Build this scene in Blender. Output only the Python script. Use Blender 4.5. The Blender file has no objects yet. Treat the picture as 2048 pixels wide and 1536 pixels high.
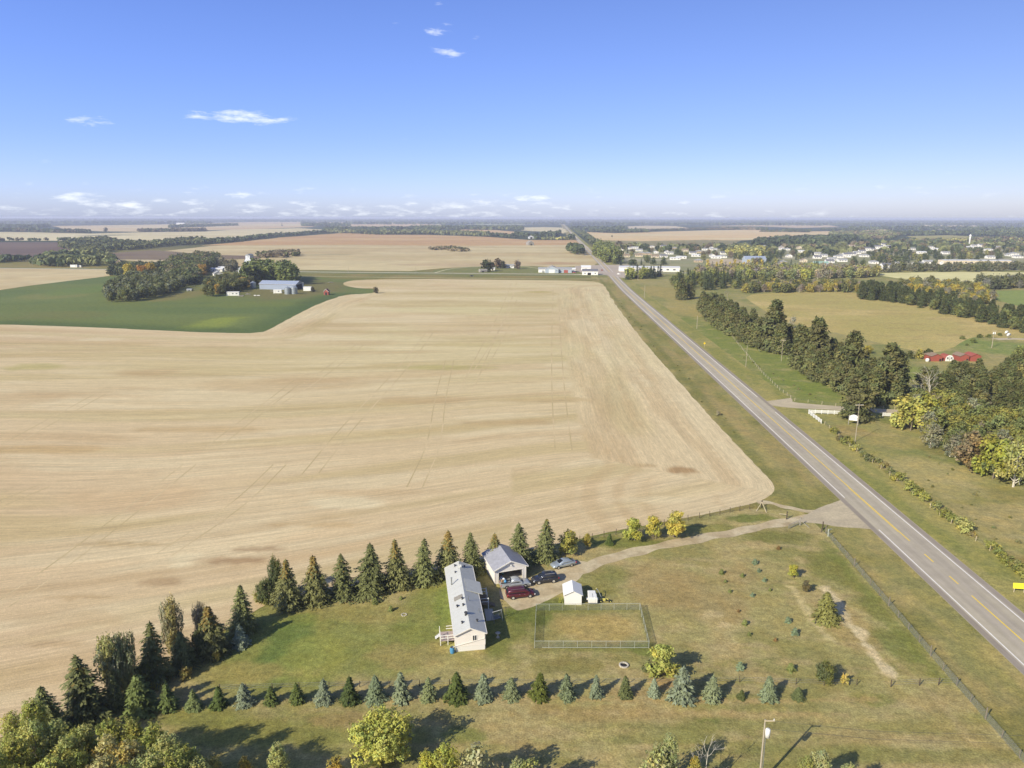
import bpy, math, random
import numpy as np
from mathutils import Vector, Matrix, geometry

# ---------------------------------------------------------------- camera, world, sun, exposure
scn = bpy.context.scene
COL = scn.collection
F = 1422.0; CAM_H = 65.0
PITCH = math.atan((768 - 435) / F)
cp, sp = math.cos(PITCH), math.sin(PITCH)
cam = bpy.data.cameras.new('camera'); camo = bpy.data.objects.new('camera', cam); COL.objects.link(camo)
cam.sensor_fit = 'HORIZONTAL'; cam.sensor_width = 36.0; cam.lens = F / 2048 * 36.0
cam.clip_start = 1.0; cam.clip_end = 90000.0
camo.location = (0, 0, CAM_H)
camo.rotation_euler = (math.radians(90) - PITCH, math.radians(-0.09), 0)
scn.camera = camo

SUN_EL = math.radians(31.3)
SUN_AZ = math.atan2(-0.722, -0.692)          # horizontal direction towards the sun, clockwise from +Y
world = bpy.data.worlds.new('World'); scn.world = world; world.use_nodes = True
wt = world.node_tree; wt.nodes.clear()
def wn(t, **k):
    n = wt.nodes.new(t)
    for a, v in k.items(): setattr(n, a, v)
    return n
sky = wn('ShaderNodeTexSky'); sky.sky_type = 'NISHITA'; sky.sun_disc = False
sky.sun_elevation = SUN_EL; sky.sun_rotation = SUN_AZ; sky.altitude = 700
sky.air_density = 1.0; sky.dust_density = 1.3; sky.ozone_density = 3.5
bg = wn('ShaderNodeBackground'); bg.inputs['Strength'].default_value = 0.14
wo = wn('ShaderNodeOutputWorld')
grade = wn('ShaderNodeMix', data_type='RGBA', blend_type='MULTIPLY'); grade.inputs['Factor'].default_value = 1.0
wt.links.new(sky.outputs[0], grade.inputs['A'])
tc = wn('ShaderNodeTexCoord')
sep = wn('ShaderNodeSeparateXYZ'); wt.links.new(tc.outputs['Generated'], sep.inputs[0])
def mth(op, a, b=None, c=None, clamp=False):
    n = wn('ShaderNodeMath', operation=op); n.use_clamp = clamp
    for i, v in enumerate((a, b, c)):
        if v is None: continue
        if isinstance(v, (int, float)): n.inputs[i].default_value = v
        else: wt.links.new(v, n.inputs[i])
    return n.outputs[0]
tintn = wn('ShaderNodeVectorMath', operation='SCALE'); tintn.inputs[0].default_value = (0.70, 0.705, 1.0)
wt.links.new(mth('MULTIPLY_ADD', sep.outputs[0], -0.2, 1.0), tintn.inputs['Scale'])
tsx = wn('ShaderNodeSeparateXYZ'); wt.links.new(tintn.outputs[0], tsx.inputs[0]); tcx = wn('ShaderNodeCombineXYZ'); wt.links.new(tsx.outputs[0], tcx.inputs[0]); wt.links.new(mth('MULTIPLY_ADD', sep.outputs[0], -0.2, 0.705), tcx.inputs[1])
wt.links.new(mth('MULTIPLY_ADD', sep.outputs[0], -0.42, 1.04), tcx.inputs[2]); wt.links.new(tcx.outputs[0], grade.inputs['B'])
az = mth('ARCTAN2', sep.outputs[0], sep.outputs[1])
el = mth('ARCSINE', sep.outputs[2])
def pix_dir(u, v):
    a = (u - 1024) / F; b = -(v - 768) / F
    d = Vector((a, cp + b * sp, -sp + b * cp)).normalized()
    return math.atan2(d.x, d.y), math.asin(d.z)
cvec = wn('ShaderNodeCombineXYZ'); wt.links.new(mth('MULTIPLY', az, 14), cvec.inputs[0]); wt.links.new(mth('MULTIPLY', el, 55), cvec.inputs[1])
cn = wn('ShaderNodeTexNoise'); cn.inputs['Scale'].default_value = 2.2; cn.inputs['Detail'].default_value = 9; cn.inputs['Roughness'].default_value = 0.62
wt.links.new(cvec.outputs[0], cn.inputs['Vector'])
cnf = cn.outputs['Fac']
total = None
# wisps: centre pixel, half sizes in pixels, strength
for (u, v, ru, rv, s) in ((482, 236, 120, 16, .8), (182, 244, 55, 12, .62), (105, 238, 10, 6, .4), (878, 60, 42, 15, .55), (888, 102, 50, 14, .62), (930, 58, 16, 12, .35), (878, 300, 16, 6, .35), (866, 262, 14, 6, .25), (806, 279, 16, 7, .22),
                          (875, 4, 12, 12, .3), (790, 43, 10, 8, .2), (160, 398, 60, 12, .75), (235, 411, 85, 13, .7), (470, 393, 50, 9, .6), (1060, 396, 48, 10, .8), (1010, 392, 80, 14, .35),
                          (100, 322, 20, 7, .2), (950, 76, 12, 6, .3), (1365, 404, 30, 8, .35), (700, 424, 980, 24, .46), (500, 408, 420, 13, .42), (960, 410, 380, 18, .5), (200, 420, 300, 14, .45), (1500, 428, 600, 12, .4)):
    a0, e0 = pix_dir(u, v); ra = ru / F; re = rv / F
    dx = mth('DIVIDE', mth('SUBTRACT', az, a0), ra); dy = mth('DIVIDE', mth('SUBTRACT', el, e0), re)
    r2 = mth('ADD', mth('MULTIPLY', dx, dx), mth('MULTIPLY', dy, dy))
    m = mth('SUBTRACT', 1.0, r2, clamp=True)
    m = mth('MULTIPLY', m, s)
    total = m if total is None else mth('MAXIMUM', total, m)
# wisps elsewhere round the sky go on the same way, thin and low
low = mth('MULTIPLY', mth('SUBTRACT', 1.0, mth('MULTIPLY', mth('ABSOLUTE', mth('SUBTRACT', el, 0.03)), 30), clamp=True), 0.25)
total = mth('MAXIMUM', total, low)
cl = mth('MULTIPLY', mth('SMOOTH_MAX', mth('SUBTRACT', mth('ADD', mth('MULTIPLY', total, 0.55), mth('MULTIPLY', cnf, 1.25)), 0.86), 0.0, 0.05), 2.6, clamp=True)
cl = mth('MULTIPLY', cl, mth('MINIMUM', mth('MULTIPLY', total, 2.4), 0.9), clamp=True)
hz_ = mth('MULTIPLY', mth('SUBTRACT', 1.0, mth('DIVIDE', mth('ABSOLUTE', el), 0.11), clamp=True), mth('SUBTRACT', 1.0, mth('DIVIDE', mth('ABSOLUTE', el), 0.11), clamp=True))
hcol = wn('ShaderNodeMix', data_type='RGBA', blend_type='MULTIPLY'); wt.links.new(hz_, hcol.inputs['Factor']); wt.links.new(grade.outputs['Result'], hcol.inputs['A']); hcol.inputs['B'].default_value = (1.38, 1.39, 1.34, 1); hcol.clamp_result = False
cmx = wn('ShaderNodeMix', data_type='RGBA'); wt.links.new(cl, cmx.inputs['Factor'])
wt.links.new(hcol.outputs['Result'], cmx.inputs['A']); cmx.inputs['B'].default_value = (6.6, 6.9, 7.2, 1)
wt.links.new(cmx.outputs['Result'], bg.inputs['Color']); wt.links.new(bg.outputs[0], wo.inputs['Surface'])

sun = bpy.data.lights.new('sun', 'SUN'); sun.energy = 4.5; sun.angle = math.radians(0.53); sun.color = (1.0, 0.945, 0.86)
suno = bpy.data.objects.new('sun', sun); COL.objects.link(suno)
sd = Vector((-0.722 * math.cos(SUN_EL), -0.692 * math.cos(SUN_EL), math.sin(SUN_EL)))
suno.rotation_euler = sd.to_track_quat('Z', 'Y').to_euler(); suno.location = (-200, -200, 300)

vs = scn.view_settings
scn.display_settings.display_device = 'sRGB'
vs.view_transform = 'Standard'; vs.look = 'None'; vs.gamma = 1.0; vs.use_curve_mapping = False
vs.exposure = 0.28
scn.cycles.max_bounces = 5; scn.cycles.diffuse_bounces = 2; scn.cycles.glossy_bounces = 2; scn.cycles.transparent_max_bounces = 12
scn.cycles.volume_bounces = 0

# ---------------------------------------------------------------- helpers
def P(u, v, z=0.0):
    a = (u - 1024) / F; b = -(v - 768) / F
    dz = -sp + b * cp
    t = (z - CAM_H) / dz
    return (a * t, (cp + b * sp) * t)
def Qv(x, y, z):
    Z = z - CAM_H; d = y * cp - Z * sp
    return 768 - F * (y * sp + Z * cp) / d
def hgt(u, vb, vt):
    x, y = P(u, vb); lo, hi = 0.0, 60.0
    for _ in range(30):
        m = (lo + hi) / 2
        if Qv(x, y, m) > vt: lo = m
        else: hi = m
    return lo
def lin(c):
    c = c / 255.0
    return c / 12.92 if c <= 0.04045 else ((c + 0.055) / 1.055) ** 2.4
KE = np.array([1.08, 1.09, 1.36])
def A(r, g, b): return np.array([lin(r), lin(g), lin(b)]) / KE
def L3(r, g, b): return (lin(r) / 1.06, lin(g) / 1.08, lin(b) / 1.3, 1)

rng = np.random.default_rng(7)
random.seed(7)
_perm = rng.random((256, 256))
def vnoise(x, y):
    xi = np.floor(x).astype(int); yi = np.floor(y).astype(int); fx = x - xi; fy = y - yi
    fx = fx * fx * (3 - 2 * fx); fy = fy * fy * (3 - 2 * fy)
    g = lambda a, b: _perm[a % 256, b % 256]
    return (g(xi, yi) * (1 - fx) + g(xi + 1, yi) * fx) * (1 - fy) + (g(xi, yi + 1) * (1 - fx) + g(xi + 1, yi + 1) * fx) * fy
def fbm(x, y, s=1.0, o=4, ox=0.0):
    r = 0; a = 0.5; t = 0
    for i in range(o):
        r = r + a * vnoise(x / s + 17.3 * i + ox, y / s + 9.1 * i + ox * 0.7); t += a; a *= 0.55; s = s / 2.1
    return r / t
def sm(x, a, b):
    t = np.clip((x - a) / (b - a), 0, 1); return t * t * (3 - 2 * t)
def mixc(c, d, f): return c * (1 - f[:, None]) + np.asarray(d) * f[:, None]
def smf(X, Y, s, o=4, ox=0.0, a=.42, b=.6): return sm(fbm(X, Y, s, o, ox), a, b)

def seg_dist(X, Y, pts, closed=False):
    d = np.full(len(X), 1e9)
    n = len(pts)
    for i in range(n if closed else n - 1):
        ax, ay = pts[i]; bx, by = pts[(i + 1) % n]
        vx, vy = bx - ax, by - ay; l2 = vx * vx + vy * vy + 1e-9
        t = np.clip(((X - ax) * vx + (Y - ay) * vy) / l2, 0, 1)
        d = np.minimum(d, np.hypot(X - ax - t * vx, Y - ay - t * vy))
    return d
def inside(X, Y, poly):
    r = np.zeros(len(X), bool); n = len(poly)
    for i in range(n):
        ax, ay = poly[i]; bx, by = poly[(i + 1) % n]
        if ay == by: continue
        c = ((ay > Y) != (by > Y)) & (X < (bx - ax) * (Y - ay) / (by - ay) + ax)
        r ^= c
    return r

def tag(o, label=None, cat=None, group=None, kind=None):
    if label: o['label'] = label
    if cat: o['category'] = cat
    if group: o['group'] = group
    if kind: o['kind'] = kind
    return o
def link(name, me, parent=None, mat=None):
    o = bpy.data.objects.new(name, me); COL.objects.link(o)
    if mat is not None and me is not None and len(me.materials) == 0: me.materials.append(mat)
    if parent is not None: o.parent = parent
    return o
def mesh_np(name, V, Fc, cols=None, vec=None, k=None):
    """V (n,3); Fc (m,k) int faces of one size; cols (n,3) point colours; vec (n,3) flow attribute"""
    me = bpy.data.meshes.new(name)
    V = np.asarray(V, np.float32); Fc = np.asarray(Fc, np.int32); k = Fc.shape[1]; m = len(Fc)
    me.vertices.add(len(V)); me.vertices.foreach_set('co', V.ravel())
    me.loops.add(m * k); me.loops.foreach_set('vertex_index', Fc.ravel())
    me.polygons.add(m); me.polygons.foreach_set('loop_start', np.arange(0, m * k, k, dtype=np.int32))
    me.update(calc_edges=True)
    if cols is not None:
        a = me.color_attributes.new('Col', 'FLOAT_COLOR', 'POINT')
        c4 = np.ones((len(V), 4), np.float32); c4[:, :3] = cols; a.data.foreach_set('color', c4.ravel())
    if vec is not None:
        a = me.attributes.new('flow', 'FLOAT_VECTOR', 'POINT'); a.data.foreach_set('vector', np.asarray(vec, np.float32).ravel())
    return me

# ---------------------------------------------------------------- materials
MATS = {}
def newmat(name):
    m = bpy.data.materials.new(name); m.use_nodes = True; nt = m.node_tree; nt.nodes.clear()
    out = nt.nodes.new('ShaderNodeOutputMaterial'); b = nt.nodes.new('ShaderNodeBsdfPrincipled')
    nt.links.new(b.outputs[0], out.inputs[0]); MATS[name] = m
    return m, nt, b
def N(nt, t, **k):
    n = nt.nodes.new(t)
    for a, v in k.items():
        if hasattr(n, a) and not isinstance(v, dict): setattr(n, a, v)
    for a, v in (k.get('inp') or {}).items(): n.inputs[a].default_value = v
    return n
def noise_node(nt, src, scale, detail=4, rough=.55, vscale=None):
    n = N(nt, 'ShaderNodeTexNoise'); n.inputs['Scale'].default_value = scale; n.inputs['Detail'].default_value = detail; n.inputs['Roughness'].default_value = rough
    if vscale:
        mp = N(nt, 'ShaderNodeMapping'); mp.inputs['Scale'].default_value = vscale; nt.links.new(src, mp.inputs[0]); src = mp.outputs[0]
    nt.links.new(src, n.inputs['Vector'])
    return n.outputs['Fac']
def rampf(nt, fac, a, b, lo, hi):
    n = N(nt, 'ShaderNodeMapRange'); n.inputs['From Min'].default_value = a; n.inputs['From Max'].default_value = b; n.inputs['To Min'].default_value = lo; n.inputs['To Max'].default_value = hi
    nt.links.new(fac, n.inputs['Value']); return n.outputs[0]
def vmul(nt, col, fac):
    n = N(nt, 'ShaderNodeVectorMath', operation='SCALE'); nt.links.new(col, n.inputs[0]); nt.links.new(fac, n.inputs['Scale']); return n.outputs[0]
def mixn(nt, fac, a, b, mode='MIX'):
    n = N(nt, 'ShaderNodeMix', data_type='RGBA', blend_type=mode)
    for s, v in (('Factor', fac), ('A', a), ('B', b)):
        if isinstance(v, (int, float)): n.inputs[s].default_value = v
        elif isinstance(v, tuple): n.inputs[s].default_value = v
        else: nt.links.new(v, n.inputs[s])
    return n.outputs['Result']

def ground_mat(name, fine=((2.5, .35), (.35, .3)), hue=None, bump=.25, flow=None, rough=.95, scale_bump=3.0):
    m, nt, b = newmat(name)
    at = N(nt, 'ShaderNodeAttribute', attribute_name='Col'); geo = N(nt, 'ShaderNodeNewGeometry')
    col = at.outputs['Color']; pos = geo.outputs['Position']
    for (s, amp) in fine:
        f = noise_node(nt, pos, s, 5, .6)
        col = vmul(nt, col, rampf(nt, f, .25, .75, 1 - amp, 1 + amp))
    if hue:                                         # second tint in patches
        f = noise_node(nt, pos, hue[1], 5, .65)
        tint = mixn(nt, rampf(nt, f, .42, .62, 0, 1), (1, 1, 1, 1), hue[0])
        col = mixn(nt, 1.0, col, tint, 'MULTIPLY')
    if flow:
        fl = N(nt, 'ShaderNodeAttribute', attribute_name='flow')
        for (su, sv, amp, lo, hi) in flow:
            f = noise_node(nt, fl.outputs['Vector'], 1.0, 3, .6, (su, sv, 1))
            col = vmul(nt, col, rampf(nt, f, lo, hi, 1 - amp, 1 + amp))
    nt.links.new(col, b.inputs['Base Color']); b.inputs['Roughness'].default_value = rough
    b.inputs['Specular IOR Level'].default_value = .15
    if bump:
        bp = N(nt, 'ShaderNodeBump'); bp.inputs['Strength'].default_value = bump; bp.inputs['Distance'].default_value = .3
        nt.links.new(noise_node(nt, pos, scale_bump, 4, .7), bp.inputs['Height']); nt.links.new(bp.outputs[0], b.inputs['Normal'])
    return m
M_grass = ground_mat('grass', ((4.0, .42), (1.2, .32), (.35, .2)), ((1.06, 1.0, .92, 1), .28))
M_rough = ground_mat('rough_grass', ((3.0, .34), (.8, .24), (.2, .16)), ((1.08, .99, .9, 1), .2), bump=.35)
M_stub = ground_mat('stubble', ((5.0, .22), (1.4, .1), (.25, .05)), None, .18, ((3.2, .2, .13, .3, .7), (1.1, .03, .11, .3, .7), (.33, .01, .06, .35, .65)))
M_far = ground_mat('far_field', ((.05, .1), (.012, .1)), None, 0)
M_gravel = ground_mat('gravel', ((9, .22), (1.6, .16), (.3, .1)), None, .25, None, .95, 8)
M_asph = ground_mat('asphalt', ((12, .1), (.5, .06)), None, .06, ((2.2, .03, .05, .3, .7), (.6, .3, .05, .3, .7)), .9, 10)

def plain(name, rgba, rough=.6, metal=0., var=.12, vs_=1.2, stripe=None, spec=.4, bump=0.):
    """procedural paint / metal / wood with slight unevenness; stripe=(axis, period, depth) adds siding or ribs in object space"""
    m, nt, b = newmat(name)
    tcn = N(nt, 'ShaderNodeTexCoord'); pos = tcn.outputs['Object']
    f = noise_node(nt, pos, vs_, 5, .6)
    rgb = N(nt, 'ShaderNodeRGB'); rgb.outputs[0].default_value = rgba
    col = vmul(nt, rgb.outputs[0], rampf(nt, f, .25, .75, 1 - var, 1 + var))
    f2 = noise_node(nt, pos, vs_ * 9, 3, .6)
    col = vmul(nt, col, rampf(nt, f2, .25, .75, 1 - var * .6, 1 + var * .6))
    if stripe:
        sx = N(nt, 'ShaderNodeSeparateXYZ'); nt.links.new(pos, sx.inputs[0])
        md = N(nt, 'ShaderNodeMath', operation='PINGPONG'); nt.links.new(sx.outputs[stripe[0]], md.inputs[0]); md.inputs[1].default_value = stripe[1]
        bp = N(nt, 'ShaderNodeBump'); bp.inputs['Strength'].default_value = 1; bp.inputs['Distance'].default_value = stripe[2]
        nt.links.new(md.outputs[0], bp.inputs['Height']); nt.links.new(bp.outputs[0], b.inputs['Normal'])
    elif bump:
        bp = N(nt, 'ShaderNodeBump'); bp.inputs['Strength'].default_value = bump; bp.inputs['Distance'].default_value = .05
        nt.links.new(f2, bp.inputs['Height']); nt.links.new(bp.outputs[0], b.inputs['Normal'])
    nt.links.new(col, b.inputs['Base Color']); b.inputs['Roughness'].default_value = rough; b.inputs['Metallic'].default_value = metal
    b.inputs['Specular IOR Level'].default_value = spec
    return m
# ---------------------------------------------------------------- ground sheets
def Z(layer, d): return layer * 0.004 * (0.5 + d / 180.0)
def pp(lst): return [P(*q) if len(q) == 2 else (q[1], q[2]) for q in lst]     # ('w', x, y) gives world metres
def densify(poly, jit=0.0, div=140.0, closed=True):
    out = []
    n = len(poly)
    for i in range(n if closed else n - 1):
        a = np.array(poly[i]); b = np.array(poly[(i + 1) % n]); L = np.hypot(*(b - a))
        d = max(60, min(np.hypot(*a), np.hypot(*b), np.hypot(*((a + b) / 2))))
        s = max(.6, d / div); k = max(1, int(L / s))
        nrm = np.array([-(b - a)[1], (b - a)[0]]) / (L + 1e-9)
        for j in range(k):
            p = a + (b - a) * j / k
            if jit and (j or True):
                p = p + nrm * (float(fbm(np.array([p[0]]), np.array([p[1]]), 6 * s, 3)[0]) - .5) * jit * 2.2 * max(1, d / 220)
            out.append((float(p[0]), float(p[1])))
    return out
def smooth_poly(poly, it=2, closed=True):
    for _ in range(it):
        q = []; n = len(poly)
        rg = range(n) if closed else range(n - 1)
        if not closed: q.append(poly[0])
        for i in rg:
            a = poly[i]; b = poly[(i + 1) % n]
            q.append((a[0] * .75 + b[0] * .25, a[1] * .75 + b[1] * .25)); q.append((a[0] * .25 + b[0] * .75, a[1] * .25 + b[1] * .75))
        if not closed: q.append(poly[-1])
        poly = q
    return poly
def sheet(name, poly, layer, paint, mat, jit=.0, div=130.0, smooth=0, flowf=None, label=None, cat=None, kind='structure', minS=.7, lim=None):
    if smooth: poly = smooth_poly(poly, smooth)
    bd = densify(poly, jit, div)
    bx = np.array([p[0] for p in bd]); by = np.array([p[1] for p in bd])
    xs, ys = [], []
    y = by.min()
    while y < by.max():
        x0, x1 = bx.min(), bx.max()
        # nearest distance on this row
        xn = 0 if x0 < 0 < x1 else min(abs(x0), abs(x1))
        d = max(60, math.hypot(xn, y)); s = max(minS, d / div)
        if lim: x0 = max(x0, -lim * max(y, 60)); x1 = min(x1, lim * max(y, 60))
        r = np.arange(x0, x1, s); r = r + rng.uniform(-.3, .3, len(r)) * s
        xs.append(r); ys.append(y + rng.uniform(-.3, .3, len(r)) * s)
        y += s
    X = np.concatenate(xs); Y = np.concatenate(ys)
    k = inside(X, Y, bd); X, Y = X[k], Y[k]
    dd = seg_dist(X, Y, [bd[i] for i in range(0, len(bd), 2)], True) if len(bd) < 900 else np.full(len(X), 9.)
    keep = dd > np.maximum(minS, np.hypot(X, Y) / div) * .35; X, Y = X[keep], Y[keep]
    pts = [Vector(p) for p in bd] + [Vector((float(a), float(b))) for a, b in zip(X, Y)]
    nb = len(bd)
    vo, eo, fo, *_ = geometry.delaunay_2d_cdt(pts, [(i, (i + 1) % nb) for i in range(nb)], [], 1, 1e-4)
    VX = np.array([v[0] for v in vo]); VY = np.array([v[1] for v in vo])
    V = np.stack([VX, VY, Z(layer, np.hypot(VX, VY))], 1)
    Fc = np.array(fo, np.int32)
    a, b, c = (V[Fc[:, i]] for i in range(3))
    cr = (b[:, 0] - a[:, 0]) * (c[:, 1] - a[:, 1]) - (b[:, 1] - a[:, 1]) * (c[:, 0] - a[:, 0])
    Fc[cr < 0] = Fc[cr < 0][:, ::-1]
    me = mesh_np(name, V, Fc, paint(VX, VY), flowf(VX, VY) if flowf else None)
    o = link(name, me, None, mat); tag(o, label, cat, None, kind)
    return o

# palette (sRGB as seen in sun, turned into albedo by A)
C_drygrass = A(158, 140, 92); C_brown = A(150, 126, 84); C_olive = A(136, 130, 72); C_green = A(104, 118, 56); C_bright = A(128, 140, 62)
C_deep = A(78, 96, 48); C_tan = A(213, 190, 152); C_pale = A(222, 204, 168); C_straw = A(212, 198, 152); C_dark = A(190, 160, 118); C_soil = A(112, 92, 80)
C_orange = A(200, 164, 118); C_gravel = A(196, 182, 162); C_woods = A(62, 74, 44)

# ---- base ground, to the horizon
def paint_base(X, Y):
    n = len(X); c = np.tile(C_olive * .95, (n, 1))
    c = mixc(c, C_drygrass, smf(X, Y, 40, 4, 3, .35, .65) * .8)
    c = mixc(c, C_green, smf(X, Y, 25, 4, 11, .5, .65) * .6)
    d = np.hypot(X, Y)
    far = sm(d, 1300, 2200)
    c = mixc(c, C_woods, far)
    return c
def ring_ground():
    rs = [0]; r = 30.
    while r < 30000: rs.append(r); r *= 1.045
    rs.append(30000.)
    th = np.linspace(0, 2 * math.pi, 241)[:-1]
    V = [(0, 0, 0)]; 
    R, T = np.meshgrid(rs[1:], th, indexing='ij')
    V = np.concatenate([[[0, 0, 0]], np.stack([(R * np.sin(T)).ravel(), (R * np.cos(T)).ravel(), np.zeros(R.size)], 1)])
    nr, nt_ = R.shape
    q = []
    i, j = np.meshgrid(np.arange(nr - 1), np.arange(nt_), indexing='ij'); j2 = (j + 1) % nt_
    q = np.stack([1 + i * nt_ + j, 1 + i * nt_ + j2, 1 + (i + 1) * nt_ + j2, 1 + (i + 1) * nt_ + j], -1).reshape(-1, 4)
    hub = np.array([[0, 1 + (k + 1) % nt_, 1 + k, 1 + k] for k in range(nt_)])[:, :3]
    f = np.concatenate([q[:, [0, 2, 1]], q[:, [0, 3, 2]], hub[:, [0, 2, 1]]])
    a, b, c_ = (V[f[:, t]] for t in range(3))
    cr = (b[:, 0] - a[:, 0]) * (c_[:, 1] - a[:, 1]) - (b[:, 1] - a[:, 1]) * (c_[:, 0] - a[:, 0])
    f[cr < 0] = f[cr < 0][:, ::-1]
    me = mesh_np('ground', V, f, paint_base(V[:, 0], V[:, 1]))
    tag(link('ground', me, None, M_rough), kind='structure')
ring_ground()

# ---- highway centreline
ypx = [(1132, 454.5), (1160, 484), (1186, 509), (1209, 532), (1228, 556), (1384, 698), (1504.5, 799), (1603, 885.5), (1700, 974), (1769, 1035.5), (1821, 1081), (2048, 1290)]
cl_w = [P(*q) for q in ypx]
near = np.array([p for p in cl_w if p[1] < 500]); kb = np.polyfit(near[:, 1], near[:, 0], 1)
HW = [(float(np.polyval(kb, y)), float(y)) for y in (-400, 0, 60, 100, 150, 200, 260, 340, 450, 560, 680)]
x0 = HW[-1][0]
for p in sorted([p for p in cl_w if p[1] > 800], key=lambda p: p[1]): HW.append(p)
HW.append((HW[-1][0] + (HW[-1][0] - HW[-2][0]) / (HW[-1][1] - HW[-2][1]) * 5000, HW[-1][1] + 5000))
HWs = smooth_poly(HW, 2, False)
hy = np.array([p[1] for p in HWs]); hx = np.array([p[0] for p in HWs])
def road_x(y): return float(np.interp(y, hy, hx))
def strip(name, pts, o0, o1, layer, paint, mat, cols=2, step=None, kind='structure', parent=None):
    """ribbon along pts between lateral offsets o0..o1 (right positive)"""
    P2 = []
    for i in range(len(pts) - 1):
        a = np.array(pts[i]); b = np.array(pts[i + 1]); L = np.hypot(*(b - a)); d = max(80, np.hypot(*((a + b) / 2)))
        s = step or d / 40; k = max(1, int(L / s))
        for j in range(k): P2.append(a + (b - a) * j / k)
    P2.append(np.array(pts[-1])); P2 = np.array(P2)
    T = np.gradient(P2, axis=0); T /= np.hypot(T[:, 0], T[:, 1])[:, None] + 1e-9
    Nn = np.stack([T[:, 1], -T[:, 0]], 1)
    S = np.concatenate([[0], np.cumsum(np.hypot(*(np.diff(P2, axis=0).T)))])
    us = np.linspace(0, 1, cols)
    O0 = o0(S) if callable(o0) else np.full(len(S), o0); O1 = o1(S) if callable(o1) else np.full(len(S), o1)
    V, U = [], []
    for u in us:
        o = O0 + (O1 - O0) * u; q = P2 + Nn * o[:, None]
        V.append(np.stack([q[:, 0], q[:, 1], Z(layer, np.hypot(q[:, 0], q[:, 1]))], 1)); U.append(np.stack([o, S, 0 * S], 1))
    V = np.stack(V, 1); U = np.stack(U, 1); n, c = V.shape[:2]
    i, j = np.meshgrid(np.arange(n - 1), np.arange(c - 1), indexing='ij')
    q = np.stack([i * c + j, i * c + j + 1, (i + 1) * c + j + 1, (i + 1) * c + j], -1).reshape(-1, 4)
    Vf = V.reshape(-1, 3); Uf = U.reshape(-1, 3)
    me = mesh_np(name, Vf, q, paint(Vf[:, 0], Vf[:, 1], Uf[:, 0], Uf[:, 1]), Uf)
    o = link(name, me, parent, mat); tag(o, kind=kind)
    return o

# ---- the big stubble field
FIELD = pp([('w', -900, 430), (0, 650), (160, 655), (300, 661), (440, 667), (520, 667), (542, 658), (560, 648), (600, 627), (640, 607), (690, 590), (740, 588), (762, 582), (755, 577), (720, 577), (702, 574), (688, 570), (690, 565), (712, 560.5), (800, 558.5), (1000, 559.5),
            (1180, 561.5), (1203, 566), (1212, 576), (1225, 600), (1262, 650), (1310, 708), (1370, 775), (1430, 845), (1480, 895), (1520, 937), (1545, 962), (1551, 978), (1542, 991), (1515, 1004), (1480, 1012), (1400, 1029), (1300, 1049), (1200, 1068),
            (1100, 1091), (1000, 1112), (870, 1140), (760, 1160), (640, 1184), (540, 1204), (450, 1262), (330, 1330), (200, 1386), (90, 1445), (-60, 1500), ('w', -180, 62), ('w', -600, 50), ('w', -900, 120)])
fb = pp([(1212, 576), (1225, 600), (1262, 650), (1310, 708), (1370, 775), (1430, 845), (1480, 895), (1520, 937), (1545, 962), (1551, 978), (1542, 991), (1515, 1004), (1480, 1012), (1400, 1029), (1300, 1049), (1200, 1068), (1000, 1112), (870, 1140), (640, 1184), (540, 1204), (330, 1330), (90, 1445), ('w', -180, 62)])
fl_edge = pp([(0, 650), (300, 661), (520, 667), (560, 648), (640, 607), (690, 590)])
YB = sorted([p for p in fb[11:]], key=lambda p: p[0])
YBx = np.array([-900.] + [p[0] for p in YB]); YBy = np.array([75.] + [p[1] for p in YB])
_gx = np.arange(-900, 140, 4.); _gy = np.convolve(np.pad(np.interp(_gx, YBx, YBy), 12, 'edge'), np.ones(25) / 25, 'valid')
def field_flow(X, Y):
    dr = seg_dist(X, Y, fb[:10]); db_ = seg_dist(X, Y, fb[10:]); dl = seg_dist(X, Y, fl_edge)
    yb = np.interp(X, _gx, _gy); h = np.maximum(Y - yb, 0)
    wob = (fbm(X, Y, 90, 3, 5) - .5) * 9 + (fbm(X, Y, 30, 2, 9) - .5) * 2
    u = Y + .05 * X - yb * np.exp(-h / 150.) * .9 + wob
    m = (dr < 44) & (dr < db_ * 1.0); u = np.where(m, dr + wob * .12, u)
    m3 = (db_ < 44) & (X > 0) & ~m; u = np.where(m3, db_ + wob * .12, u)
    m2 = (dl < 30); u = np.where(m2, dl + 900, u)
    v = np.where(m | m2, Y, X)
    return np.stack([u, v, 0 * u], 1)
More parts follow.
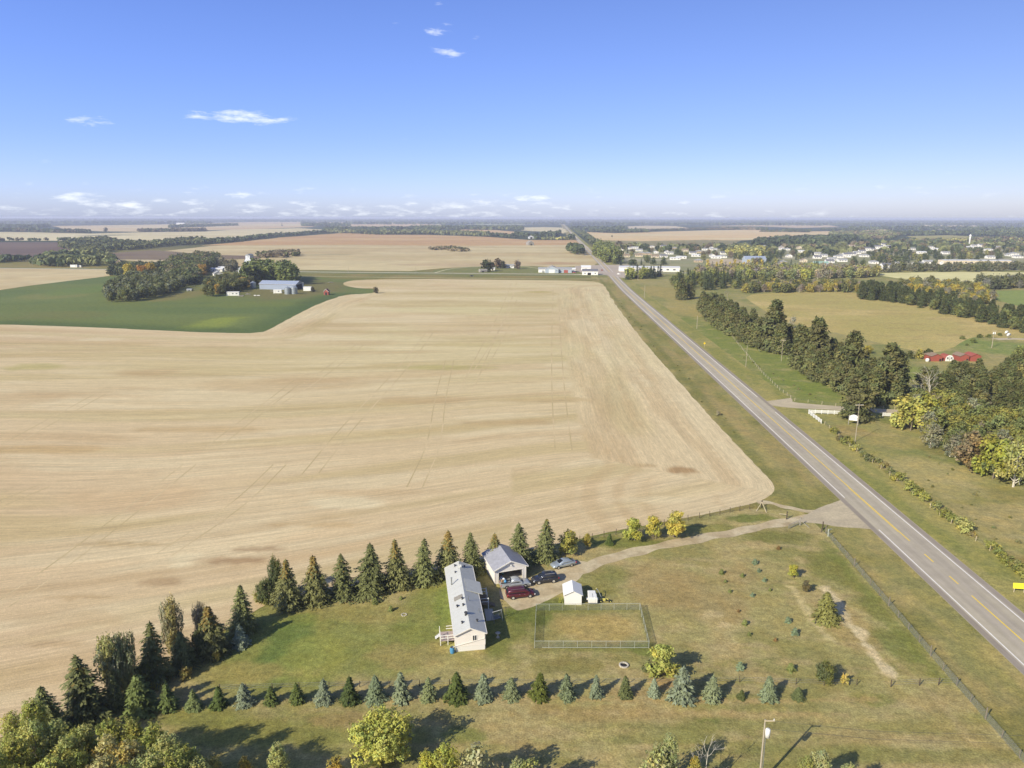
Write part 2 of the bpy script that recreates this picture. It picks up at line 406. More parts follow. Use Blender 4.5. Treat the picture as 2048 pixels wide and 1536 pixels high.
def paint_field(X, Y):
    fl = field_flow(X, Y); U, V = fl[:, 0], fl[:, 1]; n = len(X)
    dr = seg_dist(X, Y, fb[:12]); d = np.hypot(X, Y)
    c = np.tile(C_tan, (n, 1))
    c = mixc(c, C_straw, sm(Y, 170, 420) * .7 * sm(X + 420 - Y * .35, 0, 260))
    c = mixc(c, A(208, 182, 144), smf(X, Y, 120, 3, 2, .42, .62) * .6)
    c = mixc(c, A(208, 180, 144), sm(-X, -60, 160) * sm(300 - Y, 0, 200) * .6)
    c = mixc(c, C_pale, sm(fbm(V / 4.0, U, 14, 4, 21), .5, .68) * .5)
    c = mixc(c, C_dark, sm(fbm(V / 6.0, U * 1.0, 12, 4, 31), .52, .75) * .42)
    c = mixc(c, A(186, 166, 112), sm(fbm(V / 6.0, U, 22, 3, 41), .52, .7) * .4)
    c = mixc(c, C_pale, sm(dr, 40, 6) * .35)
    c = mixc(c, C_dark, ((dr > 8) & (dr < 46)) * sm(fbm(V / 12., dr * 1.6, 5, 3, 51), .45, .65) * .35)
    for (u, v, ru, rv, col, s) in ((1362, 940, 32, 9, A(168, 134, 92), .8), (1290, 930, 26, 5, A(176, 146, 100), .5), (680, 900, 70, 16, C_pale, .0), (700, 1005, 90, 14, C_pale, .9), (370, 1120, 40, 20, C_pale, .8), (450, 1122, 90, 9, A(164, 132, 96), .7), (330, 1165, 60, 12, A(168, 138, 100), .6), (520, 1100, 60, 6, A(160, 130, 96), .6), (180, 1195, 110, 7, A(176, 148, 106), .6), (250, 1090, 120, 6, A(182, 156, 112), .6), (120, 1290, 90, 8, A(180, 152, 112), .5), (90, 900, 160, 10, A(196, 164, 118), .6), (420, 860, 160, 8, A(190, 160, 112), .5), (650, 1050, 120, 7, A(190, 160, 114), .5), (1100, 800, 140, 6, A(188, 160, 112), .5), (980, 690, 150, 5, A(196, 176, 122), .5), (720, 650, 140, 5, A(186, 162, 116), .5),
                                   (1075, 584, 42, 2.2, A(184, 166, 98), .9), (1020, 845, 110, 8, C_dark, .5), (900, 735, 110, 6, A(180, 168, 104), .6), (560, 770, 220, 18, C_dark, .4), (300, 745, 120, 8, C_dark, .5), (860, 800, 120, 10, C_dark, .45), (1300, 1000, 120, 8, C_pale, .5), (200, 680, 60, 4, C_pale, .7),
                                   (60, 800, 120, 20, C_dark, .45), (760, 985, 160, 8, C_dark, .35), (140, 1240, 120, 20, C_dark, .35), (1190, 655, 8, 60, C_pale, .4), (60, 735, 70, 8, A(184, 172, 112), .7), (250, 1000, 200, 30, A(206, 176, 136), .6), (900, 620, 200, 8, C_straw, .6)):
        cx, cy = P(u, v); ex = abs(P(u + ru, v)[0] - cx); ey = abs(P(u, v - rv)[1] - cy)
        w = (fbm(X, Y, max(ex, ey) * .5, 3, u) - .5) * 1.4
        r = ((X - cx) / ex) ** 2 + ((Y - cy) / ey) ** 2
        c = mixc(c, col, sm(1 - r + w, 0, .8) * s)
    return c
sheet('stubble_field', FIELD, 2, paint_field, M_stub, jit=.5, div=125, smooth=1, flowf=field_flow, minS=.9, lim=1.1)

# ---- wheel tracks in the stubble
def paint_track(X, Y, o, s):
    f = smf(X, Y, 9, 3, 77, .38, .6)
    return mixc(np.tile(C_tan * 1.0, (len(X), 1)), A(192, 170, 128), f)
tracks = [[(1028, 566), (1014, 610), (990, 660), (965, 710), (930, 790)], [(1112, 575), (1112, 640), (1114, 720), (1118, 800), (1128, 900)], [(720, 690), (640, 755), (540, 815)], [(860, 665), (800, 745), (700, 850), (620, 950)], [(600, 760), (420, 900)],
          [(900, 720), (880, 800), (870, 890), (830, 975)], [(380, 930), (210, 1065), (90, 1155), (0, 1215)], [(200, 790), (0, 900)], [(560, 930), (480, 1010), (330, 1110)], [(120, 960), (0, 1010)], [(1040, 600), (985, 700), (960, 740)]]
tr_root = link('wheel_tracks', None); tag(tr_root, kind='structure')
for t in tracks:
    tw = smooth_poly([P(*q) for q in t], 2, False)
    d = np.hypot(*tw[0]) * .5 + np.hypot(*tw[-1]) * .5
    w = .14 + d / 8000
    for off in (-1.3, 1.3):
        strip('wheel_track', tw, off * (1 + d / 500) - w, off * (1 + d / 500) + w, 3, paint_track, M_gravel, 2, None, 'structure', tr_root)

# ---- lawns and paddock (one sheet south of the field)
LAWN = pp([(1605, 1020), (1500, 1016), (1400, 1033), (1300, 1053), (1200, 1072), (1100, 1095), (1000, 1116), (870, 1143), (760, 1163), (640, 1187), (540, 1208), (450, 1266), (330, 1334), (200, 1390), (90, 1449), (-60, 1504), ('w', -120, 50), ('w', -60, 30), ('w', 75, 30), ('w', 63, 60), (2052, 1525), (1648, 1064)])
def blob(X, Y, u, v, ru, rv, ragged=.8, lo=0., hi=.7):
    cx, cy = P(u, v); ex = abs(P(u + ru, v)[0] - cx); ey = abs(P(u, v - rv)[1] - cy)
    w = (fbm(X, Y, max(min(ex, ey), .8) * .9, 3, u * .37) - .5) * 2 * ragged
    return sm(1 - ((X - cx) / ex) ** 2 - ((Y - cy) / ey) ** 2 + w, lo, hi)
def paint_lawn(X, Y):
    n = len(X); c = np.tile(A(163, 152, 100), (n, 1))
    c = mixc(c, A(174, 158, 112), smf(X, Y, 9, 4, 1, .42, .62) * .8)
    c = mixc(c, A(138, 134, 80), smf(X, Y, 14, 4, 2, .45, .62) * .7)
    c = mixc(c, A(174, 156, 112), sm(fbm(X / 2.5, Y, 2.2, 4, 3), .56, .72) * .7)
    # strips: mown swathes running east-west in the south part
    sw = sm(fbm(X / 9, Y, 1.6, 3, 4), .45, .65) * sm(Y, 84, 80)
    c = mixc(c, A(170, 150, 104), sw * .6)
    c = mixc(c, A(134, 132, 76), sm(fbm(X / 8, Y, 2.4, 3, 5), .52, .66) * sm(Y, 86, 80) * .7)
    for (u, v, ru, rv, col, s) in ((620, 1290, 330, 95, A(124, 128, 66), .85), (575, 1300, 70, 62, A(96, 114, 58), .8), (640, 1310, 90, 50, A(138, 140, 72), .7), (860, 1230, 90, 60, A(120, 124, 64), .8), (905, 1190, 40, 60, A(106, 118, 58), .8), (700, 1225, 160, 26, A(146, 134, 82), .6), (590, 1245, 50, 20, A(104, 122, 58), .6),
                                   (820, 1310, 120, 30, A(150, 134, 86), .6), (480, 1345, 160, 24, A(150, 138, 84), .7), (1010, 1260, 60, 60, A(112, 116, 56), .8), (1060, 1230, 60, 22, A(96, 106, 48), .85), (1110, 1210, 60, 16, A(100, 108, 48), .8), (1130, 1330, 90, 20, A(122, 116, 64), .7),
                                   (1180, 1180, 60, 16, A(120, 116, 62), .8), (1230, 1150, 50, 20, A(124, 122, 68), .7), (1180, 1255, 105, 36, A(168, 146, 92), .75), (1200, 1285, 60, 10, A(160, 138, 90), .5), (1230, 1085, 150, 14, A(116, 118, 58), .85), (1400, 1058, 120, 10, A(124, 122, 62), .7), (1500, 1036, 60, 10, A(110, 116, 56), .9),
                                   (1330, 1170, 90, 50, A(156, 136, 92), .7), (1420, 1200, 120, 60, A(148, 130, 86), .6), (1560, 1075, 90, 18, A(112, 112, 56), .8), (1660, 1130, 50, 40, A(116, 116, 58), .8), (1740, 1200, 50, 40, A(126, 122, 66), .7), (1790, 1290, 60, 40, A(110, 116, 58), .8),
                                   (1690, 1250, 60, 60, A(160, 138, 92), .6), (1840, 1330, 60, 30, A(128, 124, 66), .6), (1740, 1395, 60, 16, A(118, 120, 60), .7), (1900, 1400, 90, 30, A(158, 142, 96), .8), (1930, 1460, 90, 40, A(150, 136, 86), .7), (1500, 1430, 200, 10, A(172, 150, 104), .5), (1200, 1425, 200, 20, A(152, 132, 86), .7),
                                   (600, 1460, 240, 40, A(126, 124, 66), .8), (700, 1440, 120, 16, A(150, 128, 88), .6), (400, 1440, 120, 24, A(122, 122, 62), .7), (930, 1470, 50, 20, A(104, 114, 52), .6), (1420, 1440, 40, 6, A(100, 108, 50), .6), (1260, 1385, 60, 10, A(160, 136, 92), .6), (1330, 1365, 40, 14, A(170, 140, 100), .7),
                                   (1480, 1150, 60, 30, A(156, 136, 94), .5), (1425, 1230, 26, 12, A(182, 164, 122), .8), (1450, 1250, 14, 6, A(186, 168, 128), .7), (1520, 1090, 36, 10, A(176, 156, 112), .7), (1300, 1300, 40, 14, A(108, 116, 56), .8), (1605, 1120, 20, 8, A(170, 150, 108), .6)):
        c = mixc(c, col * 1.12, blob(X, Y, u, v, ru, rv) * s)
    for path, w0, col, s in (([(1652, 1175), (1672, 1200), (1700, 1245), (1718, 1262), (1740, 1300), (1758, 1320), (1785, 1355)], 1.0, A(206, 188, 150), 1.0), ([(1585, 1175), (1605, 1205), (1630, 1240), (1655, 1275)], .8, A(196, 180, 132), .95), ([(1430, 1330), (1100, 1372), (700, 1385)], .0, C_drygrass, 0),
                             ([(1950, 1490), (1880, 1400), (1800, 1330)], .5, A(174, 156, 112), .5), ([(1000, 1395), (1300, 1400), (1600, 1402), (1750, 1396)], .5, A(176, 152, 106), .6), ([(1100, 1425), (1400, 1424), (1700, 1428)], .35, A(180, 158, 112), .6), ([(1650, 1085), (1760, 1220), (1880, 1350)], 1.6, A(116, 122, 58), .6),
                             ([(1010, 1200), (1030, 1190), (1010, 1250), (990, 1330)], .0, C_green, 0)):
        if not s: continue
        d = seg_dist(X, Y, [P(*q) for q in path]) + (fbm(X, Y, 1.6, 3, 8) - .5) * 1.6 * w0 * 1.6
        c = mixc(c, col, sm(d, w0 * 1.25, w0 * .5) * s)
    c = c * (1 + .05 * np.sin((X * .25 + Y) * 3.4) * smf(X, Y, 10, 2, 91, .4, .6) * sm(Y, 78, 92))[:, None]
    dkn = seg_dist(X, Y, pp([(1072, 1300), (1302, 1296), (1287, 1220), (1073, 1222)]), True)
    c = mixc(c, A(112, 114, 56), sm(dkn, 1.3, .2) * .5)
    return c
sheet('lawn', LAWN, 1, paint_lawn, M_grass, jit=.35, div=170, minS=.55)

# ---- green crop field and farmyard meadow at left
GREEN = pp([('w', -1100, 560), (0, 583), (60, 573), (140, 563), (222, 553), (300, 552), (400, 560), (600, 553), (712, 560), (690, 566), (688, 571), (702, 575), (760, 580), (740, 588), (690, 590), (640, 607), (600, 627), (560, 648), (542, 658), (520, 667), (440, 667), (300, 661), (160, 655), (0, 650), ('w', -900, 430)])
def paint_green(X, Y):
    n = len(X); c = np.tile(A(114, 126, 70), (n, 1))
    c = mixc(c, A(112, 122, 64), smf(X / 3, Y, 40, 4, 1) * .8)
    c = mixc(c, A(100, 116, 64), smf(X / 3, Y, 60, 4, 2) * .8)
    for (u, v, ru, rv, col, s) in ((435, 648, 62, 15, A(138, 148, 66), .95), (90, 595, 70, 10, A(132, 132, 78), .7), (400, 575, 90, 22, A(122, 122, 72), .8), (600, 575, 110, 20, A(124, 116, 72), .85), (380, 590, 40, 14, A(134, 124, 74), .7), (100, 632, 120, 10, A(120, 118, 68), .5), (500, 610, 140, 8, A(116, 126, 62), .7),
                                   (180, 580, 60, 12, A(110, 128, 64), .7), (640, 600, 60, 10, A(100, 108, 58), .6)):
        c = mixc(c, col, blob(X, Y, u, v, ru, rv) * s)
    de = seg_dist(X, Y, fl_edge)
    return mixc(c, A(74, 96, 52), sm(de, 26, 6) * .6)
sheet('green_field', GREEN, 1, paint_green, M_grass, jit=.6, div=110, smooth=0, lim=1.1)

# ---- far and middle-distance fields
def simple(name, px, layer, base, alts=(), jit=1.0, mat=None, div=70, ell=()):
    def pf(X, Y):
        c = np.tile(base, (len(X), 1)); s = max(20, np.hypot(X, Y).mean() / 20)
        for i, (col, amt) in enumerate(alts): c = mixc(c, col, smf(X / 3, Y, s, 4, 13 * i + px[0][-1]) * amt)
        for (u, v, ru, rv, col, a) in ell: c = mixc(c, col, blob(X, Y, u, v, ru, rv) * a)
        return c
    return sheet(name, pp(px), layer, pf, mat or M_far, jit=jit, div=div, minS=2)
T1 = A(210, 191, 148); T2 = A(220, 205, 164); T3 = A(199, 179, 134)
simple('west_stubble', [(-40, 537.5), (226, 540), (222, 553), (140, 563), (60, 573), (-40, 588)], 2, T1, ((T2, .6), (C_dark, .4)))
simple('brown_stubble', [(230, 520), (330, 503), (420, 493), (520, 489), (700, 487), (900, 489), (1090, 487), (1168, 487), (1182, 500), (1196, 518), (1192, 532), (1060, 535), (980, 532), (880, 537), (820, 542.5), (600, 540.5), (430, 538)], 2, T3, ((A(212, 194, 152), .8), (A(192, 166, 124), .5)), ell=((650, 510, 60, 2, A(176, 160, 120), .8), (1120, 527, 60, 3.5, A(184, 148, 112), .8), (880, 530, 120, 3, A(186, 160, 126), .6)))
simple('orange_stubble', [(400, 492), (470, 486), (560, 476), (640, 470), (690, 466), (760, 470), (860, 470), (980, 474), (1060, 480), (1150, 480), (1172, 489), (1090, 490.5), (900, 492), (700, 490), (520, 491.5)], 3, C_orange, ((A(206, 174, 126), .8), (A(190, 148, 102), .6)))
simple('dark_plough', [(0, 486), (120, 486), (160, 496), (150, 510), (60, 516), (-40, 522), (-40, 486)], 2, C_soil, ((A(124, 104, 88), .7),))
simple('plough_strip', [(215, 508), (300, 502), (345, 504), (430, 511), (520, 513), (520, 518), (430, 521), (330, 521), (220, 520)], 4, A(124, 104, 86), ((A(136, 118, 92), .7),))
simple('pale_stubble', [(-60, 465), (60, 466), (180, 468.5), (270, 466), (410, 464), (470, 460), (600, 457), (650, 460), (560, 470), (470, 480), (380, 487), (260, 488), (110, 483), (-60, 483)], 2, T2, ((T3, .5),), ell=((215, 472, 40, 1.8, A(130, 126, 96), .9),))
simple('northwest_stubble', [(100, 453.5), (300, 450.5), (500, 445), (640, 443.5), (700, 446), (620, 455), (480, 460), (300, 465), (200, 464), (130, 460)], 2, A(206, 176, 136), ((T2, .7),), ell=((480, 461, 60, 1, A(150, 140, 104), .8), (230, 459, 40, 1, A(214, 168, 120), .7)))
simple('pink_stubble', [(600, 445), (700, 444), (860, 447), (875, 453), (700, 455), (620, 452)], 2, A(208, 178, 140), ((T1, .5),))
simple('middle_stubble', [(895, 462), (930, 459), (990, 460), (1040, 464), (1046, 468), (960, 470), (900, 468)], 2, A(206, 168, 120), ((T1, .4),))
simple('north_stubble', [(1040, 455), (1090, 454), (1126, 455), (1134, 463), (1128, 467), (1100, 464), (1040, 461)], 2, T2, ((T3, .5),))
simple('pale_strip', [(820, 452), (880, 449), (890, 456), (850, 459)], 2, T2)
simple('far_strip', [(930, 445.5), (1030, 446), (1070, 449), (1000, 450.5), (935, 450)], 2, A(168, 172, 140))
simple('east_stubble', [(1156, 463), (1230, 466), (1300, 463.5), (1420, 460), (1500, 458.5), (1600, 462), (1700, 461), (1790, 456), (1780, 462), (1700, 468), (1600, 474), (1480, 480), (1360, 480), (1280, 482), (1190, 480)], 2, A(222, 192, 144), ((T2, .7), (A(214, 180, 128), .5)))
simple('olive_strip', [(1190, 480.5), (1280, 482), (1420, 479), (1480, 480.5), (1450, 496), (1240, 496), (1200, 488)], 2, A(142, 132, 92), ((A(158, 146, 100), .6),))
simple('northeast_stubble', [(1255, 452.5), (1290, 451), (1350, 451.5), (1380, 456), (1300, 458), (1260, 457.5)], 2, A(210, 190, 154))
simple('northeast_strip', [(1400, 452), (1520, 449), (1660, 449.5), (1680, 453), (1600, 455), (1520, 452)], 2, A(206, 180, 144))
simple('northeast_field', [(1845, 448.5), (1930, 447), (1960, 451), (1940, 456), (1860, 458), (1840, 455)], 2, A(214, 188, 146), ((T2, .6),))
simple('town_meadow', [(1812, 471), (1900, 469), (1970, 473), (1950, 480), (1840, 480)], 2, A(160, 152, 92), ((A(176, 164, 104), .6),))
simple('northeast_corner', [(2020, 467), (2060, 466), (2060, 473), (2024, 472)], 2, A(212, 188, 150))
for q in ((300, 441.5, 60, 1.2), (560, 440.6, 50, .8), (120, 443, 60, 1.3), (760, 441.5, 50, .8), (900, 442, 40, .8), (1180, 444, 50, .9), (1320, 445, 60, .8), (1480, 444, 60, .7), (1680, 445.5, 90, .8), (1900, 443.5, 80, .8), (1030, 441, 60, .6), (290, 446, 12, 1.5)):
    simple('distant_field', [(q[0] - q[2], q[1]), (q[0], q[1] - q[3]), (q[0] + q[2], q[1]), (q[0] + q[2] * .4, q[1] + q[3]), (q[0] - q[2] * .6, q[1] + q[3] * .8)], 1, A(200, 182, 150), (), 0, None, 30)

# ---- ground east of the highway
EAST = pp([('w', 90, -50), ('w', 96, 60), (2060, 1260), (1800, 1010), (1640, 880), (1570, 825), (1500, 775), (1400, 690), (1330, 625), (1262, 560), (1290, 540), (1500, 530), (2100, 540), ('w', 1400, 700), ('w', 1100, 300), ('w', 900, -50)])
def paint_east(X, Y):
    n = len(X); c = np.tile(A(150, 146, 90), (n, 1))
    c = mixc(c, A(166, 154, 104), smf(X, Y, 18, 4, 1) * .7); c = mixc(c, A(128, 134, 76), smf(X, Y, 22, 4, 6, .48, .64) * .7)
    dr = X - np.interp(Y, hy, hx)
    fr = sm(dr, 22, 10); c = mixc(c, A(146, 140, 80), fr * .8 * sm(Y, 260, 180)); 
    for (u, v, ru, rv, col, s) in ((1470, 690, 150, 60, A(118, 128, 62), .9), (1600, 760, 80, 30, A(116, 128, 60), .85), (1390, 620, 60, 20, A(160, 146, 90), .8), (1330, 585, 60, 16, A(156, 142, 86), .8), (1440, 640, 30, 10, A(110, 120, 60), .7), (1840, 940, 130, 40, A(164, 152, 102), .9), (1950, 1030, 120, 50, A(160, 146, 98), .9),
                                   (1790, 880, 70, 20, A(150, 140, 88), .8), (1900, 900, 70, 16, A(126, 118, 70), .7), (1700, 860, 50, 14, A(150, 132, 84), .8), (2000, 1120, 90, 30, A(128, 114, 66), .8), (1880, 1040, 60, 20, A(122, 116, 66), .7), (1960, 1000, 70, 10, A(122, 124, 68), .6), (2030, 990, 60, 20, A(136, 126, 72), .6), (1780, 840, 40, 10, A(110, 116, 60), .7),
                                   (1980, 690, 90, 20, A(124, 136, 72), .9), (1960, 735, 90, 10, A(146, 142, 86), .7), (1780, 740, 100, 16, A(128, 138, 70), .8), (1480, 548, 140, 8, A(150, 152, 96), .8), (1960, 745, 40, 5, A(170, 154, 112), .8)):
        c = mixc(c, col * 1.12, blob(X, Y, u, v, ru, rv) * s)
    c = mixc(c, A(178, 164, 118), sm(fbm(X / 1.5, Y, 3, 4, 3), .6, .74) * .5)
    return c
sheet('pasture', EAST, 1, paint_east, M_rough, jit=0, div=120, minS=.9, lim=.95)
HAY = pp([(1482, 590), (1560, 584), (1720, 583), (1790, 592), (1860, 604), (1960, 630), (2060, 655), (2100, 690), (1990, 672), (1940, 672), (1900, 700), (1850, 706), (1780, 690), (1700, 670), (1620, 655), (1560, 640), (1520, 615)])
def paint_hay(X, Y):
    n = len(X); c = np.tile(A(196, 176, 118), (n, 1))
    c = mixc(c, A(182, 164, 104), smf(X / 2, Y, 22, 4, 1) * .8); c = mixc(c, A(172, 162, 96), smf(X / 2, Y, 40, 3, 2) * .6)
    return mixc(c, A(168, 150, 98), sm(fbm(X / 3, Y, 5, 4, 3), .6, .7) * .6)
sheet('hay_field', HAY, 2, paint_hay, M_grass, jit=.6, div=110, smooth=1)
simple('straw_field', [(1755, 545.5), (1860, 543), (2000, 542), (2070, 544), (2070, 561), (1960, 562), (1860, 562), (1800, 556), (1760, 550)], 2, A(222, 212, 156), ((A(208, 200, 140), .6),), .5)
simple('straw_strip', [(1500, 565), (1600, 562), (1722, 561), (1722, 566), (1600, 568), (1500, 570)], 2, A(214, 200, 148))
simple('clover_field', [(1955, 582), (2070, 578), (2070, 618), (2020, 606), (1980, 594)], 2, A(140, 152, 84), ((A(124, 140, 76), .6),), .5, M_grass)
simple('sports_ground', [(1410, 518), (1500, 516), (1510, 527), (1460, 529), (1415, 527)], 3, A(196, 178, 150), ((A(180, 160, 134), .4),))
simple('town_lots', [(1215, 500), (1500, 488), (2060, 490), (2060, 540), (1500, 536), (1240, 545)], 2, A(158, 152, 116), ((A(136, 138, 94), .7), (A(188, 180, 160), .5)), 0)

# ---- west verge of the highway, with its tufted ditch
def paint_verge(X, Y, o, s):
    n = len(X); c = np.tile(A(164, 152, 100), (n, 1))
    c = mixc(c, A(144, 140, 84), smf(X, Y / 3, 7, 4, 1) * .8); c = mixc(c, A(162, 144, 98), smf(X, Y / 3, 5, 3, 5) * .6)
    c = mixc(c, A(112, 116, 58), sm(o, -24, -15) * sm(-o, 8, 15) * .0 + sm(np.abs(o + 17), 3, .5) * .5)
    c = mixc(c, A(116, 118, 60), smf(X, Y, 12, 3, 9, .5, .62) * .6)
    return c
strip('verge', HWs[2:], -26, -4.5, .6, paint_verge, M_rough, 30)
strip('verge', HWs[2:], 4.5, 15, 1.5, lambda X, Y, o, s: mixc(np.tile(A(160, 152, 94), (len(X), 1)), A(136, 138, 74), smf(X, Y / 3, 6, 4, 3) * .8), M_rough, 12)
# range road and its ditch, west of the junction
RR = pp([(-200, 537), (0, 538.3), (300, 541), (640, 544.8), (1000, 547.6), (1215, 549.5)])
strip('ditch_grass', RR, -16, 26, 1.7, lambda X, Y, o, s: mixc(np.tile(A(116, 122, 74), (len(X), 1)), A(142, 138, 88), smf(X / 4, Y, 10, 3, 3) * .7), M_grass, 10)
strip('gravel_road', RR, -4.5, 3.5, 5, lambda X, Y, o, s: mixc(np.tile(A(208, 200, 180), (len(X), 1)), C_gravel, smf(X / 5, Y, 6, 3, 3) * .6), M_gravel, 4)
TRK = pp([(560, 552), (700, 554.5), (900, 556.5), (1100, 558), (1215, 557.5)])
strip('farm_track', TRK, -2, 2, 5, lambda X, Y, o, s: np.tile(A(190, 184, 146), (len(X), 1)), M_gravel, 3)
strip('farm_track', smooth_poly(pp([(870, 546), (900, 537.5), (960, 533), (1040, 531), (1080, 538), (1160, 539)]), 2, False), -1.6, 1.6, 6, lambda X, Y, o, s: np.tile(A(196, 188, 150), (len(X), 1)), M_gravel, 3)
YARD = pp([(870, 540), (960, 533), (1060, 532), (1190, 538), (1200, 548), (860, 546)])
sheet('roadside_meadow', YARD, 3, lambda X, Y: mixc(np.tile(A(124, 128, 74), (len(X), 1)), A(142, 136, 86), smf(X, Y, 12, 3, 3) * .6), M_grass, jit=.6, div=90, minS=2)
simple('junction_apron', [(1150, 532), (1195, 530), (1260, 529), (1262, 540), (1250, 556), (1225, 553), (1205, 549), (1170, 548), (1150, 541)], 5, A(190, 174, 160), ((A(176, 162, 150), .5),), .3, M_gravel)
strip('town_road', pp([(1235, 541), (1300, 546), (1420, 545), (1520, 543)]), -5, 5, 6, lambda X, Y, o, s: np.tile(A(168, 162, 152), (len(X), 1)), M_asph, 3)

# ---- driveway, side road, yard gravel
def paint_gravel(X, Y, *a):
    c = np.tile(A(194, 174, 142), (len(X), 1)); c = mixc(c, A(208, 192, 162), smf(X, Y, 3, 4, 1) * .8)
    return mixc(c, A(166, 146, 114), smf(X, Y, 2, 3, 7, .52, .68) * .6)
DRV = smooth_poly(pp([(1030, 1178), (1080, 1172), (1130, 1152), (1180, 1131), (1240, 1111), (1320, 1091), (1420, 1074), (1520, 1053), (1590, 1040), (1640, 1030), (1700, 1030)]), 2, False)
strip('driveway', DRV, lambda s: -1.5 - .25 * np.sin(s * .7) - .2 * np.sin(s * .29 + 1), lambda s: 1.5 + .25 * np.sin(s * .5) + .2 * np.sin(s * .9), 3, paint_gravel, M_gravel, 7, .6)
DYARD = pp([(1008, 1168), (1020, 1162), (1060, 1158), (1100, 1145), (1142, 1118), (1180, 1124), (1210, 1122), (1165, 1148), (1150, 1172), (1115, 1190), (1085, 1205), (1055, 1220), (1030, 1222), (1015, 1208), (1003, 1195), (996, 1180)])
sheet('gravel_yard', DYARD, 2, lambda X, Y: paint_gravel(X, Y), M_gravel, jit=.5, smooth=2, div=200, minS=.5)
APR = pp([(1600, 1036), (1640, 1014), (1680, 1001), (1695, 994), (1740, 1030), (1800, 1062), (1735, 1056), (1680, 1053), (1640, 1046), (1605, 1044)])
def paint_apron(X, Y, *a):
    c = np.tile(A(196, 180, 154), (len(X), 1)); c = mixc(c, A(206, 190, 162), smf(X, Y, 4, 4, 1) * .7)
    return mixc(c, A(178, 164, 144), sm(fbm(X / 5, Y, 1, 3, 7), .45, .65) * .5)
sheet('gravel_apron', APR, 3.4, paint_apron, M_gravel, jit=.25, smooth=1, div=200, minS=.5)
strip('field_entry', smooth_poly(pp([(1515, 1003), (1545, 1005), (1580, 1016), (1620, 1022), (1660, 1024)]), 2, False), lambda s: -.9 - .3 * np.sin(s), lambda s: .9 + .3 * np.sin(s * 1.3), 3, paint_gravel, M_gravel, 5, .6)
SR = smooth_poly(pp([(1546, 800), (1575, 809), (1640, 813), (1780, 822), (1900, 826), (2000, 790)]), 2, False)
strip('side_road', SR, lambda s: -2.9 - 6 * np.exp(-s / 7), lambda s: 2.9 + 6 * np.exp(-s / 6), 2.5, paint_apron, M_asph, 6, 1.5)
strip('farm_lane', pp([(1990, 677), (2030, 676), (2070, 678)]), -3, 3, 4, paint_apron, M_gravel, 4)
simple('pond', [(1975, 742), (1995, 738), (2015, 744), (2008, 752), (1985, 751)], 5, A(96, 108, 124), (), 0, M_asph, 100)

# ---- the highway itself: shoulders, lanes, lines
def paint_asph(X, Y, o, s):
    n = len(X); c = np.tile(A(190, 178, 158), (n, 1)); ao = np.abs(o)
    c = mixc(c, A(156, 144, 132), sm(ao, 4.15, 4.4)); c = mixc(c, A(194, 182, 168), sm(np.abs(ao - 1.1), .6, .1) * .4 + sm(np.abs(ao - 2.9), .6, .1) * .4)
    c = mixc(c, A(186, 172, 150), sm(ao, 5.25, 5.6) * .9)
    c = mixc(c, A(170, 158, 150), smf(X, Y / 6, 3, 3, 4) * .35)
    k1 = np.floor(Y / 47).astype(int) * 7 + (o > 0) * 3; c = c * (1 + .10 * (_perm[k1 % 256, 11] - .5) * (np.abs(o) < 3.7))[:, None]
    c = mixc(c, A(152, 142, 134), sm(np.abs(np.abs(o) - 1.9), .9, .2) * .22)
    x1, y1 = P(1815, 1092); r = ((X - x1) / 2.2) ** 2 + ((Y - y1) / .45) ** 2
    c = mixc(c, A(120, 112, 108), sm(1.2 - r + (fbm(X, Y, .8, 3) - .5) * 2, 0, .7) * .7)
    return c
strip('highway', HWs, -5.5, 5.5, 4, paint_asph, M_asph, 41, None)
M_white = plain('road_paint_white', L3(236, 230, 222), .8, 0, .1, .8); M_yel = plain('road_paint_yellow', L3(240, 205, 78), .8, 0, .12, .8)
def sub(y0, y1): return [(road_x(y), y) for y in np.arange(y0, y1, 8 if y1 < 500 else 25)] + [(road_x(y1), y1)]
def Yp(u, v): return P(u, v)[1]
no = lambda X, Y, o, s: np.ones((len(X), 3))
lw = lambda s: .085 + 0 * s
def line(name, y0, y1, off, mat, w=.11):
    pts = sub(y0, y1)
    d0 = y0
    strip(name, pts, lambda s: off - w * (1 + (d0 + s) / 900), lambda s: off + w * (1 + (d0 + s) / 900), 5.2, no, mat)
line('edge_line', 40, Yp(1759, 1059), -3.85, M_white); line('edge_line', Yp(1693, 995), 820, -3.85, M_white)
line('edge_line', 40, Yp(1555.7, 823), 3.85, M_white); line('edge_line', Yp(1521, 793), 820, 3.85, M_white)
line('edge_line', 880, 3400, -3.85, M_white); line('edge_line', 880, 3400, 3.85, M_white)
line('centre_line', 40, Yp(1942, 1190), 0.05, M_yel)
line('centre_line', Yp(1917, 1167), Yp(1899, 1151), 0.0, M_yel); line('centre_line', Yp(1867, 1123), Yp(1851, 1107), 0.0, M_yel)
line('centre_line', Yp(1821, 1081), 820, 0.0, M_yel); line('centre_line', 880, 3400, 0.0, M_yel)
line('centre_line', Yp(1800, 1063), Yp(1700, 974), -.3, M_yel, .06)
